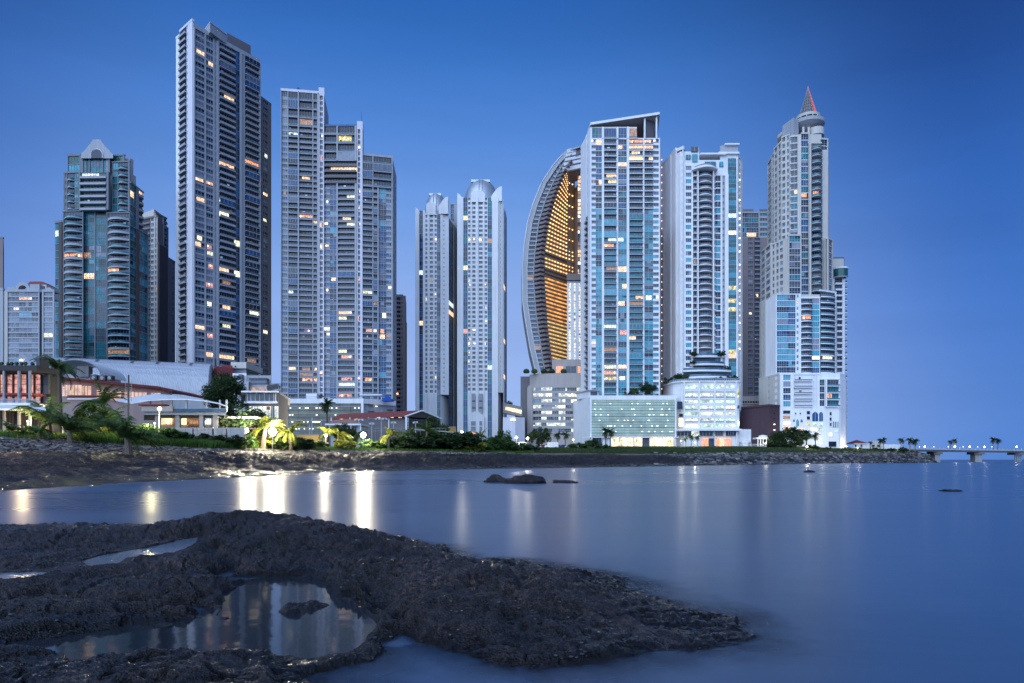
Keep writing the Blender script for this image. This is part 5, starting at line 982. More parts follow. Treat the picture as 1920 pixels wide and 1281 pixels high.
fac(T, 1299, 445.5, 1341, 445.5, 320, 665, 12.1, [(1306, 'B', dict(rail='rail_grey', proj=2.)), (1308, 'W', dict(out=2.8)), (1335, 'C', dict(bulge=3.2, proj=2.2, rail=[('rail_grey', 2), ('rail_glass', 2)], back=(('glass_black', 2), ('glass_smoke', 2), ('wall_shade', 2)))), (1337, 'W', dict(out=2.8)), (1341, 'B', dict(rail='rail_grey', proj=1.8))], cap=1, **kw)
fac(T, 1341, 446, 1365, 446, 330, 705, 12.1, [(1350.5, 'G', dict(wins=WL, sb=.8)), (1354, 'W', dict(out=.8)), (1358.5, 'P', dict(j=.12, sp=.6, wall='wall_mid', wins=(('glass_smoke', 1),))), (1365, 'W', dict(out=1.2))], cap=1, **kw)
fac(T, 1365, 445.5, 1382, 445.5, 297, 712, 8., [(1380, 'V', dict(wins=(('glass_teal', 5), ('glass_cyan', 2), ('glass_green', 2)), nm=3)), (1382, 'W', dict(out=1.))], cap=0, **kw)
fac(T, 1382, 446, 1391, 460, 290, 850, 12.1, [(1384, 'W'), (1387, 'N', dict(j=.1, sp=.55)), (1391, 'W')], cap=1, **kw)
for k in range(28):
    m = MB(); Y = 449.; y = 326+k*12.1+rnd.uniform(-1, 1); m.box(gx(1385.2, Y), gx(1387, Y), Y-1.3, Y-.9, gz(y+2.2, Y), gz(y, Y), pick((('lamp_cool', 3), ('lamp_small', 3), ('lit_olive', 3), ('lamp_amber', 1)))); T.add('stair_lamp', m, 1, Y)
# crown details
def arcslab(m, px0, px1, Y, bul, z0, z1, mat, inner=0., sg=12):
    x0, x1 = gx(px0, Y), gx(px1, Y); pts = [(x0+(x1-x0)*i/sg, Y-bul*(1-(2*i/sg-1)**2)) for i in range(sg+1)]
    if inner: pts += [(x, y+inner) for x, y in pts[::-1]]
    else: pts += [(x1, Y+4), (x0, Y+4)]
    n = len(pts)
    if inner:
        h = sg+1
        for i in range(sg):
            a, b, c, d = pts[i], pts[i+1], pts[n-2-i], pts[n-1-i]; m.hexa([(*a, z0), (*b, z0), (*c, z0), (*d, z0), (*a, z1), (*b, z1), (*c, z1), (*d, z1)], mat)
    else: m.prism(pts, z0, z1, mat)
m = MB(); arcslab(m, 1298, 1346, 443, 5.5, gz(319, 443), gz(315.5, 443), 'wall_white'); arcslab(m, 1303, 1343, 443, 5, gz(315.5, 443), gz(312, 443), 'rail_grey', .3); T.part('roof_terrace', m)
m = MB()
for (a, b, t0, t1, mt) in ((1296, 1309, 284, 275, 'glass_smoke'), (1298, 1308, 303, 289, 'glass_cyan'), (1286, 1295, 298, 290, 'glass_teal'), (1322, 1342, 312, 303, 'glass_teal'), (1349, 1356, 312, 303, 'glass_cyan')):
    m = MB(); m.box(gx(a, 445.3), gx(b, 445.3), 445.2, 445.9, gz(t0, 445), gz(t1, 445), mt); xx = gx((a+b)/2, 445.3); m.box(xx-.1, xx+.1, 445.0, 445.2, gz(t0, 445), gz(t1, 445), 'steel_white'); T.part('window', m)
m = MB(); m.box(gx(1312, 446), gx(1360, 446), 444, 470, gz(292, 446), gz(289, 446), 'wall_white'); m.box(gx(1318, 446), gx(1358, 446), 450, 468, gz(289, 446), gz(285.5, 446), 'wall_mid'); T.part('roof', m)
m = MB(); c = (gx(1277, 450), 452, gz(284, 446)); m.lathe(c, [(3.2, 0), (3.2, 2.4), (3.5, 2.5), (3.5, 3.1), (2.8, 3.2), (0, 3.4)], 'wall_mid', 16); m.lathe(c, [(3.22, .6), (3.22, 2.2)], 'glass_blue', 16); T.part('turret', m)
m = MB(); m.hexa([(gx(1346, 446), 444.5, gz(290, 446)), (gx(1385, 446), 444.5, gz(290, 446)), (gx(1385, 446), 466, gz(290, 446)), (gx(1346, 446), 466, gz(290, 446)), (gx(1346, 446), 444.5, gz(286.5, 446)), (gx(1385, 446), 444.5, gz(286.5, 446)), (gx(1385, 446), 466, gz(286.5, 446)), (gx(1346, 446), 466, gz(286.5, 446))], 'wall_white')
m.box(gx(1359, 448), gx(1386, 448), 447.5, 468, gz(269, 446), gz(266.5, 446), 'wall_white'); T.part('cornice', m)
# curved garden terraces at the foot
for i, (a, b, y) in enumerate([(1296, 1358, 666), (1296, 1358, 681), (1281, 1371, 693), (1293, 1371, 705)]):
    m = MB(); Y = 444-i*.8; arcslab(m, a, b, Y, 2.6+i*.5, gz(y+4.5, Y), gz(y+1, Y), 'wall_white'); arcslab(m, a, b, Y-.2, 2.6+i*.5, gz(y+1, Y), gz(y-2.5, Y), 'rail_glass', .25); T.part('terrace', m)
    T.wall.box(gx(a, Y+3), gx(b, Y+3), Y+2, Y+4, gz(y+16, Y), gz(y+4, Y), 'glass_navy')
T.finish()
T = Thing('parking_podium', 'white floodlit podium with rows of arched openings below the curved balconies', 'building', 1330, 432)
LA = (('lit_parking', 7), ('lit_office', 2), ('lit_white', 1.2))
T.wall.prism([P(1243, 458), P(1262, 438), P(1278, 431), P(1300, 429), P(1386, 429), P(1388, 470), P(1246, 476)], 4, gz(716, 429), 'wall_white')
T.wall.prism([P(1241, 457), P(1260, 436), P(1277, 429.5), P(1300, 427.8), P(1388, 427.8), P(1388, 432), P(1300, 433), P(1262, 442), P(1243, 462)], gz(716, 429), gz(714, 429), 'wall_white')
body(T, [(1386, 432), (1411, 432), (1411, 460), (1386, 460)], 805, 432, 'wall_white')
rows = [(722, 731), (738, 746), (750.5, 758), (761, 769), (773, 781), (785, 792), (796, 804)]
for ri, (t0, t1) in enumerate(rows):
    for (a, b) in ((1284, 1308), (1313, 1338), (1341, 1357), (1360, 1378)):
        m = MB(); Y = 428.6; nseg = 6 if ri == 0 else 1
        if ri == 0:
            c = (a+b)/2; hw = (b-a)/2; pts = [(gx(c+hw*math.cos(R(q)), Y), Y-.1, gz(t1-(t1-t0)*math.sin(R(q))**.6, Y)) for q in range(0, 181, 15)]
            m.face(pts, 'lit_parking')
        else: m.box(gx(a, Y), gx(b, Y), Y-.15, Y+.2, gz(t1, Y), gz(t0, Y), pick(LA))
        for s in range(1, 4):
            xx = gx(a+(b-a)*s/4, Y)
            if ri: m.box(xx-.14, xx+.14, Y-.25, Y-.15, gz(t1, Y), gz(t0, Y), 'wall_white')
        m.box(gx(a, Y), gx(b, Y), Y-.5, Y-.3, gz(t1+.3, Y), gz(t1-2.4, Y), 'wall_mid' if ri % 2 else 'wall_white'); T.part('parking_opening', m)
        m = MB(); xx = gx(rnd.uniform(a+2, b-2), Y); m.box(xx-.4, xx+.4, Y-.35, Y-.25, gz(t0+2.2, Y), gz(t0+.8, Y), 'lamp_cool'); T.part('ceiling_lamp', m)
    T.wall.box(gx(1281, 429), gx(1382, 429), 427.9, 429, gz(rows[ri][1]+3.5, 429), gz(rows[ri][1]+1.2, 429), 'wall_white')
for q in (1282, 1310.5, 1339.5, 1358.5, 1380): T.wall.box(gx(q-1.2, 429), gx(q+1.2, 429), 427.6, 429, 8, gz(716, 429), 'wall_white')
for (a, b, t0, t1, mt) in ((1271, 1279, 753, 767, 'glass_navy'), (1274, 1280, 776, 782, 'glass_black'), (1274, 1280, 784, 800, 'lit_white'), (1383, 1385.5, 730, 745, 'lit_olive'), (1383, 1385.5, 760, 766, 'glass_smoke'), (1383, 1385.5, 790, 798, 'lamp_cool')):
    m = MB(); m.box(gx(a, 428), gx(b, 428), 427.5, 430, gz(t1, 428), gz(t0, 428), mt); T.part('window', m)
T.wall.box(gx(1270, 427), gx(1388, 427), 424, 429, gz(808, 427), gz(804.5, 427), 'wall_white')
for (a, b, mt) in ((1270, 1296, 'glass_smoke'), (1298, 1310, 'lit_office'), (1312, 1336, 'glass_smoke'), (1341, 1355, 'glass_smoke'), (1361, 1379, 'glass_navy')):
    m = MB(); Y = 427.4; m.box(gx(a, Y), gx(b, Y), Y-.1, Y+2, gz(817, Y), gz(809, Y), mt); 
    for s in range(1, 4): xx = gx(a+(b-a)*s/4, Y); m.box(xx-.1, xx+.1, Y-.2, Y-.1, gz(817, Y), gz(809, Y), 'steel_white')
    T.part('window', m)
for (a, b, mt) in ((1318, 1328, 'lit_orange'), (1330, 1338, 'glass_smoke'), (1342, 1349, 'lit_orange'), (1350, 1357, 'lit_warm'), (1360, 1370, 'lit_orange')):
    m = MB(); Y = 427.4; m.box(gx(a, Y), gx(b, Y), Y-.1, Y+2, gz(838, Y), gz(822, Y), mt); T.part('shopfront', m)
m = MB()
for k in range(48):
    t = k/47; 
    if t < .25: q = t/.25; xx, yy = gx(1242+20*q, 456-20*q), 456-20*q
    else: q = (t-.25)/.75; xx, yy = gx(1262+125*q, 436-8*min(1, q*3)), 436-8*min(1, q*3)
    m.box(xx-.12, xx+.12, yy-.1, yy+.1, gz(714, 429), gz(714, 429)+1.3, 'steel_white')
    if k: m.tube([(px_, py_, gz(714, 429)+1.35), (xx, yy, gz(714, 429)+1.35)], [.12, .12], 'steel_white', 4); m.face([(px_, py_, gz(714, 429)+.2), (xx, yy, gz(714, 429)+.2), (xx, yy, gz(714, 429)+1.2), (px_, py_, gz(714, 429)+1.2)], 'rail_glass')
    px_, py_ = xx, yy
T.part('railing', m)
m = MB(); c = (gx(1399, 430), 431, 9.); m.lathe(c, [(3.2, 0), (3.2, 3.4), (3.6, 3.5), (3.6, 4.1), (2.4, 4.8), (0, 5.2)], 'wall_white', 16)
for q in range(0, 360, 45): m.box(c[0]+3.5*math.cos(R(q))-.2, c[0]+3.5*math.cos(R(q))+.2, c[1]+3.5*math.sin(R(q))-.2, c[1]+3.5*math.sin(R(q))+.2, 9, 12.5, 'wall_white')
T.part('entrance_canopy', m)
T.finish()
# --- 12 grey apartment tower behind
T = Thing('residential_tower', 'plain mauve-grey tower set back between the white curved and spired towers', 'tower', 1415, 600, lit=[(1416, 551, 'lit_warm'), (1421, 445, 'lit_warm')])
body(T, [(1388, 600), (1442, 600), (1442, 630), (1388, 630)], 397, 600, 'wall_taupe'); body(T, [(1391, 604), (1413, 604), (1413, 622), (1391, 622)], 389, 600, 'wall_shade'); body(T, [(1424, 604), (1440, 604), (1440, 622), (1424, 622)], 389, 600, 'wall_shade')
kw = dict(wall='wall_stone', wins=(('glass_black', 3), ('glass_navy', 3), ('glass_smoke', 2)), lit=.01)
fac(T, 1391, 599, 1442, 599, 400, 446, 9.4, [(1400, 'G', dict(wins=(('glass_teal', 2), ('glass_smoke', 2), ('glass_cyan', 1)))), (1422, 'G', dict(wins=(('glass_teal', 2), ('glass_smoke', 2), ('glass_cyan', 1)))), (1442, 'P', dict(wins=(('glass_teal', 1), ('glass_smoke', 2))))], **kw)
kw['wall'] = 'wall_taupe'
fac(T, 1391, 599, 1442, 599, 446, 770, 8.75, [(1393, 'N'), (1402, 'W'), (1412, 'P', dict(j=.1)), (1414, 'W'), (1424.5, 'B', dict(rail='rail_grey', proj=1.4)), (1442, 'W')], cap=0, **kw)
T.finish()
# --- 13 spired tower
T = Thing('spired_tower', 'pale stone and glass tower topped by round decks and a red-lit cone spire', 'tower', 1500, 440,
          lit=[(1488, 366, 'lit_warm'), (1508, 365, 'lit_orange'), (1528, 363, 'lit_orange'), (1494, 568, 'lit_warm'), (1509, 602, 'lit_orange'), (1533, 673, 'lit_white'), (1543, 706, 'lit_orange'), (1505, 733, 'lit_orange'), (1560, 740, 'lit_orange'), (1505, 748, 'lit_dim')])
CR = (('glass_navy', 3), ('glass_blue', 2), ('glass_teal', 2), ('glass_smoke', 2)); CR2 = (('glass_sky', 4), ('glass_cyan', 2), ('glass_blue', 1.5), ('glass_navy', 1.5), ('blind', 1))
kw = dict(wall='wall_cream', wins=CR, lit=.004)
z1_ = 286
body(T, [(1440, 470), (1452, 452), (1466, 442), (1481, 438), (1502, 436), (1552, 436), (1554, 470)], 286, 440, 'wall_cream'); body(T, [(1448, 468), (1458, 450), (1470, 442), (1484, 438), (1502, 437), (1540, 437), (1545, 468)], 256, 440, 'wall_cream')
fac(T, 1440, 470, 1452, 452, 288, 600, 12.4, [(1441, 'W'), (1447, 'P', dict(j=.05)), (1449, 'W'), (1452, 'N', dict(j=.1))], ref='B', cap=1, **kw)
fac(T, 1452, 452, 1466, 442, 268, 600, 12.4, [(1453, 'W'), (1458, 'P', dict(j=.1)), (1460.5, 'W'), (1465, 'P', dict(j=.1)), (1466, 'W')], ref='B', cap=1, **kw)
fac(T, 1466, 442, 1481, 438, 254, 600, 12.4, [(1467, 'W'), (1473, 'P', dict(j=.08)), (1476, 'W'), (1480, 'P', dict(j=.1)), (1481, 'W')], ref='B', cap=1, **kw)
fac(T, 1481, 438, 1502, 436, 256, 456, 12.4, [(1483, 'N', dict(j=.1)), (1495, 'G', dict(sb=.9)), (1502, 'W', dict(out=1.1))], ref='B', cap=1, **kw)
fac(T, 1502, 436, 1515, 436, 252, 560, 12.4, [(1515, 'G', dict(sb=.7))], cap=1, **kw)
fac(T, 1515, 435.5, 1540, 435.5, 270, 560, 12.4, [(1518.5, 'W', dict(out=2.2)), (1540, 'C', dict(bulge=3.6, proj=2., rail='rail_teal', slab='wall_mid', back=(('wall_shade', 2), ('glass_black', 1))))], cap=1, **kw)
fac(T, 1540, 436, 1552, 437, 262, 560, 12.4, [(1550, 'G', dict(sb=.6)), (1552, 'W')], cap=1, **kw)
# second tier
body(T, [(1427, 466), (1446, 446), (1478, 432), (1503, 432), (1503, 460), (1430, 476)], 457, 432, 'wall_cream'); body(T, [(1545, 434), (1561, 440), (1561, 466), (1545, 462)], 447, 434, 'wall_cream')
fac(T, 1427, 466, 1446, 446, 458, 560, 12.6, [(1428, 'W'), (1435, 'P', dict(j=.03)), (1437, 'W'), (1445, 'P', dict(j=.03)), (1446, 'W')], ref='B', cap=1, **kw); fac(T, 1446, 446, 1478, 432, 448, 560, 12.6, [(1449.5, 'W'), (1453, 'P', dict(j=.05)), (1456, 'W'), (1461, 'P'), (1463, 'W'), (1469, 'P', dict(j=.06, wins=CR2)), (1478, 'W')], ref='B', cap=1, **kw)
fac(T, 1478, 432, 1502, 432, 443, 552, 12.2, [(1479.5, 'W'), (1500, 'G', dict(sb=.5, nm=3)), (1502, 'W')], cap=1, **kw)
fac(T, 1551, 434.5, 1561, 440, 448, 545, 12.2, [(1553, 'W'), (1559, 'G', dict(wins=(('glass_green', 1), ('glass_navy', 2)))), (1561, 'W')], cap=1, **kw)
# third tier
body(T, [(1425, 462), (1437, 450), (1456, 430), (1501, 430), (1537, 430), (1567, 436), (1570, 470), (1428, 480)], 552, 430, 'wall_cream')
k3 = dict(wall='wall_white', wins=CR2, lit=.008)
fac(T, 1425, 462, 1437, 450, 560, 850, 12., [(1427, 'N', dict(j=.3)), (1430, 'W'), (1433, 'N'), (1437, 'W')], ref='B', cap=0, **{**k3, 'wall': 'wall_cream'}); fac(T, 1437, 449, 1456.5, 430, 553, 760, 12., [(1456.5, 'W', dict(out=.6))], ref='B', cap=.5, **k3)
fac(T, 1456.5, 430, 1501, 430, 553, 700, 10.9, [(1478, 'G', dict(sb=.35, nm=4)), (1491, 'G', dict(sb=.35, nm=3)), (1493, 'W'), (1497, 'N', dict(j=.1)), (1501, 'W', dict(out=.9))], cap=.4, **k3)
fac(T, 1501, 430, 1537, 430, 560, 765, 10.9, [(1522.5, 'C', dict(bulge=1.8, proj=2.6, rail='rail_glass', back=(('glass_navy', 2), ('glass_smoke', 2)))), (1536, 'G', dict(sb=.35, nm=3)), (1537, 'W')], cap=1, **k3)
fac(T, 1537, 430, 1567, 436, 546, 765, 10.9, [(1565, 'C', dict(bulge=2.4, proj=2.2, rail='rail_teal', back=(('glass_smoke', 2), ('glass_navy', 1)))), (1567, 'W')], cap=1, **k3)
# fourth tier and white base
body(T, [(1424, 452), (1460, 426), (1487, 425), (1575, 425), (1585, 432), (1588, 470), (1426, 470)], 700, 425, 'wall_white')
fac(T, 1424, 452, 1462, 425.5, 703, 850, 12.6, [(1441, 'W'), (1444, 'N'), (1452, 'W'), (1460, 'P', dict(j=.2)), (1462, 'W')], ref='B', cap=1, **{**k3, 'wall': 'wall_cream'})
fac(T, 1462, 425, 1487, 425, 703, 765, 12.4, [(1468, 'W'), (1482, 'P', dict(j=.02, sp=.2)), (1487, 'W', dict(out=.9))], cap=1, **k3)
fac(T, 1487, 425.5, 1537, 425.5, 703, 763, 11.8, [(1521, 'B', dict(rail='rail_grey', proj=2.2)), (1536, 'G', dict(sb=.4)), (1537, 'W')], cap=.6, **k3)
fac(T, 1537, 425, 1573, 425, 712, 763, 11.8, [(1545, 'G', dict(wins=(('glass_green', 1), ('glass_navy', 1)))), (1547, 'W', dict(out=2.8)), (1572, 'B', dict(rail='rail_teal', proj=2.4, back=(('glass_teal', 1), ('glass_smoke', 1)))), (1573, 'W')], cap=.6, **k3)
fac(T, 1573, 425, 1585, 432, 712, 850, 11.8, [(1579, 'W', dict(out=.8)), (1581, 'N', dict(j=.1)), (1585, 'W')], cap=1, **k3)
fac(T, 1462, 424.6, 1573, 424.6, 763, 850, 87, [(1573, 'W', dict(out=.3))], cap=0, **k3)
Yw = 424.1
def op(m, pts, mat, Y=Yw): m.face([(gx(a, Y), Y, gz(b, Y)) for a, b in pts][::-1], mat)
def pointed(a, b, t, bt): c = (a+b)/2; return [(a, bt), (b, bt), (b, t+4.5), ((b+c)/2+.6, t+2), (c, t), ((a+c)/2-.6, t+2), (a, t+4.5)]
for (a, b, t, bt, mt) in ((1523, 1534, 772, 790, 'glass_blue'), (1536, 1543, 772, 790, 'glass_blue'), (1487, 1490.5, 786, 791, 'glass_navy'), (1493, 1498, 786, 799, 'glass_cyan'), (1501, 1505, 786, 792, 'glass_navy'), (1562, 1564, 790, 802, 'glass_navy'), (1566, 1568, 790, 802, 'glass_navy'), (1570.5, 1572, 790, 802, 'glass_navy')):
    m = MB(); op(m, pointed(a, b, t, bt), mt); c = (a+b)/2; m.box(gx(c, Yw)-.1, gx(c, Yw)+.1, Yw-.12, Yw-.02, gz(bt, Yw), gz(t+1, Yw), 'steel_white'); T.part('pointed_window', m)
for (a, b, t, bt, mt) in ((1468.5, 1481.5, 770, 776, 'glass_black'), (1468.5, 1481.5, 780, 786, 'lit_dim'), (1468.5, 1481.5, 791, 796, 'lit_white'), (1468.5, 1481.5, 800, 806, 'lit_warm'), (1491, 1493, 774, 777, 'glass_black'), (1499.5, 1501.5, 774, 777, 'glass_black'), (1513, 1518.5, 771, 777, 'glass_black'), (1513, 1518.5, 781, 787, 'glass_black'), (1513, 1518.5, 791, 797, 'lit_olive'),
                           (1523, 1532.5, 793, 799, 'lit_parking'), (1536, 1542.5, 793, 799, 'lit_parking'), (1556, 1559, 773, 779, 'glass_black'), (1556, 1559, 783, 789, 'glass_black'), (1556, 1559, 793, 799, 'glass_smoke'), (1521, 1533, 802, 808, 'lit_white'), (1535, 1543, 803, 808, 'lit_parking'), (1488, 1496, 803, 807, 'lit_white'), (1500, 1508, 803, 807, 'lit_warm'), (1555, 1560, 812, 818, 'lit_white'), (1528, 1534, 816, 822, 'lit_warm'), (1554, 1568, 828, 838, 'glass_black'), (1510, 1516, 812, 818, 'lit_parking'), (1566, 1571, 806, 810, 'lit_parking')):
    m = MB(); m.box(gx(a, Yw), gx(b, Yw), Yw-.08, Yw+.4, gz(bt, Yw), gz(t, Yw), mt); m.box(gx(a, Yw)-.2, gx(b, Yw)+.2, Yw-.25, Yw-.02, gz(bt, Yw)-.25, gz(bt, Yw), 'wall_white'); T.part('base_window', m)
# crown: lift block, round decks, cone spire
m = MB(); m.prism([P(1467, 452), P(1488, 441), P(1497, 444), P(1500, 456), P(1475, 466)], gz(258, 440), gz(219, 440), 'wall_mid'); m.prism([P(1458, 450), P(1467, 444), P(1467, 460), P(1458, 462)], gz(246, 440), gz(240, 440), 'wall_cream'); T.part('lift_block', m)
cxw, cyw = gx(1515, 450), 450.
def rc(r, py): return (r/F*450., gz(py, 450)-gz(260, 450))
m = MB(); base = (cxw, cyw, gz(260, 450))
m.lathe(base, [rc(2, 250), rc(12, 247), rc(23, 241), rc(29, 237), rc(29.5, 231), rc(27.5, 231), rc(27.5, 233), rc(0, 233)], 'wall_mid', 40); T.part('round_deck', m, False)
m = MB(); m.lathe(base, [rc(18.5, 233), rc(18.5, 224)], 'glass_black', 40); m.lathe(base, [rc(20.5, 224), rc(21, 219), rc(19.5, 219), rc(0, 216)], 'wall_cream', 40)
for q in range(0, 360, 30): a = R(q); r_ = 20/F*450; m.box(cxw+r_*math.cos(a)-.25, cxw+r_*math.cos(a)+.25, cyw+r_*math.sin(a)-.25, cyw+r_*math.sin(a)+.25, gz(233, 450), gz(223, 450), 'wall_cream')
T.part('upper_deck', m)
m = MB(); zc0, zc1 = gz(217, 450), gz(166, 450); r0 = 15.5/F*450
for q in range(0, 360, 20):
    a = R(q); red = (q <= 20 or q >= 250); m.tube([(cxw+r0*math.cos(a), cyw+r0*math.sin(a), zc0), (cxw+.25*math.cos(a), cyw+.25*math.sin(a), zc1)], [.2, .1], 'lamp_red' if (q in (300, 320, 340)) else 'steel_grey', 4)  # three bars glow in place of red light falling on the lattice
for k in range(1, 8):
    f = k/8; rr_ = r0*(1-f)+.25*f; zq = zc0+(zc1-zc0)*f; m.lathe((cxw, cyw, zq), [(rr_, 0), (rr_+.12, .15), (rr_, .3)], 'steel_grey', 24)
m.lathe((cxw, cyw, zc0), [(r0*.9, 0), (.2, (zc1-zc0)*.95)], 'wall_shade', 12, 100, 285); m.lathe((cxw, cyw, zc0), [(r0*.9, 0), (.2, (zc1-zc0)*.95)], 'lit_spire', 12, -75, 100)  # red light on the right half put in as glow of the inner cone
T.part('cone_spire', m)
m = MB(); m.tube([(cxw, cyw, zc1), (cxw, cyw, gz(162, 450))], [.3, .12], 'lamp_red', 6); T.part('beacon', m)
for q in (1507, 1517, 1536):
    m = MB(); m.tube([(gx(q, 442), 442.5, gz(262, 442)), (gx(q, 442), 442.5, gz(238, 442))], [.75, .75], 'wall_cream', 10); T.part('deck_column', m)
m = MB(); m.lathe((gx(1530, 446), 446, gz(268, 446)), [(13.5/F*446, 0), (13.5/F*446, 4.2), (12/F*446, 4.2)], 'glass_smoke', 24); m.lathe((gx(1530, 446), 446, gz(268, 446)), [(14/F*446, 4.2), (14/F*446, 8.8), (12/F*446, 8.8)], 'wall_cream', 24)
m.lathe((gx(1530, 446), 446, gz(268, 446)), [(14/F*446, 0), (14/F*446, 1.2)], 'wall_cream', 24); T.part('round_loggia', m)
T.finish()
T = Thing('residential_tower', 'thin white tower with round balconies at the right of the spired tower', 'tower', 1575, 470)
body(T, [(1562, 470), (1582, 470), (1584, 500), (1562, 500)], 485, 470, 'wall_cream'); body(T, [(1562, 474), (1583, 474), (1583, 492), (1562, 492)], 479, 470, 'wall_shade')
fac(T, 1562, 469.5, 1583, 469.5, 523, 790, 11.1, [(1564, 'W'), (1578, 'B', dict(rail='wall_white', proj=2., back=(('glass_black', 1), ('glass_smoke', 1)))), (1583, 'W', dict(out=.9))], wall='wall_white', lit=.01, cap=0)
m = MB(); c = (gx(1577, 468), 469.5, 0); m.lathe((c[0], c[1], gz(522, 469)), [(4, 0), (5.2, .8)], 'wall_white', 20); m.lathe((c[0], c[1], gz(520, 469)), [(5.0, 0), (5.0, gz(506, 469)-gz(520, 469))], 'glass_green', 20); m.lathe((c[0], c[1], gz(506, 469)), [(5.3, 0), (5.3, 1.2), (0, 1.4)], 'wall_white', 20); T.part('round_bay', m)
for k in range(24):
    y = 530+k*11.1; m = MB(); m.box(gx(1583, 470), gx(1587.5, 470), 469.2, 473, gz(y+2, 470), gz(y, 470), 'wall_white'); m.box(gx(1583, 470), gx(1587.3, 470), 469.1, 469.25, gz(y, 470), gz(y-3, 470), 'rail_glass'); T.add('balcony', m, 1, 470)
T.finish()
T = Thing('plum_building', 'windowless dark plum block beside the white base of the spired tower', 'building', 1430, 425, lit=[])
body(T, [(1390, 440), (1442, 418), (1462, 424), (1462, 450), (1390, 460)], 761, 424, 'wall_plum')
T.wall.prism([P(1389.5, 439.5), P(1442, 417.3), P(1462.5, 423.3), P(1462.5, 424), P(1442, 418), P(1390, 440.2)], gz(763, 424), gz(759.5, 424), 'wall_plum')
for (y, mt) in ((774, 'glass_black'), (784, 'glass_black'), (795, 'lamp_cool'), (805.5, 'lamp_cool')):
    m = MB(); m.box(gx(1451, 420.3), gx(1453.2, 420.3), 420, 421.5, gz(y+1.6, 420), gz(y, 420), mt); T.part('wall_lamp' if 'lamp' in mt else 'vent', m)
T.finish()
T = Thing('podium_building', 'brown terrace podium with round openings under the mauve-grey tower', 'building', 1405, 470)
body(T, [(1390, 470), (1427, 470), (1427, 590), (1390, 590)], 743, 470, 'wall_stone')
for k in range(7): 
    m = MB(); c = (gx(1394+k*4.8, 469.7), 469.8); m.lathe((c[0], c[1], 0), [(0, 0)], 'glass_black', 3) if 0 else m.face([(c[0]+.75*math.cos(R(a)), c[1], gz(754, 470)+.75*math.sin(R(a))) for a in range(0, 360, 30)], 'glass_black'); T.part('round_window', m)
m = MB(); m.box(gx(1390, 469), gx(1427, 469), 468.5, 469.4, gz(757, 469), gz(756, 469), 'wall_cream')
for k in range(30): xx = gx(1391+k*1.2, 469.5); m.box(xx-.04, xx+.04, 469.3, 469.4, gz(743, 470), gz(743, 470)+1.2, 'steel_grey')
T.part('railing', m); T.finish()
# ---------------------------------------------------------------- waterfront buildings
def B(m, px0, px1, Y0, Y1, pyt, pyb, mat, Yr=None):
    Yr = Yr or Y0; m.box(gx(px0, Y0), gx(px1, Y0), Y0, Y1, gz(pyb, Yr), gz(pyt, Yr), mat)
def strip(m, a, b, th, mat, w=.6):     # beam between two world points
    m.tube([a, b], [th, th], mat, 4)
# glass car-park podium of the stepped tower
T = Thing('parking_podium', 'long car park with dark green glass below the stepped grey tower', 'building', 630, 380)
body(T, [(520, 385), (681, 385), (741, 402), (741, 430), (520, 430)], 755, 385, 'wall_mid')
T.wall.prism([P(519, 383.5), P(681.5, 383.5), P(742, 401), P(742, 403), P(681, 386), P(519, 386)], gz(757, 385), gz(748, 385), 'wall_white')
T.wall.box(gx(677.5, 384), gx(682, 384), 383.2, 385, 8, gz(749, 384), 'wall_white')
GG = (('glass_green', 4), ('glass_black', 3), ('glass_smoke', 2)); zt_, zb_ = gz(757, 384), gz(822, 384); nr = 10
for r_i in range(nr):
    a, b = zb_+(zt_-zb_)*r_i/nr, zb_+(zt_-zb_)*(r_i+1)/nr
    for c in range(8):
        x0, x1 = gx(520, 384), gx(677, 384); x0, x1 = x0+(x1-x0)*c/8, x0+(x1-x0)*(c+1)/8; m = MB()
        m.box(x0+.1, x1-.1, 384.6, 384.8, a+.5, b, 'lit_deck' if 'lit_deck' in MATS else 'glass_green'); m.box(x0, x1, 384.2, 384.9, a, a+.5, 'steel_grey' if r_i % 2 else 'wall_shade'); T.add('window', m, (x1-x0)*(b-a), 384)
for k in range(60):
    r_i = rnd.randrange(1, 5)*2-1; zz_ = zb_+(zt_-zb_)*(r_i+1.8)/nr; xx = gx(rnd.uniform(524, 674), 384); m = MB(); m.box(xx-.35, xx+.35, 384.05, 384.3, zz_-.3, zz_+.1, pick((('lamp_cool', 2), ('lamp_small', 1)))); T.add('ceiling_lamp', m, 1, 384)
for (a, b, y) in ((690, 697, 759), (703, 707, 761), (726, 735, 767), (690, 700, 770)):
    m = MB(); Ys_ = 385+(a-681)*.28-.6; m.box(gx(a, Ys_), gx(b, Ys_), Ys_-.1, Ys_+3, gz(y+1.5, Ys_), gz(y, Ys_), 'lit_white' if a == 703 else 'wall_shade'); T.part('vent_slot', m)
m = MB(); B(m, 574, 594, 388, 396, 738, 749, 'wall_white'); T.part('roof_hut', m)
m = MB(); B(m, 674, 716, 390, 398, 739.5, 741.5, 'wall_white', 390); 
for q in (675, 695, 715): B(m, q, q+.8, 391, 391.5, 741.5, 750, 'wall_white', 391)
T.part('roof_canopy', m)
m = MB()
for k in range(70): xx = gx(520+k*2.3, 383.3); m.box(xx-.04, xx+.04, 383.2, 383.3, gz(748, 385), gz(748, 385)+1.2, 'steel_grey')
m.box(gx(520, 383.3), gx(681, 383.3), 383.15, 383.3, gz(748, 385)+1.2, gz(748, 385)+1.3, 'steel_grey'); T.part('railing', m)
T.finish()
m = MB(); Yq = 388.; c = gx(725, Yq); z0 = gz(752, 388); a = [(gx(716, Yq), Yq), (gx(735, Yq), Yq), (gx(735, Yq), Yq+6), (gx(716, Yq), Yq+6)]
ap = (gx(725, Yq), Yq+3, gz(741, Yq))
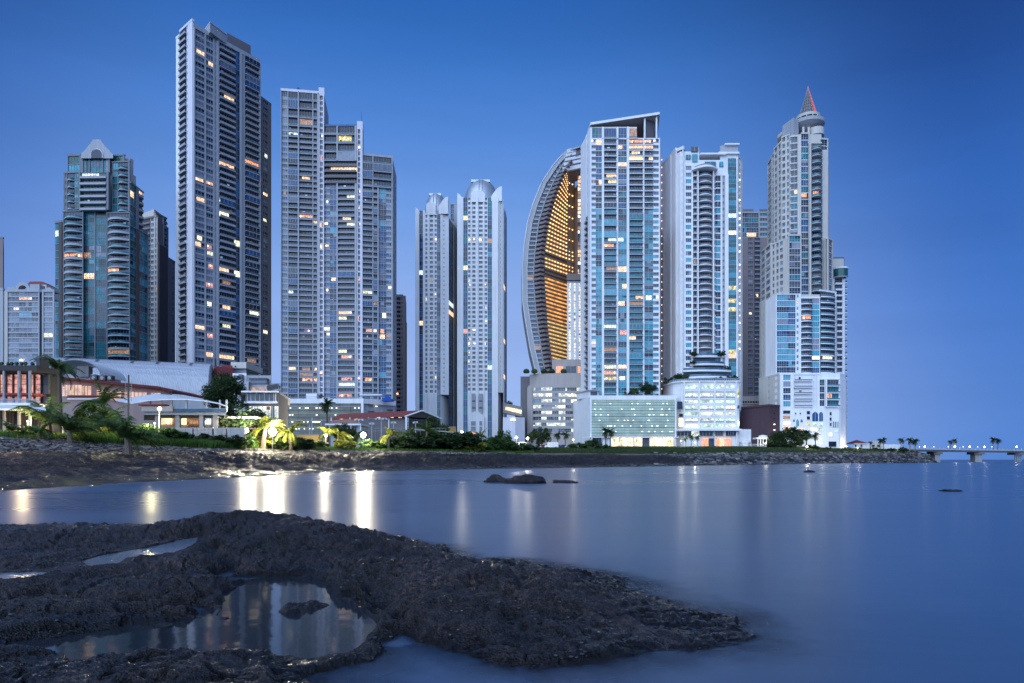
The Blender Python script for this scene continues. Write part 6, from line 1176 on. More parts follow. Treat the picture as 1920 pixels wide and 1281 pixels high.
for k in range(4): j = (k+1) % 4; m.face([(*a[k], gz(749, Yq)), (*a[j], gz(749, Yq)), ap], 'awning_blue')
m.prism(a, gz(752, Yq), gz(749, Yq), 'awning_blue')
tag(m.build('awning', loc=(gx(725, Yq), Yq, z0)), 'bright blue pitched awning on the car park roof terrace', 'awning')
# red-roofed sports hall with the charcoal gable
T = Thing('sports_hall', 'long low hall with a rusty red roof and charcoal gable, before the white twin towers', 'building', 790, 330)
T.wall.prism([P(700, 345), P(762, 318), P(826, 334), P(770, 372), P(700, 372)], 5, gz(785, 320), 'wall_charcoal')
T.wall.prism([P(600, 352), P(762, 318), P(765, 330), P(620, 370)], 5, gz(784, 322), 'wall_shade')
m = MB(); A_, Ap, C_ = (gx(761, 317), 317, gz(782, 318)), (gx(792, 325), 325, gz(770.5, 322)), (gx(826, 334), 334, gz(786, 334))
m.face([A_, Ap, C_], 'wall_charcoal'); L_ = (gx(612, 352), 352, gz(789, 352)); Lr = (gx(640, 372), 372, gz(776, 372)); R_ = (gx(770, 372), 372, gz(786, 334))
m.face([L_, (A_[0]-1, A_[1]-1, A_[2]), (Ap[0], Ap[1]-1, Ap[2]+.4), Lr], 'tile_red'); m.face([Lr, (Ap[0], Ap[1]-1, Ap[2]+.4), (C_[0]+1, C_[1], C_[2]), R_], 'tile_red'); T.part('roof', m)
m = MB(); strip(m, (A_[0]-.5, A_[1]-.5, A_[2]), (Ap[0], Ap[1]-.6, Ap[2]+.3), .35, 'wall_white'); strip(m, (Ap[0], Ap[1]-.6, Ap[2]+.3), (C_[0]+.8, C_[1]-.3, C_[2]), .35, 'wall_white'); T.part('gable_trim', m)
for q in (620, 655, 690, 728): m = MB(); Yq = 352-(q-612)*.235-1; B(m, q, q+2, Yq, Yq+.5, 783, 808, 'wall_white', Yq); T.part('buttress', m)
m = MB(); B(m, 760, 763, 316, 317, 782, 806, 'wall_white', 317)
for k in range(7): B(m, 763, 766.5, 317.2, 318, 784+k*3, 785.2+k*3, 'wall_white', 317)
T.part('ladder', m)
for q in (640, 668, 710, 735, 750): m = MB(); Yq = 350-(q-612)*.235-2.; B(m, q-3, q+3, Yq-.3, Yq, 782.5+(q<700)*3, 783.5+(q<700)*3, 'lit_warm', Yq); T.part('eaves_light', m)
T.finish()
T = Thing('gazebo_house', 'small tan-tiled pavilion house in front of the red-roofed hall', 'building', 650, 250)
Yq = 250.; body(T, [(620, 250), (676, 250), (676, 262), (620, 262)], 798, 250, 'wall_mid', z0=4.5)
m = MB(); a = [(gx(612, Yq), Yq-2), (gx(679, Yq), Yq-2), (gx(679, Yq), Yq+14), (gx(612, Yq), Yq+14)]
b_ = [(gx(638, Yq), Yq+4), (gx(650, Yq), Yq+4), (gx(650, Yq), Yq+8), (gx(638, Yq), Yq+8)]
for k in range(4): j = (k+1) % 4; m.face([(*a[k], gz(795, Yq)), (*a[j], gz(795, Yq)), (*b_[j], gz(785, Yq)), (*b_[k], gz(785, Yq))], 'tile_tan' if 'tile_tan' in MATS else 'tile_red')
m.face([(*q, gz(785, Yq)) for q in b_], 'tile_red'); m.prism(a, gz(798, Yq), gz(795, Yq), 'wall_white'); T.part('roof', m)
for (a, b) in ((625, 632), (648, 655), (662, 668)): m = MB(); B(m, a, b, Yq-.2, Yq+.2, 800, 812, 'glass_smoke'); B(m, (a+b)/2-.3, (a+b)/2+.3, Yq-.3, Yq-.2, 800, 812, 'steel_white'); T.part('window', m)
for q in (618, 640, 658, 676): m = MB(); B(m, q-1, q+1, Yq-1.6, Yq-1.1, 798, 818, 'wall_white', Yq); T.part('column', m)
T.finish()
# annex, sky bridge next to the right twin
T = Thing('annex_building', 'pale stepped annex with lamp-lit deck between twin tower and stone podium', 'building', 965, 455)
body(T, [(943, 458), (966, 456), (984, 462), (984, 490), (943, 490)], 782, 456, 'wall_lilac'); body(T, [(966, 470), (979, 470), (979, 490), (966, 490)], 778, 470, 'wall_shade')
T.wall.hexa([(gx(943, 452), 452, gz(774, 452)), (gx(979, 470), 470, gz(781, 470)), (gx(979, 478), 478, gz(781, 470)), (gx(943, 462), 462, gz(774, 452)), (gx(943, 452), 452, gz(755, 452)), (gx(979, 470), 470, gz(763, 470)), (gx(979, 478), 478, gz(763, 470)), (gx(943, 462), 462, gz(755, 452))], 'wall_stone')
m = MB(); m.hexa([(gx(948, 453), 453.6, gz(768, 452)), (gx(978, 469), 468.8, gz(776, 469)), (gx(978, 469), 469.8, gz(776, 469)), (gx(948, 453), 454.6, gz(768, 452)), (gx(948, 453), 453.6, gz(762, 452)), (gx(978, 469), 468.8, gz(769, 469)), (gx(978, 469), 469.8, gz(769, 469)), (gx(948, 453), 454.6, gz(762, 452))], 'lit_lobby'); T.part('lit_deck', m)
m = MB(); B(m, 957, 967, 455.5, 456.2, 784, 789, 'lit_white'); T.part('window', m)
T.finish()
# barrel-roofed exhibition hall
T = Thing('barrel_hall', 'long ribbed silver barrel-vault hall behind the pink building', 'building', 240, 235)
c0 = Vector((gx(60, 232), 232, 0)); c1 = Vector((gx(397, 250), 250, 0)); ax = (c1-c0).normalized(); pn = Vector((ax.y, -ax.x, 0)); rw = 14.
def vault(s, a): # s along axis, a angle 0=front eave ... 90=crown
    zc_ = gz(752, 240); hz = gz(676, 240)-zc_; p = c0+(c1-c0)*s+pn*(rw*math.cos(R(a))); return (p.x, p.y, zc_+hz*math.sin(R(a))**.92)
m = MB(); NS, NA = 46, 16
for i in range(NS):
    for j in range(NA):
        a0, a1 = 180*j/NA, 180*(j+1)/NA; m.face([vault(i/NS, a0), vault((i+1)/NS, a0), vault((i+1)/NS, a1), vault(i/NS, a1)], 'metal_roof')
T.part('vault_roof', m)
m = MB()
for i in range(116): s = (i+.5)/116; pts = [vault(s, a) for a in range(0, 100, 12)]; m.tube([(p[0]+pn.x*.1, p[1]+pn.y*.1, p[2]+.06) for p in pts], [.075]*len(pts), 'metal_roof', 3, False)
T.part('roof_seams', m)
for s in (.20, .36, .55, .69, .88):
    m = MB()
    for a in range(62, 92, 6): p, q, r_, t_ = vault(s, a), vault(s+.014, a), vault(s+.014, a+6), vault(s, a+6); off = lambda v: (v[0]+pn.x*.15, v[1]+pn.y*.15-.1, v[2]+.2); m.face([off(p), off(q), off(r_), off(t_)], 'metal_strip')
    T.part('skylight', m)
m = MB(); m.prism([tuple(vault(0, 0)[:2]), tuple(vault(1, 0)[:2]), tuple(vault(1, 180)[:2]), tuple(vault(0, 180)[:2])], 4, gz(752, 240)+.1, 'wall_mid'); T.wall.ext(m)
for s in (0, 1): T.wall.face([vault(s, a) for a in range(0, 181, 15)], 'wall_mid')
T.finish()
T = Thing('vaulted_porch', 'grey arched lattice porch in front of the silver barrel hall', 'building', 140, 200)
m = MB(); Yq = 200.
def ar(px, t): return
n = 12; ctr = (gx(140, Yq), gz(705, Yq)); rx = gx(190, Yq)-gx(140, Yq); hz = gz(675, Yq)-gz(705, Yq)
arc_ = [(ctr[0]+rx*math.cos(R(180*k/n)), ctr[1]+hz*math.sin(R(180*k/n))) for k in range(n+1)]
for k in range(n):
    (xa, za), (xb, zb__) = arc_[k], arc_[k+1]; m.face([(xa, Yq, za), (xb, Yq, zb__), (xb-4, Yq+20, zb__+.6), (xa-4, Yq+20, za+.6)], 'roof_white')
T.part('vault_roof', m)
m = MB()
for k in range(n): strip(m, (arc_[k][0], Yq-.1, arc_[k][1]), (arc_[k+1][0], Yq-.1, arc_[k+1][1]), .22, 'steel_grey')
T.part('arch_rib', m)
T.wall.prism([(gx(95, Yq), Yq+2), (gx(168, Yq), Yq+2), (gx(168, Yq), Yq+16), (gx(95, Yq), Yq+16)], 4, gz(700, Yq), 'wall_mid'); T.wall.box(gx(140, Yq), gx(162, Yq), Yq+1, Yq+3, gz(706, Yq), gz(686, Yq), 'wall_shade'); T.finish()
for i, (a, b, w_) in enumerate(((169, 181, 'leftmost and widest'), (185, 197, 'middle'), (201, 209, 'rightmost and smallest'))):
    m = MB(); Yq = 150.; B(m, a, b, Yq, Yq+1.3, 704, 713, 'steel_dark'); m.lathe((gx((a+b)/2, Yq), Yq-.02, gz(708.5, Yq)), [(0, 0)], 'steel_grey', 3) if 0 else m.face([(gx((a+b)/2, Yq)+.38*math.cos(R(q)), Yq-.03, gz(708.5, Yq)+.38*math.sin(R(q))) for q in range(0, 360, 30)], 'steel_grey')
    tag(m.build('rooftop_unit', loc=(gx(a, Yq), Yq, gz(713, Yq))), w_+' of the three dark cooling units on the pink building roof', 'cooling unit', 'cooling units on the pink building')
# pink building
T = Thing('pink_building', 'long pale pink building with warm lit windows and a dark red roof edge', 'building', 210, 140)
T.wall.prism([P(108, 138), P(300, 150), P(322, 152), P(322, 172), P(108, 166)], 4, gz(712, 138), 'wall_pink')
m = MB(); e = [(gx(106, 137), 137, gz(709, 137)), (gx(300, 149), 149, gz(727.5, 149)), (gx(326, 151), 151, gz(735, 151))]; T.wall = MB()
T.wall.hexa([(gx(108, 138), 138, 4), (gx(322, 151.5), 151.5, 4), (gx(322, 170), 170, 4), (gx(108, 160), 160, 4), (gx(108, 138), 138, gz(710, 138)), (gx(322, 151.5), 151.5, gz(733, 151)), (gx(322, 170), 170, gz(733, 151)), (gx(108, 160), 160, gz(710, 138))], 'wall_pink')
for k in range(2): a, b = e[k], e[k+1]; m.hexa([(a[0], a[1]-.8, a[2]-.25), (b[0], b[1]-.8, b[2]-.25), (b[0], b[1]+16, b[2]-.25), (a[0], a[1]+16, a[2]-.25), (a[0], a[1]-.8, a[2]+.28), (b[0], b[1]-.8, b[2]+.28), (b[0], b[1]+16, b[2]+.28), (a[0], a[1]+16, a[2]+.28)], 'tile_red')
T.part('roof', m)
for (a, b, t0, t1) in ((117, 133, 722, 742), (134, 152, 722, 741), (153, 170, 724, 742), (181, 200, 731, 747), (206, 226, 734, 750), (233, 250, 735, 746), (252, 274, 736, 746), (283, 300, 737, 742)):
    m = MB(); Yq = 138+(a-108)*.063-.25; m.box(gx(a, Yq), gx(b, Yq), Yq, Yq+.2, gz(t1, Yq), gz(t0, Yq), 'lit_blindroom'); m.box(gx(a, Yq)-.1, gx(b, Yq)+.1, Yq-.1, Yq, gz(t1, Yq)-.12, gz(t1, Yq), 'wall_white')
    for s in (1, 2): xx = gx(a+(b-a)*s/3, Yq); m.box(xx-.04, xx+.04, Yq-.06, Yq, gz(t1, Yq), gz(t0, Yq), 'steel_grey')
    T.part('window', m)
m = MB(); B(m, 126, 190, 136, 137.5, 742, 744.5, 'tile_red', 137); B(m, 126, 190, 136.2, 137.4, 747.5, 750, 'wall_white', 137); T.part('sign_band', m)
T.finish()
# lit glass pavilion at the left edge
T = Thing('glass_pavilion', 'two-storey glass pavilion glowing pink behind curtains at the left edge', 'building', 20, 95)
Yq = 95.
T.wall.prism([P(-160, Yq+2), P(72, Yq+2), P(72, Yq+14), P(-160, Yq+14)], 4, gz(700, Yq), 'wall_shade')
T.wall.box(gx(-160, Yq), gx(84, Yq), Yq-1.6, Yq+3, gz(697.5, Yq), gz(688, Yq), 'wall_charcoal'); T.wall.box(gx(-160, Yq), gx(68, Yq), Yq-.4, Yq+2, gz(741, Yq), gz(737.5, Yq), 'wall_red'); T.wall.box(gx(-160, Yq), gx(74, Yq), Yq-1.8, Yq+2, gz(762, Yq), gz(757.5, Yq), 'wall_white')
for k in range(17):
    a = -150+k*13.4; 
    for (t0, t1) in ((700, 737), (742, 756)):
        m = MB(); m.box(gx(a, Yq), gx(a+12.6, Yq), Yq+1.7, Yq+1.9, gz(t1, Yq), gz(t0, Yq), 'lit_curtain' if k < 16 else 'wall_shade'); m.box(gx(a+12.4, Yq), gx(a+13.3, Yq), Yq+1.3, Yq+1.9, gz(t1, Yq), gz(t0, Yq), 'steel_dark')
        m.box(gx(a, Yq), gx(a+12.6, Yq), Yq+1.6, Yq+1.7, gz((t0+t1)/2+.3, Yq), gz((t0+t1)/2-.3, Yq), 'steel_dark'); T.part('window', m)
for q in (-100, -60, -30, 21.5, 49, 69): m = MB(); m.box(gx(q, Yq)-.13, gx(q, Yq)+.13, Yq-1.5, Yq-1.2, 5, gz(697, Yq), 'steel_grey'); T.part('column', m)
m = MB()
for k in range(100): xx = gx(-158+k*2.33, Yq-1.7); m.box(xx-.03, xx+.03, Yq-1.75, Yq-1.68, gz(757.5, Yq), gz(750, Yq), 'steel_white')
m.box(gx(-158, Yq), gx(74, Yq), Yq-1.78, Yq-1.65, gz(750.5, Yq), gz(749.8, Yq), 'steel_white'); T.part('railing', m)
m = MB()
for k in range(26): xx = gx(-155+k*9, Yq); m.tube([(xx, Yq-1.3, gz(688, Yq)), (xx+rnd.uniform(-.3, .3), Yq-1, gz(683.5, Yq))], [.05, .3], 'leaf_dark', 5)
T.part('roof_planting', m)
m = MB(); q = [(gx(-160, Yq-4), Yq-4, gz(770, Yq)), (gx(86, Yq-4), Yq-4, gz(775, Yq)), (gx(84, Yq), Yq-.5, gz(763, Yq)), (gx(-160, Yq), Yq-.5, gz(760, Yq))]; m.hexa(q+[(a, b, c+.25) for a, b, c in q], 'roof_white'); T.part('awning', m)
m = MB(); m.box(gx(-160, Yq), gx(80, Yq), Yq+1.2, Yq+1.4, 5.2, gz(768, Yq), 'wall_brown')
for k in range(40): xx = gx(-158+k*6, Yq); m.box(xx-.03, xx+.03, Yq+1.1, Yq+1.2, 5.2, gz(770, Yq), 'steel_dark')
T.part('ground_wall', m)
m = MB(); B(m, 68, 74, 97, 99, 671, 700, 'steel_dark', 97); B(m, 66, 83, 97.2, 98, 671, 672.5, 'steel_dark', 97); T.part('roof_vent', m)
m = MB(); m.box(gx(82, 98), gx(87, 98), 97, 99, 5, gz(704, 98), 'glass_teal'); m.box(gx(87, 98), gx(100, 98), 97.5, 99, 5, gz(706, 98), 'wall_charcoal'); T.part('side_entrance', m)
T.finish()
# canopy terrace
T = Thing('canopy_terrace', 'open terrace restaurant under a shallow white peaked canopy', 'building', 330, 125)
m = MB(); Yf, Yk = 122., 142.
crest = [(246, 750), (280, 744.5), (321, 738.5), (345, 740.5), (380, 745), (412, 750.5), (425, 755.5)]
for (a, ya), (b, yb) in zip(crest, crest[1:]):
    lo0, lo1 = (gx(a, Yf), Yf, gz(max(ya+5.5, 748 if a > 300 and a < 400 else ya+4.2), Yf)), (gx(b, Yf), Yf, gz(max(yb+5.5, 748 if b > 300 and b < 400 else yb+4.2), Yf)); hi1, hi0 = (gx(b, Yk), Yk-6, gz(yb, Yk-6)), (gx(a, Yk), Yk-6, gz(ya, Yk-6))
    q = [lo0, lo1, hi1, hi0]; m.hexa([(x, y, z-.18) for x, y, z in q]+q, 'roof_white')
T.part('canopy_roof', m)
T.wall.prism([P(270, 123), P(424, 123), P(424, 140), P(270, 140)], gz(778, 123), gz(773, 123), 'wall_mid'); T.wall.box(gx(268, 123), gx(325, 123), 122.5, 123.4, gz(772, 123), gz(762, 123), 'wall_stone'); T.wall.box(gx(264, 123), gx(312, 123), 122.2, 124, gz(761, 123), gz(758.5, 123), 'tile_red')
T.wall.prism([P(290, 134), P(424, 134), P(424, 140), P(290, 140)], 4.6, gz(775, 134), 'wall_pink'); 
for q in (281, 303, 321, 349, 387, 412, 424): m = MB(); m.box(gx(q, 123)-.12, gx(q, 123)+.12, 123, 123.3, gz(773, 123), gz(750, 123), 'steel_white'); T.part('post', m)
for q in (292, 330, 375, 401): m = MB(); m.box(gx(q, 123)-.35, gx(q, 123)+.35, 123.4, 124.2, 4.6, gz(778, 123), 'concrete'); T.part('column', m)
m = MB()
for k in range(60): xx = gx(325+k*1.66, 122.7); m.box(xx-.02, xx+.02, 122.65, 122.7, gz(773, 123), gz(766, 123), 'steel_grey')
m.box(gx(325, 122.7), gx(425, 122.7), 122.62, 122.72, gz(766.3, 123), gz(765.7, 123), 'steel_white'); m.box(gx(325, 122.7), gx(425, 122.7), 122.6, 122.62, gz(772.6, 123), gz(766.5, 123), 'rail_glass'); T.part('railing', m)
for (a, b, mt) in ((294, 323, 'lit_lobby'), (334, 350, 'lit_lobby'), (352, 372, 'lit_dim'), (379, 396, 'lit_cool'), (404, 421, 'lit_dim')): m = MB(); m.box(gx(a, 134), gx(b, 134), 133.6, 133.9, gz(796, 134), gz(784, 134), mt); T.part('lit_bay', m)
for q in (330, 345, 362, 378, 395): m = MB(); m.box(gx(q, 126)-.6, gx(q, 126)+.6, 125, 126.2, gz(773, 123), gz(773, 123)+.75, 'steel_dark'); T.part('table', m)
T.finish()
T = Thing('stone_wall', 'low pale block retaining wall below the canopy terrace', 'wall', 385, 119)
for (a, b) in ((308, 361), (363, 398), (401, 424), (426, 458)):
    for r_i in range(4): 
        n = int((b-a)/6)
        for k in range(n): x0 = gx(a+(b-a)*k/n, 119); x1 = gx(a+(b-a)*(k+1)/n, 119); T.wall.box(x0+.02, x1-.02, 119-rnd.uniform(0, .06), 120, gz(822-r_i*5, 119)+.02, gz(817-r_i*5, 119), rnd.choice(['wall_mid', 'wall_stone', 'wall_mid']))
T.finish()
# modern restaurant
T = Thing('glass_restaurant', 'modern two-storey glass restaurant with a flat projecting roof beside the round tree', 'building', 490, 135)
Yq = 135.; T.wall.prism([P(460, Yq), P(523, Yq), P(540, 150), P(540, 165), P(460, 165)], 4.6, gz(737, Yq), 'wall_shade')
T.wall.prism([P(452, Yq-2), P(522, Yq-2), P(544, 150), P(544, 166), P(452, 166)], gz(737.5, Yq), gz(734.8, Yq), 'wall_white'); T.wall.prism([P(458, Yq-1), P(520, Yq-1), P(538, 150), P(538, 152), P(458, 140)], gz(757, Yq), gz(753.5, Yq), 'wall_white')
fac(T, 462, Yq-.1, 519, Yq-.1, 738, 753, 15, [(467, 'V', dict(wins=(('glass_smoke', 1),))), (475, 'V', dict(wins=(('glass_smoke', 1),))), (483, 'V', dict(wins=(('glass_smoke', 1),))), (492, 'V', dict(wins=(('glass_smoke', 1),))), (501, 'V', dict(wins=(('glass_smoke', 1),))), (510, 'V', dict(wins=(('glass_smoke', 1),))), (517, 'V', dict(wins=(('glass_smoke', 1),))), (519, 'W')], cap=0, wall='wall_white', lit=0)
fac(T, 468, Yq-.2, 522, Yq-.2, 762, 785, 23, [(478, 'V', dict(wins=(('lit_office', 1),))), (488, 'V', dict(wins=(('lit_office', 1),))), (498, 'V', dict(wins=(('lit_office', 1),))), (509, 'V', dict(wins=(('lit_office', 1),))), (515, 'V', dict(wins=(('glass_smoke', 1),))), (522, 'V', dict(wins=(('lit_office', 1),)))], cap=0, wall='wall_shade', lit=0)
m = MB(); B(m, 499.5, 506, Yq-.5, Yq-.32, 763, 769, 'paint_red', Yq); T.part('red_sign', m)
m = MB(); B(m, 480, 523, Yq-3, Yq-1, 789, 792, 'wall_white', Yq); T.wall.ext(m)
m = MB(); B(m, 400, 480, 124, 128, 781, 784, 'roof_white', 124); T.part('lower_canopy', m)
m = MB(); q = [(gx(500, 142), 142, gz(726, 142)), (gx(521, 142), 142, gz(722, 142)), (gx(524, 150), 150, gz(726, 150)), (gx(503, 150), 150, gz(735, 150))]; m.hexa(q+[(a, b, c+.3) for a, b, c in q], 'steel_dark'); T.part('raked_sunshade', m)
T.finish()
# blocks behind the round tree
T = Thing('red_block', 'plain brick-red block with a cream rooftop hut behind the round tree', 'building', 415, 260)
body(T, [(398, 258), (407, 250), (437, 256), (437, 275), (400, 275)], 688, 252, 'wall_red'); T.wall.prism([P(416, 255), P(436, 257), P(436, 268), P(416, 268)], 30, gz(684, 255), 'wall_red')
body(T, [(433, 262), (462, 262), (462, 280), (433, 280)], 692, 262, 'wall_mid'); T.wall.box(gx(433, 261), gx(462, 261), 260.8, 278, gz(691.5, 262), gz(680, 262), 'wall_cream')
m = MB(); B(m, 440, 442, 260.5, 260.8, 686, 689, 'glass_black', 261); T.part('window', m)
m = MB(); B(m, 402, 403.6, 255, 256, 672, 689, 'steel_dark', 255); B(m, 400.5, 405, 254.5, 256, 687, 689, 'steel_dark', 255); T.part('chimney_pipe', m)
T.finish()
T = Thing('service_building', 'stacked grey service blocks with dark louvres between red block and stepped tower', 'building', 480, 250)
for (a, b, Y, t, mt) in ((436, 462, 240, 700, 'wall_white'), (441, 466, 236, 715, 'wall_mid'), (462, 508, 240, 704, 'wall_grey'), (452, 466, 232, 737, 'wall_white'), (464, 502, 238, 720, 'wall_mid')):
    body(T, [(a, Y), (b, Y), (b, Y+16), (a, Y+16)], t, Y, mt)
for (a, b, t0, t1, mt) in ((467, 500, 709, 713, 'glass_black'), (467, 500, 713.5, 719.5, 'blind_dark'), (438, 444, 704, 712, 'blind_dark'), (447, 453, 702, 712, 'glass_smoke'), (470, 500, 727, 733, 'lit_dim')): m = MB(); Yq = 235.8 if a == 438 else 237.8; B(m, a, b, Yq-.2, Yq+2.1, t0, t1, mt, Yq); T.part('louvre' if mt != 'lit_dim' else 'window', m)
T.finish()
T = Thing('service_building', 'plain grey block at the foot of the tallest grey tower, behind the glass restaurant', 'building', 513, 300); body(T, [(500, 300), (527, 300), (527, 316), (500, 316)], 722, 300, 'wall_grey')
fac(T, 500, 299.9, 527, 299.9, 724, 750, 9, [(508, 'P'), (517, 'P'), (527, 'P')], wall='wall_grey', wins=NAVY)
T.finish()
# mast and dish
m = MB(); Yq = 112.; x = gx(241, Yq); m.tube([(x, Yq, 5), (x, Yq, gz(703, Yq))], [.16, .13], 'steel_dark', 8)
for s in (-.5, .5): m.tube([(x+s, Yq, gz(752, Yq)), (x+s, Yq, gz(716, Yq))], [.035, .035], 'steel_grey', 4)
for k in range(8): m.tube([(x-.5, Yq, gz(750-k*4.6, Yq)), (x+.5, Yq, gz(750-k*4.6, Yq))], [.03, .03], 'steel_grey', 4)
tag(m.build('mast', loc=(x, Yq, 5)), 'black mast with a caged ladder rising before the barrel hall', 'mast')
m = MB(); Yq = 108.; x = gx(300, Yq); zc_ = gz(767, Yq)
m.tube([(x-.1, Yq, 5), (x-.1, Yq, zc_)], [.08, .08], 'steel_white', 6); m.lathe((0, 0, 0), [(0, 0), (.25, .02), (.40, .06)], 'steel_white', 20); n0 = len(m.v)
for i in range(n0-60, n0): a, b, c = m.v[i]; m.v[i] = (x+a, Yq-.1-c, zc_+b)
tag(m.build('satellite_dish', loc=(x, Yq, 5)), 'small round satellite dish on a post before the canopy terrace', 'dish')
# clubhouse on the right
T = Thing('clubhouse', 'low white clubhouse with a brown hipped roof on the point by the bridge', 'building', 1620, 470)
Yq = 470.; body(T, [(1601, Yq), (1630, Yq), (1630, Yq+12), (1601, Yq+12)], 832, Yq, 'wall_white'); body(T, [(1630, Yq+4), (1655, Yq+4), (1655, Yq+16), (1630, Yq+16)], 826.5, Yq, 'wall_cream'); body(T, [(1655, Yq+6), (1688, Yq+6), (1688, Yq+16), (1655, Yq+16)], 833, Yq, 'wall_white')
m = MB(); a = [(gx(1600, Yq), Yq-1), (gx(1628, Yq), Yq-1), (gx(1628, Yq), Yq+12), (gx(1600, Yq), Yq+12)]; ap = (gx(1613, Yq), Yq+5, gz(824.5, Yq))
for k in range(4): j = (k+1) % 4; m.face([(*a[k], gz(831.5, Yq)), (*a[j], gz(831.5, Yq)), ap], 'tile_red')
m.prism(a, gz(832.5, Yq), gz(831.5, Yq), 'wall_white'); T.part('roof', m)
for (p_, q_) in ((1603, 1606), (1614, 1617), (1635, 1640), (1645, 1650)): m = MB(); B(m, p_, q_, Yq-.2+(p_ > 1630)*4, Yq+.2+(p_ > 1630)*4, 834, 838, 'glass_smoke'); T.part('window', m)
T.finish()
# bridge
T = Thing('causeway_bridge', 'flat concrete causeway bridge on piers running out over open water', 'bridge', 1900, 640, zbase=0)
Y0_, Y1_ = 470., 560.
def brp(px, Y, py): return (gx(px, Y), Y, gz(py, Y))
def br(px): return 490+(px-1700)*.42
m = MB()
ks = [1695, 1740, 1800, 1860, 1930, 2100, 2400]
for a, b in zip(ks, ks[1:]):
    Ya_, Yb_ = br(a), br(b); za_ = gz(840.5, 490); xa, xb = gx(a, Ya_), gx(b, Yb_)
    def bx(zlo, zhi, w0, w1, mt): m.hexa([(xa, Ya_+w0, zlo), (xb, Yb_+w0, zlo), (xb, Yb_+w1, zlo), (xa, Ya_+w1, zlo), (xa, Ya_+w0, zhi), (xb, Yb_+w0, zhi), (xb, Yb_+w1, zhi), (xa, Ya_+w1, zhi)], mt)
    bx(za_-2.2, za_-.9, .6, 11, 'wall_shade'); bx(za_-.9, za_+.0, 0, 12, 'wall_cream')
T.part('deck', m)
zt_b = gz(840.5, 490)
for a, b in zip(ks, ks[1:]):
    n = max(2, int((b-a)/7)); 
    for k in range(n):
        q = a+(b-a)*k/n; m2 = MB(); Yq = br(q); x = gx(q, Yq); m2.box(x-.12, x+.12, Yq+.1, Yq+.3, zt_b, zt_b+1.2, 'wall_cream')
        if k % 3 == 0: m2.tube([(x, Yq+.2, zt_b+1.2), (x, Yq+.2, zt_b+1.6)], [.15, .15], 'steel_white', 5)
        T.add('parapet_post', m2, 1, Yq)
for (px, w_) in ((1758, 10), (1835, 13), (1912, 15), (2010, 18), (2150, 20)):
    Yq = br(px)+3; x0, x1 = gx(px-w_/2, Yq), gx(px+w_/2, Yq); m2 = MB(); m2.box(x0, x1, Yq, Yq+6, -2, zt_b-3.4, 'concrete'); m2.box(x0-1.6, x1+1.2, Yq-1.2, Yq+8, zt_b-4.2, zt_b-2.2, 'wall_shade')
    if px == 1912:
        m2 = MB(); m2.box(x0-1.6, x1+1.2, Yq-1.2, Yq+8, zt_b-4.2, zt_b-2.2, 'wall_shade')
        for s in range(4): xx = x0+(x1-x0)*(s+.5)/4; m2.tube([(xx, Yq+2, -2), (xx, Yq+2, zt_b-4.2)], [.55, .55], 'concrete', 10)
    T.part('pier', m2)
T.finish()

# ---------------------------------------------------------------- lamps
def lamp(name, px, py, Y, label, group, mat='lamp_small', r=.22, energy=0., colr=(1, .88, .65), zb=None, post='steel_grey', head='globe', lr=.25):
    x = gx(px, Y); z = gz(py, Y); zb = zb if zb is not None else H(px, Y)-.1
    root = empty(name, (x, Y, zb), label, 'lamp', group)
    m = MB(); m.tube([(x, Y, zb), (x, Y, z)], [.09, .06], post, 6); m.build('pole', root)
    m = MB()
    if head == 'flood': m.box(x-r*1.3, x+r*1.3, Y-.25, Y-.1, z-r*.2, z+r*1.2, mat); m.box(x-r*1.5, x+r*1.5, Y-.1, Y+.2, z-r*.3, z+r*1.35, 'steel_dark')
    else: m.lathe((x, Y, z), [(r*math.cos(R(a)), r+r*math.sin(R(a))) for a in range(-80, 91, 34)], mat, 10)
    m.build('lamp_head', root)
    if energy:
        ld = bpy.data.lights.new('lamp_light', 'POINT'); ld.energy = energy; ld.color = colr; ld.shadow_soft_size = lr
        lo = bpy.data.objects.new('lamp_light', ld); col.objects.link(lo); lo.parent = root; lo.location = (0, (1.0 if energy > 5000 else -.9)-(r if energy < 5000 else 0), z-zb+r*3.2)
    return root
FL = 'floodlights on short posts along the shore'
lamp('floodlight', 511, 817, 127, 'brightest floodlight on the shore, between the small lit palms', FL, 'lamp_flood', 0.7, 15000, zb=None, lr=.5)
lamp('floodlight', 461, 812, 122, 'floodlight just left of the brightest one, by the block wall', FL, 'lamp_flood', .46, 6000, lr=.35)
lamp('floodlight', 681, 821, 168, 'lone bright floodlight before the small pavilion house', FL, 'lamp_flood', .68, 14000, lr=.5)
lamp('floodlight', 611, 819, 160, 'fainter floodlight hidden in the fronds of a lit palm', FL, 'lamp_flood', .30, 3500)
GL = 'garden lamps under the left palms'
lamp('garden_lamp', 232, 797, 103, 'garden lamp glowing in the shrubs left of the young palm', GL, 'lamp_glow', .14, 1100, (1, .85, .4)); lamp('garden_lamp', 118, 795, 97, 'garden lamp behind the dark drooping palm', GL, 'lamp_glow', .12, 1200, (1, .8, .45)); lamp('garden_lamp', 52, 792, 91, 'garden lamp below the pavilion awning', GL, 'lamp_glow', .12, 1200, (1, .75, .45)); lamp('garden_lamp', 290, 795, 108, 'garden lamp right of the young palm', GL, 'lamp_glow', .12, 1200, (1, .9, .5))
SL = 'lamps along the waterfront road'
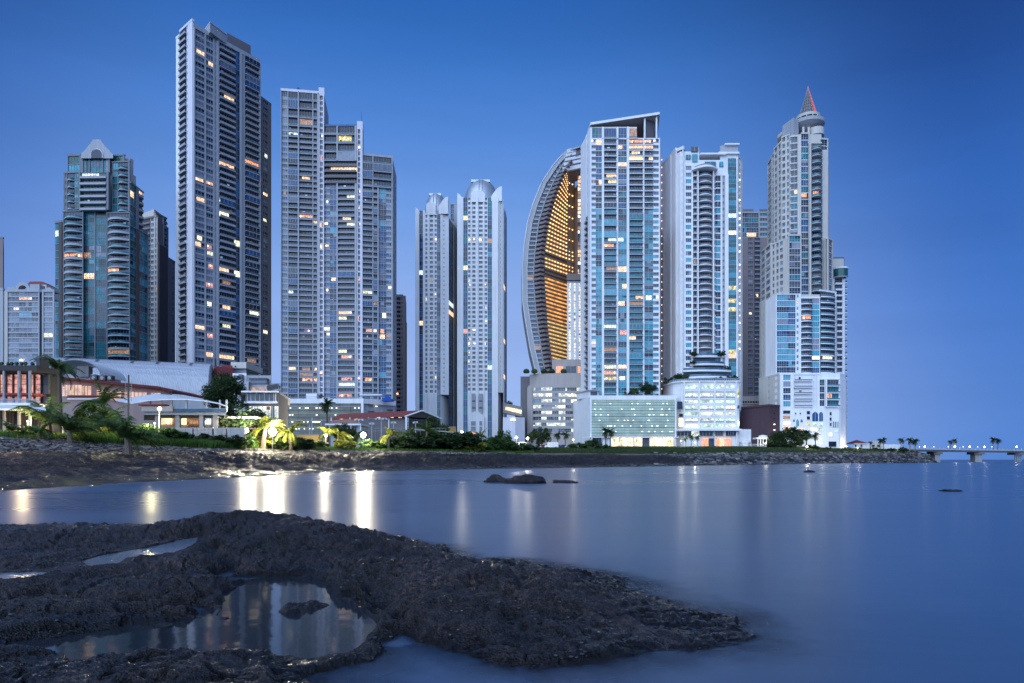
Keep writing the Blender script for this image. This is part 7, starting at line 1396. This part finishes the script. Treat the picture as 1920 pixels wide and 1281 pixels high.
for (px, py, Y, r, e, lab) in ((866, 812, 260, .5, 4000, 'bright lamp at the foot of the right twin tower'), (968, 822, 300, .5, 2500, 'lamp left of the parked trucks'), (989, 824, 300, .6, 3500, 'bright lamp beside the stone-clad podium'), (1075, 826, 320, .45, 1500, 'lamp at the left foot of the white podium'), (1277, 828, 400, .45, 3000, 'garden lamp left of the palms before the arched podium'), (1303, 831, 400, .4, 2500, 'garden lamp among the palms before the arched podium'),
                               (1487, 816, 412, .5, 1800, 'round lamp shining through trees before the spired tower'), (1513, 839, 392, .5, 2000, 'lamp on the lawn edge in front of the spired tower trees'), (1587, 838, 425, .4, 1500, 'lamp left of the clubhouse lighting a yellow bush'), (1608, 841, 425, .35, 1200, 'small lamp in front of the clubhouse'), (1689, 845, 450, .5, 1500, 'warm lamp beside the last palms before the bridge'), (1540, 832, 418, .4, 1000, 'lamp at the white base of the spired tower'),
                               (1435, 832, 410, .35, 1500, 'lamp by the low white colonnade'), (1224, 829, 424, .3, 0, 'small lamp outside the lit shopfronts')):
    lamp('street_lamp', px, py, Y, lab, SL, 'lamp_flood' if r > .45 else 'lamp_glow', r*.8, e, (1, .93, .78))
for i, (px, lab) in enumerate(((1724, 'first'), (1734, 'second'), (1751, 'third'), (1778, 'fourth'), (1790, 'fifth'), (1806, 'sixth'), (1818, 'seventh'), (1833, 'eighth'), (1846, 'ninth'), (1860, 'tenth'), (1906, 'eleventh'))):
    lamp('bridge_lamp', px, 838.6, br(px)+6, lab+' small lamp from the shore end of the causeway bridge', 'lamps along the causeway bridge', 'lamp_flood' if px in (1734, 1790, 1818, 1846, 1906) else 'lamp_small', .42 if px in (1734, 1790, 1818, 1846, 1906) else .25, 800 if px in (1734, 1790, 1818, 1846, 1906) else 0, (.9, .95, 1), zb=zt_b-.1)
# tennis-court poles
for (px, t, Y, arms, lab) in ((585, 782, 230, 0, 'leftmost plain white pole left of the pavilion house'), (602, 786, 232, 0, 'second plain white pole left of the pavilion house'), (673, 786, 225, 2, 'double-headed court light above the bright floodlight'), (715, 784, 230, 3, 'tall court light with a wide crossbar'), (697, 793, 228, 1, 'short court pole between the two crossbar lights'), (738, 791, 232, 1, 'single court pole in front of the red-roofed hall'), (779, 791, 236, 1, 'single court pole in front of the charcoal gable'), (580, 795, 228, 0, 'short white pole at the left of the court poles')):
    x = gx(px, Y); zb = H(px, Y)-.1; zt__ = gz(t, Y); root = empty('court_light', (x, Y, zb), lab, 'light pole', 'unlit poles around the courts')
    m = MB(); m.tube([(x, Y, zb), (x, Y, zt__)], [.14, .10], 'steel_white', 6); m.build('pole', root)
    if arms:
        m = MB(); wd = .6*arms; m.box(x-wd, x+wd, Y-.1, Y+.1, zt__-.1, zt__+.05, 'steel_white')
        for k in range(arms+1): q = x-wd+2*wd*k/arms; m.box(q-.3, q+.3, Y-.35, Y+.1, zt__-.55, zt__-.12, 'steel_white')
        m.build('lamp_head', root)
# court fence
m = MB(); Yq = 226.
for k in range(24): x = gx(560+k*12, Yq); m.tube([(x, Yq, 5), (x, Yq, gz(803, Yq))], [.05, .05], 'steel_grey', 4)
for t in (803, 808): m.box(gx(560, Yq), gx(836, Yq), Yq-.03, Yq+.03, gz(t, Yq)-.04, gz(t, Yq)+.04, 'steel_grey')
tag(m.build('court_fence', loc=(gx(700, Yq), Yq, 5)), 'thin wire fence on posts in front of the sports hall', 'fence')
m = MB(); Yq = 175.
m.box(gx(556, Yq), gx(597, Yq), Yq, Yq+.5, 4.6, gz(816, Yq), 'wall_yellow'); tag(m.build('garden_wall', loc=(gx(575, Yq), Yq, 4.6)), 'low ochre garden wall glowing beside the bright floodlight', 'wall')
m = MB(); Yq = 260.
for q in (780, 800, 820, 845): m.box(gx(q, Yq)-.15, gx(q, Yq)+.15, Yq, Yq+.3, 5, gz(809, Yq), 'wall_shade')
m.hexa([(gx(776, Yq), Yq-2, gz(806, Yq)), (gx(856, Yq), Yq-2, gz(812, Yq)), (gx(856, Yq), Yq+6, gz(811, Yq)), (gx(776, Yq), Yq+6, gz(804, Yq)), (gx(776, Yq), Yq-2, gz(805, Yq)), (gx(856, Yq), Yq-2, gz(811, Yq)), (gx(856, Yq), Yq+6, gz(809.5, Yq)), (gx(776, Yq), Yq+6, gz(803, Yq))], 'wall_stone')
tag(m.build('shelter', loc=(gx(816, Yq), Yq, 5)), 'long low brown-roofed shelter at the foot of the left twin tower', 'shelter')
# white colonnade pavilion
T = Thing('pavilion', 'small white colonnaded pavilion between the plum block and the arched podium', 'pavilion', 1431, 415)
Yq = 415.; m = MB(); B(m, 1419, 1441, Yq-1, Yq+6, 820.5, 823.5, 'wall_white', Yq); m.lathe((gx(1434, Yq), Yq+3, gz(820.5, Yq)), [(2.6, 0), (2.6, 1.2), (0, 1.8)], 'wall_white', 16); T.part('roof', m)
for q in (1421, 1426, 1431, 1437): m = MB(); m.tube([(gx(q, Yq), Yq, 9.5), (gx(q, Yq), Yq, gz(823.5, Yq))], [.35, .3], 'wall_white', 8); T.part('column', m)
T.finish()
m = MB(); Yq = 412.
for k in range(28): x = gx(1407+k*1.2, Yq); m.box(x-.05, x+.05, Yq, Yq+.1, 9.8, 11.2, 'steel_white')
m.box(gx(1407, Yq), gx(1440, Yq), Yq-.05, Yq+.1, 11.2, 11.4, 'steel_white'); tag(m.build('terrace_railing', loc=(gx(1420, Yq), Yq, 9.8)), 'pale railing in front of the small colonnaded pavilion', 'railing')

# ---------------------------------------------------------------- vehicles
def car(px, Y, paint, label, rz=0., van=False, grp='vehicles parked before the stone-clad podium'):
    zb = H(px, Y)+.02; root = empty('parked_van' if van else 'parked_car', (gx(px, Y), Y, zb), label, 'van' if van else 'car', grp); root.rotation_euler = (0, 0, rz)
    L = 4.4 if not van else 6.2; prof = [(-.5, .35), (-.5, .85), (-.44, .95), (-.30, 1.0), (-.20, 1.42), (.18, 1.45), (.32, 1.05), (.5, .95), (.5, .35)] if not van else [(-.5, .4), (-.5, 1.1), (-.44, 1.25), (-.36, 1.9), (-.30, 2.0), (-.28, 2.7), (.5, 2.7), (.5, .4)]
    def side(y): return [(a*L, y, z) for a, z in prof]
    m = MB(); a, b = side(-.88), side(.88); m.face(a, paint); m.face(b[::-1], paint)
    for i in range(len(a)): j = (i+1) % len(a); m.face([a[i], b[i], b[j], a[j]], paint)
    m.build('body', root, local=True)
    m = MB()
    for s in (-.89, .89):
        if van: m.face([(-.43*L, s, 1.3), (-.34*L, s, 1.3), (-.34*L, s, 1.85), (-.38*L, s, 1.85)], 'glass_black')
        else: m.face([(-.26*L, s, 1.02), (.24*L, s, 1.02), (.16*L, s, 1.36), (-.18*L, s, 1.36)], 'glass_black')
    m.build('window', root, local=True)
    for sx in (-.32, .32):
        for sy in (-.86, .86): m = MB(); m.tube([(sx*L, sy-.1, .33), (sx*L, sy+.1, .33)], [.33, .33], 'rubber', 14); m.build('wheel', root, local=True)
    for sy in (-.6, .6): m = MB(); m.box(.5*L-.02, .5*L+.03, sy-.18, sy+.18, .7, .86, 'lamp_red'); m.build('tail_light', root, local=True)
car(1006, 315, 'paint_silver', 'silver car left of the leafy tree by the stone podium'); car(1018, 322, 'paint_red', 'red car behind the leafy tree trunk by the stone podium'); car(1034, 310, 'paint_white', 'tall white van nearest the leafy tree', van=True); car(1046, 312, 'paint_blue', 'blue car right behind the tall white van'); car(1068, 318, 'paint_white', 'white car at the foot of the blank podium wall'); car(1056, 325, 'paint_dark', 'dark car between the blue car and the white one', .2)
car(974, 305, 'paint_white', 'white box van beside the lamp at the pale annex', van=True); car(958, 300, 'paint_silver', 'pale silver car in the bushes left of the box van'); car(398, 127, 'paint_white', 'white car parked in the lit bay under the canopy terrace', grp='cars under the canopy terrace'); car(417, 128, 'paint_silver', 'silver car under the right end of the canopy terrace', grp='cars under the canopy terrace')
# ---------------------------------------------------------------- vegetation
def frond(m, base, az, el, L, droop, mat, n=13, w=.62, seed=0):
    rr = random.Random(seed); d = Vector((math.cos(az), math.sin(az), 0)); p = Vector(base); a = el; pts = [p.copy()]; st = L/n
    for i in range(n):
        p = p+(d*math.cos(a)+Vector((0, 0, 1))*math.sin(a))*st; a -= droop/n*(.6+1.0*i/n); pts.append(p.copy())
    sd = Vector((-d.y, d.x, 0))
    for i in range(1, n+1):
        t = i/n; ll = w*(math.sin(math.pi*min(1, t*.85+.15))**.6)*(1-.35*t); fw = (pts[i]-pts[i-1]).normalized()
        for s in (-1, 1):
            for q in (0, .5):
                b = pts[i-1].lerp(pts[i], q); tip = b+sd*s*ll*rr.uniform(.75, 1.05)+fw*ll*.55+Vector((0, 0, -ll*rr.uniform(.35, .75)))
                m.face([tuple(b), tuple(b+fw*.10*w/.62+Vector((0, 0, .02))), tuple(tip)], mat)
    m.tube([tuple(q) for q in pts[::3]], [.03]*len(pts[::3]), mat, 3, False)
def palm(name_seed, h, L, nf, lean=.1, mat='leaf_palm', elr=(-.5, 1.25), droop=1.7, w=.62):
    rr = random.Random(name_seed); t = MB(); c = MB(); n = 8; pts = []; la = rr.random()*6.28
    for i in range(n+1): f = i/n; pts.append((math.cos(la)*lean*h*f*f, math.sin(la)*lean*h*f*f, h*f))
    t.tube(pts, [.19*(1.5-.6*i/n) for i in range(n+1)], 'bark', 8)
    top = Vector(pts[-1])
    for k in range(nf):
        frond(c, top, 2*math.pi*k/nf*1.0+rr.uniform(-.25, .25)+(k % 3)*2.1, elr[0]+(elr[1]-elr[0])*((k*.618) % 1), L*rr.uniform(.8, 1.1), droop*rr.uniform(.8, 1.2), mat, seed=name_seed*100+k, w=w)
    return t, c
def leafy(seed, h, rx, rz, n=2600, mat='leaf_dark', th=.25, cl=46, leaf=.30, fill=.8):
    rr = random.Random(seed); t = MB(); c = MB(); cz = h-rz
    t.tube([(0, 0, 0), (.05*h*rr.uniform(-1, 1), 0, cz*.5), (0, 0, cz)], [th, th*.75, th*.5], 'bark', 8)
    cs = []
    for k in range(cl):
        while True:
            p = Vector((rr.uniform(-1, 1), rr.uniform(-1, 1), rr.uniform(-1, 1)))
            if .25 < p.length < 1: break
        if k < cl*fill: p = p.normalized()*rr.uniform(.55, .92)
        q = Vector((p.x*rx, p.y*rx, p.z*rz+cz)); cs.append((q, rr.uniform(.22, .42)*min(rx, rz)*1.1))
        if k < 7: t.tube([(0, 0, cz*.75), (q.x*.5, q.y*.5, (cz*.75+q.z)/2+.1), tuple(q)], [th*.4, th*.25, .04], 'bark', 5, False)
    for i in range(n):
        q, r_ = cs[i % cl]; d = Vector((rr.gauss(0, 1), rr.gauss(0, 1), rr.gauss(0, 1))).normalized()*r_*rr.random()**.4; p = q+d
        a = Vector((rr.gauss(0, 1), rr.gauss(0, 1), rr.gauss(0, .6))).normalized(); b = a.cross(Vector((rr.gauss(0, 1), rr.gauss(0, 1), rr.gauss(0, 1)))).normalized(); s = leaf*rr.uniform(.6, 1.3)
        c.face([tuple(p-a*s), tuple(p+b*s*.45), tuple(p+a*s), tuple(p-b*s*.45)], mat)
    return t, c
def proto(name, tc, cat, trunk=True):
    root = empty(name, (0, 0, 0), 'x', cat); tc[0].build('trunk', root, local=True); tc[1].build('crown', root, local=True); return root
PR = {'tall': proto('palm_tree', palm(3, 7.5, 3.0, 26, .05), 'palm tree'), 'mid': proto('palm_tree', palm(5, 4.2, 3.4, 24, .08, elr=(-.2, 1.35), droop=1.4), 'palm tree'),
      'low': proto('palm_tree', palm(7, 1.3, 3.4, 18, .1, elr=(.15, 1.4), droop=1.5, w=.8), 'palm tree'), 'lit': proto('palm_tree', palm(9, 2.6, 2.9, 20, .1, mat='leaf_yellow_lit', elr=(-.3, 1.3), droop=1.7), 'palm tree'),  # lit palms: floodlight put into the yellower leaf colour
      'royal': proto('palm_tree', palm(11, 6.2, 3.0, 32, .03, mat='leaf_dark', elr=(-.8, 1.35), droop=1.7, w=.8), 'palm tree'), 'fan': proto('palm_tree', palm(13, 9.5, 2.2, 34, .02, mat='leaf_dark', elr=(-1.4, 1.3), droop=.9), 'palm tree'),
      'round': proto('leafy_tree', leafy(1, 8, 1.95, 1.85, 9000, cl=80, leaf=.14), 'tree'), 'tree': proto('leafy_tree', leafy(2, 7, 3.8, 2.9, 3800, cl=40, leaf=.30), 'tree'), 'tree2': proto('leafy_tree', leafy(6, 6, 3.2, 2.6, 3000, mat='leaf_mid', cl=30, leaf=.30), 'tree'),
      'bush': proto('bush', leafy(4, 2.2, 1.9, 1.1, 1800, mat='leaf_mid', cl=26, leaf=.2, th=.08), 'bush'), 'bush2': proto('bush', leafy(8, 2.4, 2.1, 1.2, 1800, mat='leaf_dark', cl=24, leaf=.24, th=.08), 'bush'), 'bushy': proto('bush', leafy(12, 1.8, 1.6, .9, 1500, mat='leaf_yellow_lit', cl=20, leaf=.18, th=.07), 'bush')}
HTS = {'tall': 8.6, 'mid': 6.0, 'low': 4.0, 'lit': 4.4, 'royal': 8.2, 'fan': 11, 'round': 8, 'tree': 7, 'tree2': 6, 'bush': 2.2, 'bush2': 2.4, 'bushy': 1.8}
first = {}
def plant(kind, px, top, Y, label, group=None, rz=None, zb=None):
    zb = H(px, Y)-.05 if zb is None else zb; sc = (gz(top, Y)-zb)/HTS[kind]; rz = rnd.random()*6.28 if rz is None else rz
    if kind not in first: o = PR[kind]; first[kind] = 1; o.location = (gx(px, Y), Y, zb); o.rotation_euler = (0, 0, rz); o.scale = (sc,)*3; o['label'] = label
    else: o = copy_tree(PR[kind], (gx(px, Y), Y, zb), rz, sc, label)
    for k in ('group',):
        if group: o['group'] = group
    return o
GP = 'palms along the shore'; GT = 'trees along the shore'; GB_ = 'bushes along the shore'
for a in (('tall', 113, 672, 128, 'tall palm rising before the grey arched porch'), ('low', 92, 728, 92, 'big-fronded palm spreading before the glass pavilion'), ('low', 132, 752, 90, 'dark drooping palm right of the big-fronded one'), ('mid', 199, 722, 112, 'palm with down-curved fronds against the pink building'), ('low', 190, 752, 105, 'shorter palm at the foot of the down-curved one'), ('low', 241, 752, 90, 'young palm with a bare trunk standing on the pebble bank'),
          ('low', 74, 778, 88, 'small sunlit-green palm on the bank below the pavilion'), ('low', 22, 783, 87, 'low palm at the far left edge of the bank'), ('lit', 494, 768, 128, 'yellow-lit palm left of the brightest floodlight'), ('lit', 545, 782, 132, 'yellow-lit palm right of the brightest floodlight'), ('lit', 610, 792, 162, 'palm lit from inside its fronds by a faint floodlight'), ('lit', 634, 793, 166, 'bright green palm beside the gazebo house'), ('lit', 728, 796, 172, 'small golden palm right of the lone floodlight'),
          ('fan', 614, 745, 300, 'shaggy fan palm in front of the green glass car park'), ('mid', 770, 800, 185, 'dark palm before the shelter roof'), ('mid', 798, 792, 190, 'dark palm left of the charcoal gable corner'), ('low', 664, 798, 190, 'dark palm before the columns of the gazebo house'), ('mid', 902, 806, 215, 'loose green palm between bright bush and dark tree'), ('low', 925, 812, 212, 'low palm at the edge of the shrubs below the right twin'),
          ('royal', 1136, 799, 352, 'left palm of the close pair before the green glass podium'), ('royal', 1144, 801, 350, 'right palm of the close pair before the green glass podium'), ('royal', 1046, 808, 330, 'small palm left of the lit shop by the blank podium wall'), ('royal', 1060, 807, 332, 'small palm in front of the lit shop by the blank podium wall'), ('royal', 1296, 813, 405, 'left garden palm before the arched podium'), ('royal', 1308, 815, 404, 'right garden palm before the arched podium'), ('royal', 1285, 818, 400, 'shortest garden palm before the arched podium'),
          ('royal', 1489, 797, 402, 'tallest palm in the grove before the spired tower'), ('royal', 1512, 803, 404, 'palm at the right of the grove before the spired tower'), ('royal', 1529, 809, 403, 'rightmost palm of the spired tower grove'), ('royal', 1657, 819, 445, 'full palm just right of the clubhouse'), ('royal', 1650, 821, 447, 'smaller palm touching the full one by the clubhouse'), ('royal', 1690, 819, 452, 'left palm of the group at the bridge end'), ('royal', 1706, 819, 455, 'middle palm of the group at the bridge end'), ('royal', 1716, 820, 456, 'right palm of the group at the bridge end'),
          ('royal', 1632, 826, 448, 'small palm in front of the cream clubhouse wing')):
    plant(a[0], a[1], a[2], a[3], a[4], GP)
for (px, top, lab) in ((1782, 824, 'left palm of the first pair out on the bridge'), (1790, 821, 'right palm of the first pair out on the bridge'), (1862, 818, 'left palm of the second pair out on the bridge'), (1871, 820.5, 'right palm of the second pair out on the bridge')):
    plant('royal', px, top, br(px)+8, lab, 'palms standing on the bridge', zb=zt_b-.1)
for a in (('round', 421, 703, 140, 'big dense round-crowned tree beside the terrace canopy'), ('tree', 459, 755, 128, 'small leafy tree below the glass restaurant'), ('tree', 1011, 802, 318, 'broad leafy tree before the stone-clad podium'), ('tree2', 942, 808, 232, 'open branched tree right of the shrubs below the right twin'), ('tree', 808, 783, 280, 'dark tree at the corner of the charcoal gable'), ('tree2', 886, 813, 205, 'bright green lit tree before the right twin tower'), ('tree', 1470, 802, 405, 'leftmost dark tree of the spired tower grove'), ('tree', 1500, 806, 400, 'dark tree behind the lawn lamp of the grove'), ('tree', 1456, 812, 406, 'low dark tree beside the white pavilion'),
          ('tree', 1112, 822, 300, 'big dark shrub-like tree below the green glass podium'), ('tree2', 1102, 826, 296, 'left half of the shrub mass below the green glass podium'), ('tree', 1694, 838, 440, 'dark round tree at the very end of the riprap point'), ('tree2', 1718, 846, 452, 'small dark tree spilling over the riprap tip'), ('tree2', 178, 757, 108, 'slim young tree with pale leaves before the pink building'), ('tree', 646, 795, 205, 'small dark tree hiding the gazebo house roof')):
    plant(a[0], a[1], a[2], a[3], a[4], GT)
r2 = random.Random(5)
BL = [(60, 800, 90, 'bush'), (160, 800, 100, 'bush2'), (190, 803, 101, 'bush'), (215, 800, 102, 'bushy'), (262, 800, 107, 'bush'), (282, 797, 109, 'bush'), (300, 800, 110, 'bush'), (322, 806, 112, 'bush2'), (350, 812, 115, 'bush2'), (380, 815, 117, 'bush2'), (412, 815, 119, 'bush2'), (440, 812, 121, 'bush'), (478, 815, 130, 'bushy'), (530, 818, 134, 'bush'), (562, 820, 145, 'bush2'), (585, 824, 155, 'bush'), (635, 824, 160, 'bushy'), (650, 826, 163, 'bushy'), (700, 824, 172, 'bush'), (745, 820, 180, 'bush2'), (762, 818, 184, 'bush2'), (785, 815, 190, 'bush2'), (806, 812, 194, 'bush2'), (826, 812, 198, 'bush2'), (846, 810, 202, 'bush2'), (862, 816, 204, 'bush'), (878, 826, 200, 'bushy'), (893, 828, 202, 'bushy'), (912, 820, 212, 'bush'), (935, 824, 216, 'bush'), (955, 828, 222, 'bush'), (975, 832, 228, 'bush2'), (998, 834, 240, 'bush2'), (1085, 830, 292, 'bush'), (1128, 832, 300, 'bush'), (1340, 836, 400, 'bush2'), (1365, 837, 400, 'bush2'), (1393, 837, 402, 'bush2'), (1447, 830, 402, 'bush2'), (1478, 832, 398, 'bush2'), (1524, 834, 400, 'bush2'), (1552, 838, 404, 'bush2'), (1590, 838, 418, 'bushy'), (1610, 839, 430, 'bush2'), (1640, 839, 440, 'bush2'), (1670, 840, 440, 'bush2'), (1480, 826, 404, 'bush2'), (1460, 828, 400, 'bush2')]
NEAR = ['below the glass pavilion', 'under the dark drooping palm', 'before the down-curved palm', 'left of the young bare-trunked palm', 'right of the young bare-trunked palm', 'left of the satellite dish', 'below the satellite dish', 'at the left end of the block wall', 'below the first panel of the block wall', 'below the middle of the block wall', 'below the right panel of the block wall', 'left of the left floodlight', 'between the two left floodlights', 'just right of the brightest floodlight', 'before the ochre wall', 'left of the faint floodlight palm', 'right of the faint floodlight palm', 'left of the lone floodlight', 'between lone floodlight and golden palm', 'right of the golden palm', 'left of the dark shore palms', 'under the dark palm by the gable', 'below the gable corner tree', 'left under the shelter', 'right under the shelter', 'left of the twin tower lamp', 'below the twin tower lamp, brighter', 'below the bright lit tree', 'under the loose green palm', 'below the open branched tree', 'right of the open branched tree', 'below the box van', 'left of the broad leafy tree', 'left of the big shrub mass', 'right of the big shrub mass', 'at the left of the arched podium hedge', 'in the middle of the arched podium hedge', 'at the right of the arched podium hedge', 'beside the white pavilion', 'under the grove before the spired tower', 'right of the lawn lamp', 'at the right corner of the spired base', 'left of the clubhouse, yellow', 'before the clubhouse door', 'before the cream clubhouse wing', 'between the clubhouse and the point palms', 'behind the grove trees', 'at the left foot of the grove']
KN = {'bush': 'green bush', 'bush2': 'dark bush', 'bushy': 'yellow-green bush'}
for (px, top, Y, k), nr_ in zip(BL, NEAR):
    o = plant(k, px, top, Y, KN[k]+' '+nr_, GB_)
    fx = 1.5+r2.random()*.5; o.scale = (o.scale[0]*fx, o.scale[1]*fx, o.scale[2])
# roof-garden planting on the podiums
for (px, top, Y, zb, k, lab) in ((1214, 716, 438, gz(743, 430), 'tree', 'tallest tree on the roof terrace of the turquoise tower podium'), (1190, 728, 438, gz(743, 430), 'tree2', 'middle tree on the roof terrace of the turquoise tower podium'), (1178, 734, 437, gz(743, 430), 'bush2', 'bush at the left of the turquoise tower roof terrace trees'), (1271, 700, 436, gz(714, 429), 'tree', 'left tree on the terrace above the arched podium'), (1284, 702, 436, gz(714, 429), 'tree2', 'second tree on the terrace above the arched podium'), (1255, 708, 446, gz(716, 429), 'bush2', 'hedge bush at the curved corner of the arched podium roof'), (1373, 704, 438, gz(714, 429), 'bush2', 'round bush at the right end of the arched podium roof'), (1344, 706, 440, gz(714, 429), 'bush2', 'low bush in the middle of the arched podium roof'),
                            (1300, 659, 441, gz(668, 441), 'bush2', 'left bush on the upper curved garden terrace'), (1353, 658, 441, gz(668, 441), 'bush2', 'right bush on the upper curved garden terrace'), (1363, 686, 441, gz(693, 441), 'bush2', 'bush on the third curved garden terrace'), (602, 740, 388, gz(748, 385), 'tree', 'small dark tree on the car park roof by the white hut'), (1300, 676, 440, gz(683, 440), 'bush2', 'bush on the second curved garden terrace'), (955, 752, 462, gz(763, 460), 'tree2', 'small tree on the roof of the pale annex')):
    plant(k, px, top, Y, lab, 'roof terrace plants', zb=zb)
# planted strip between the big-leaf plants: grass beyond counting
def grass(name, n, pr, tr, h0, h1, label, seed, mat='grass_blade'):
    rr = random.Random(seed); mb = MB(); mk = mb.mat(mat)
    for i in range(n):
        px = rr.uniform(*pr); tt = rr.uniform(*tr); ky, kz = prof_at(px); k = int(tt); f = tt-k; Y = ky[k]*(1-f)+ky[k+1]*f; z = kz[k]*(1-f)+kz[k+1]*f; x = gx(px, Y)
        for q in range(4):
            a = rr.random()*6.28; h = rr.uniform(h0, h1); dx, dy = math.cos(a), math.sin(a); ln = rr.uniform(.1, .5)*h; b0 = len(mb.v); xx, yy = x+rr.uniform(-.2, .2), Y+rr.uniform(-.2, .2); w_ = .035+.0004*Y
            mb.v += [(xx-dy*w_, yy+dx*w_, z-.05), (xx+dy*w_, yy-dx*w_, z-.05), (xx+dx*ln, yy+dy*ln, z+h)]; mb.f.append((b0, b0+1, b0+2)); mb.m.append(mk)
    tag(mb.build(name), label, 'grass', kind='stuff')
grass('tall_grass', 9000, (150, 480), (3.6, 4.3), .5, 1.5, 'tall green grass behind the pebble bank', 3)
grass('shore_grass', 9000, (430, 1000), (3.65, 4.6), .25, .8, 'ragged grass and weeds along the middle shore', 4)
grass('lawn_grass', 12000, (960, 1700), (3.8, 5.4), .15, .45, 'mown lawn strip above the riprap at the right', 5, 'lawn_blade')
grass('lawn_grass', 3000, (-150, 200), (3.7, 4.4), .2, .6, 'grass under the palms at the left edge', 6)
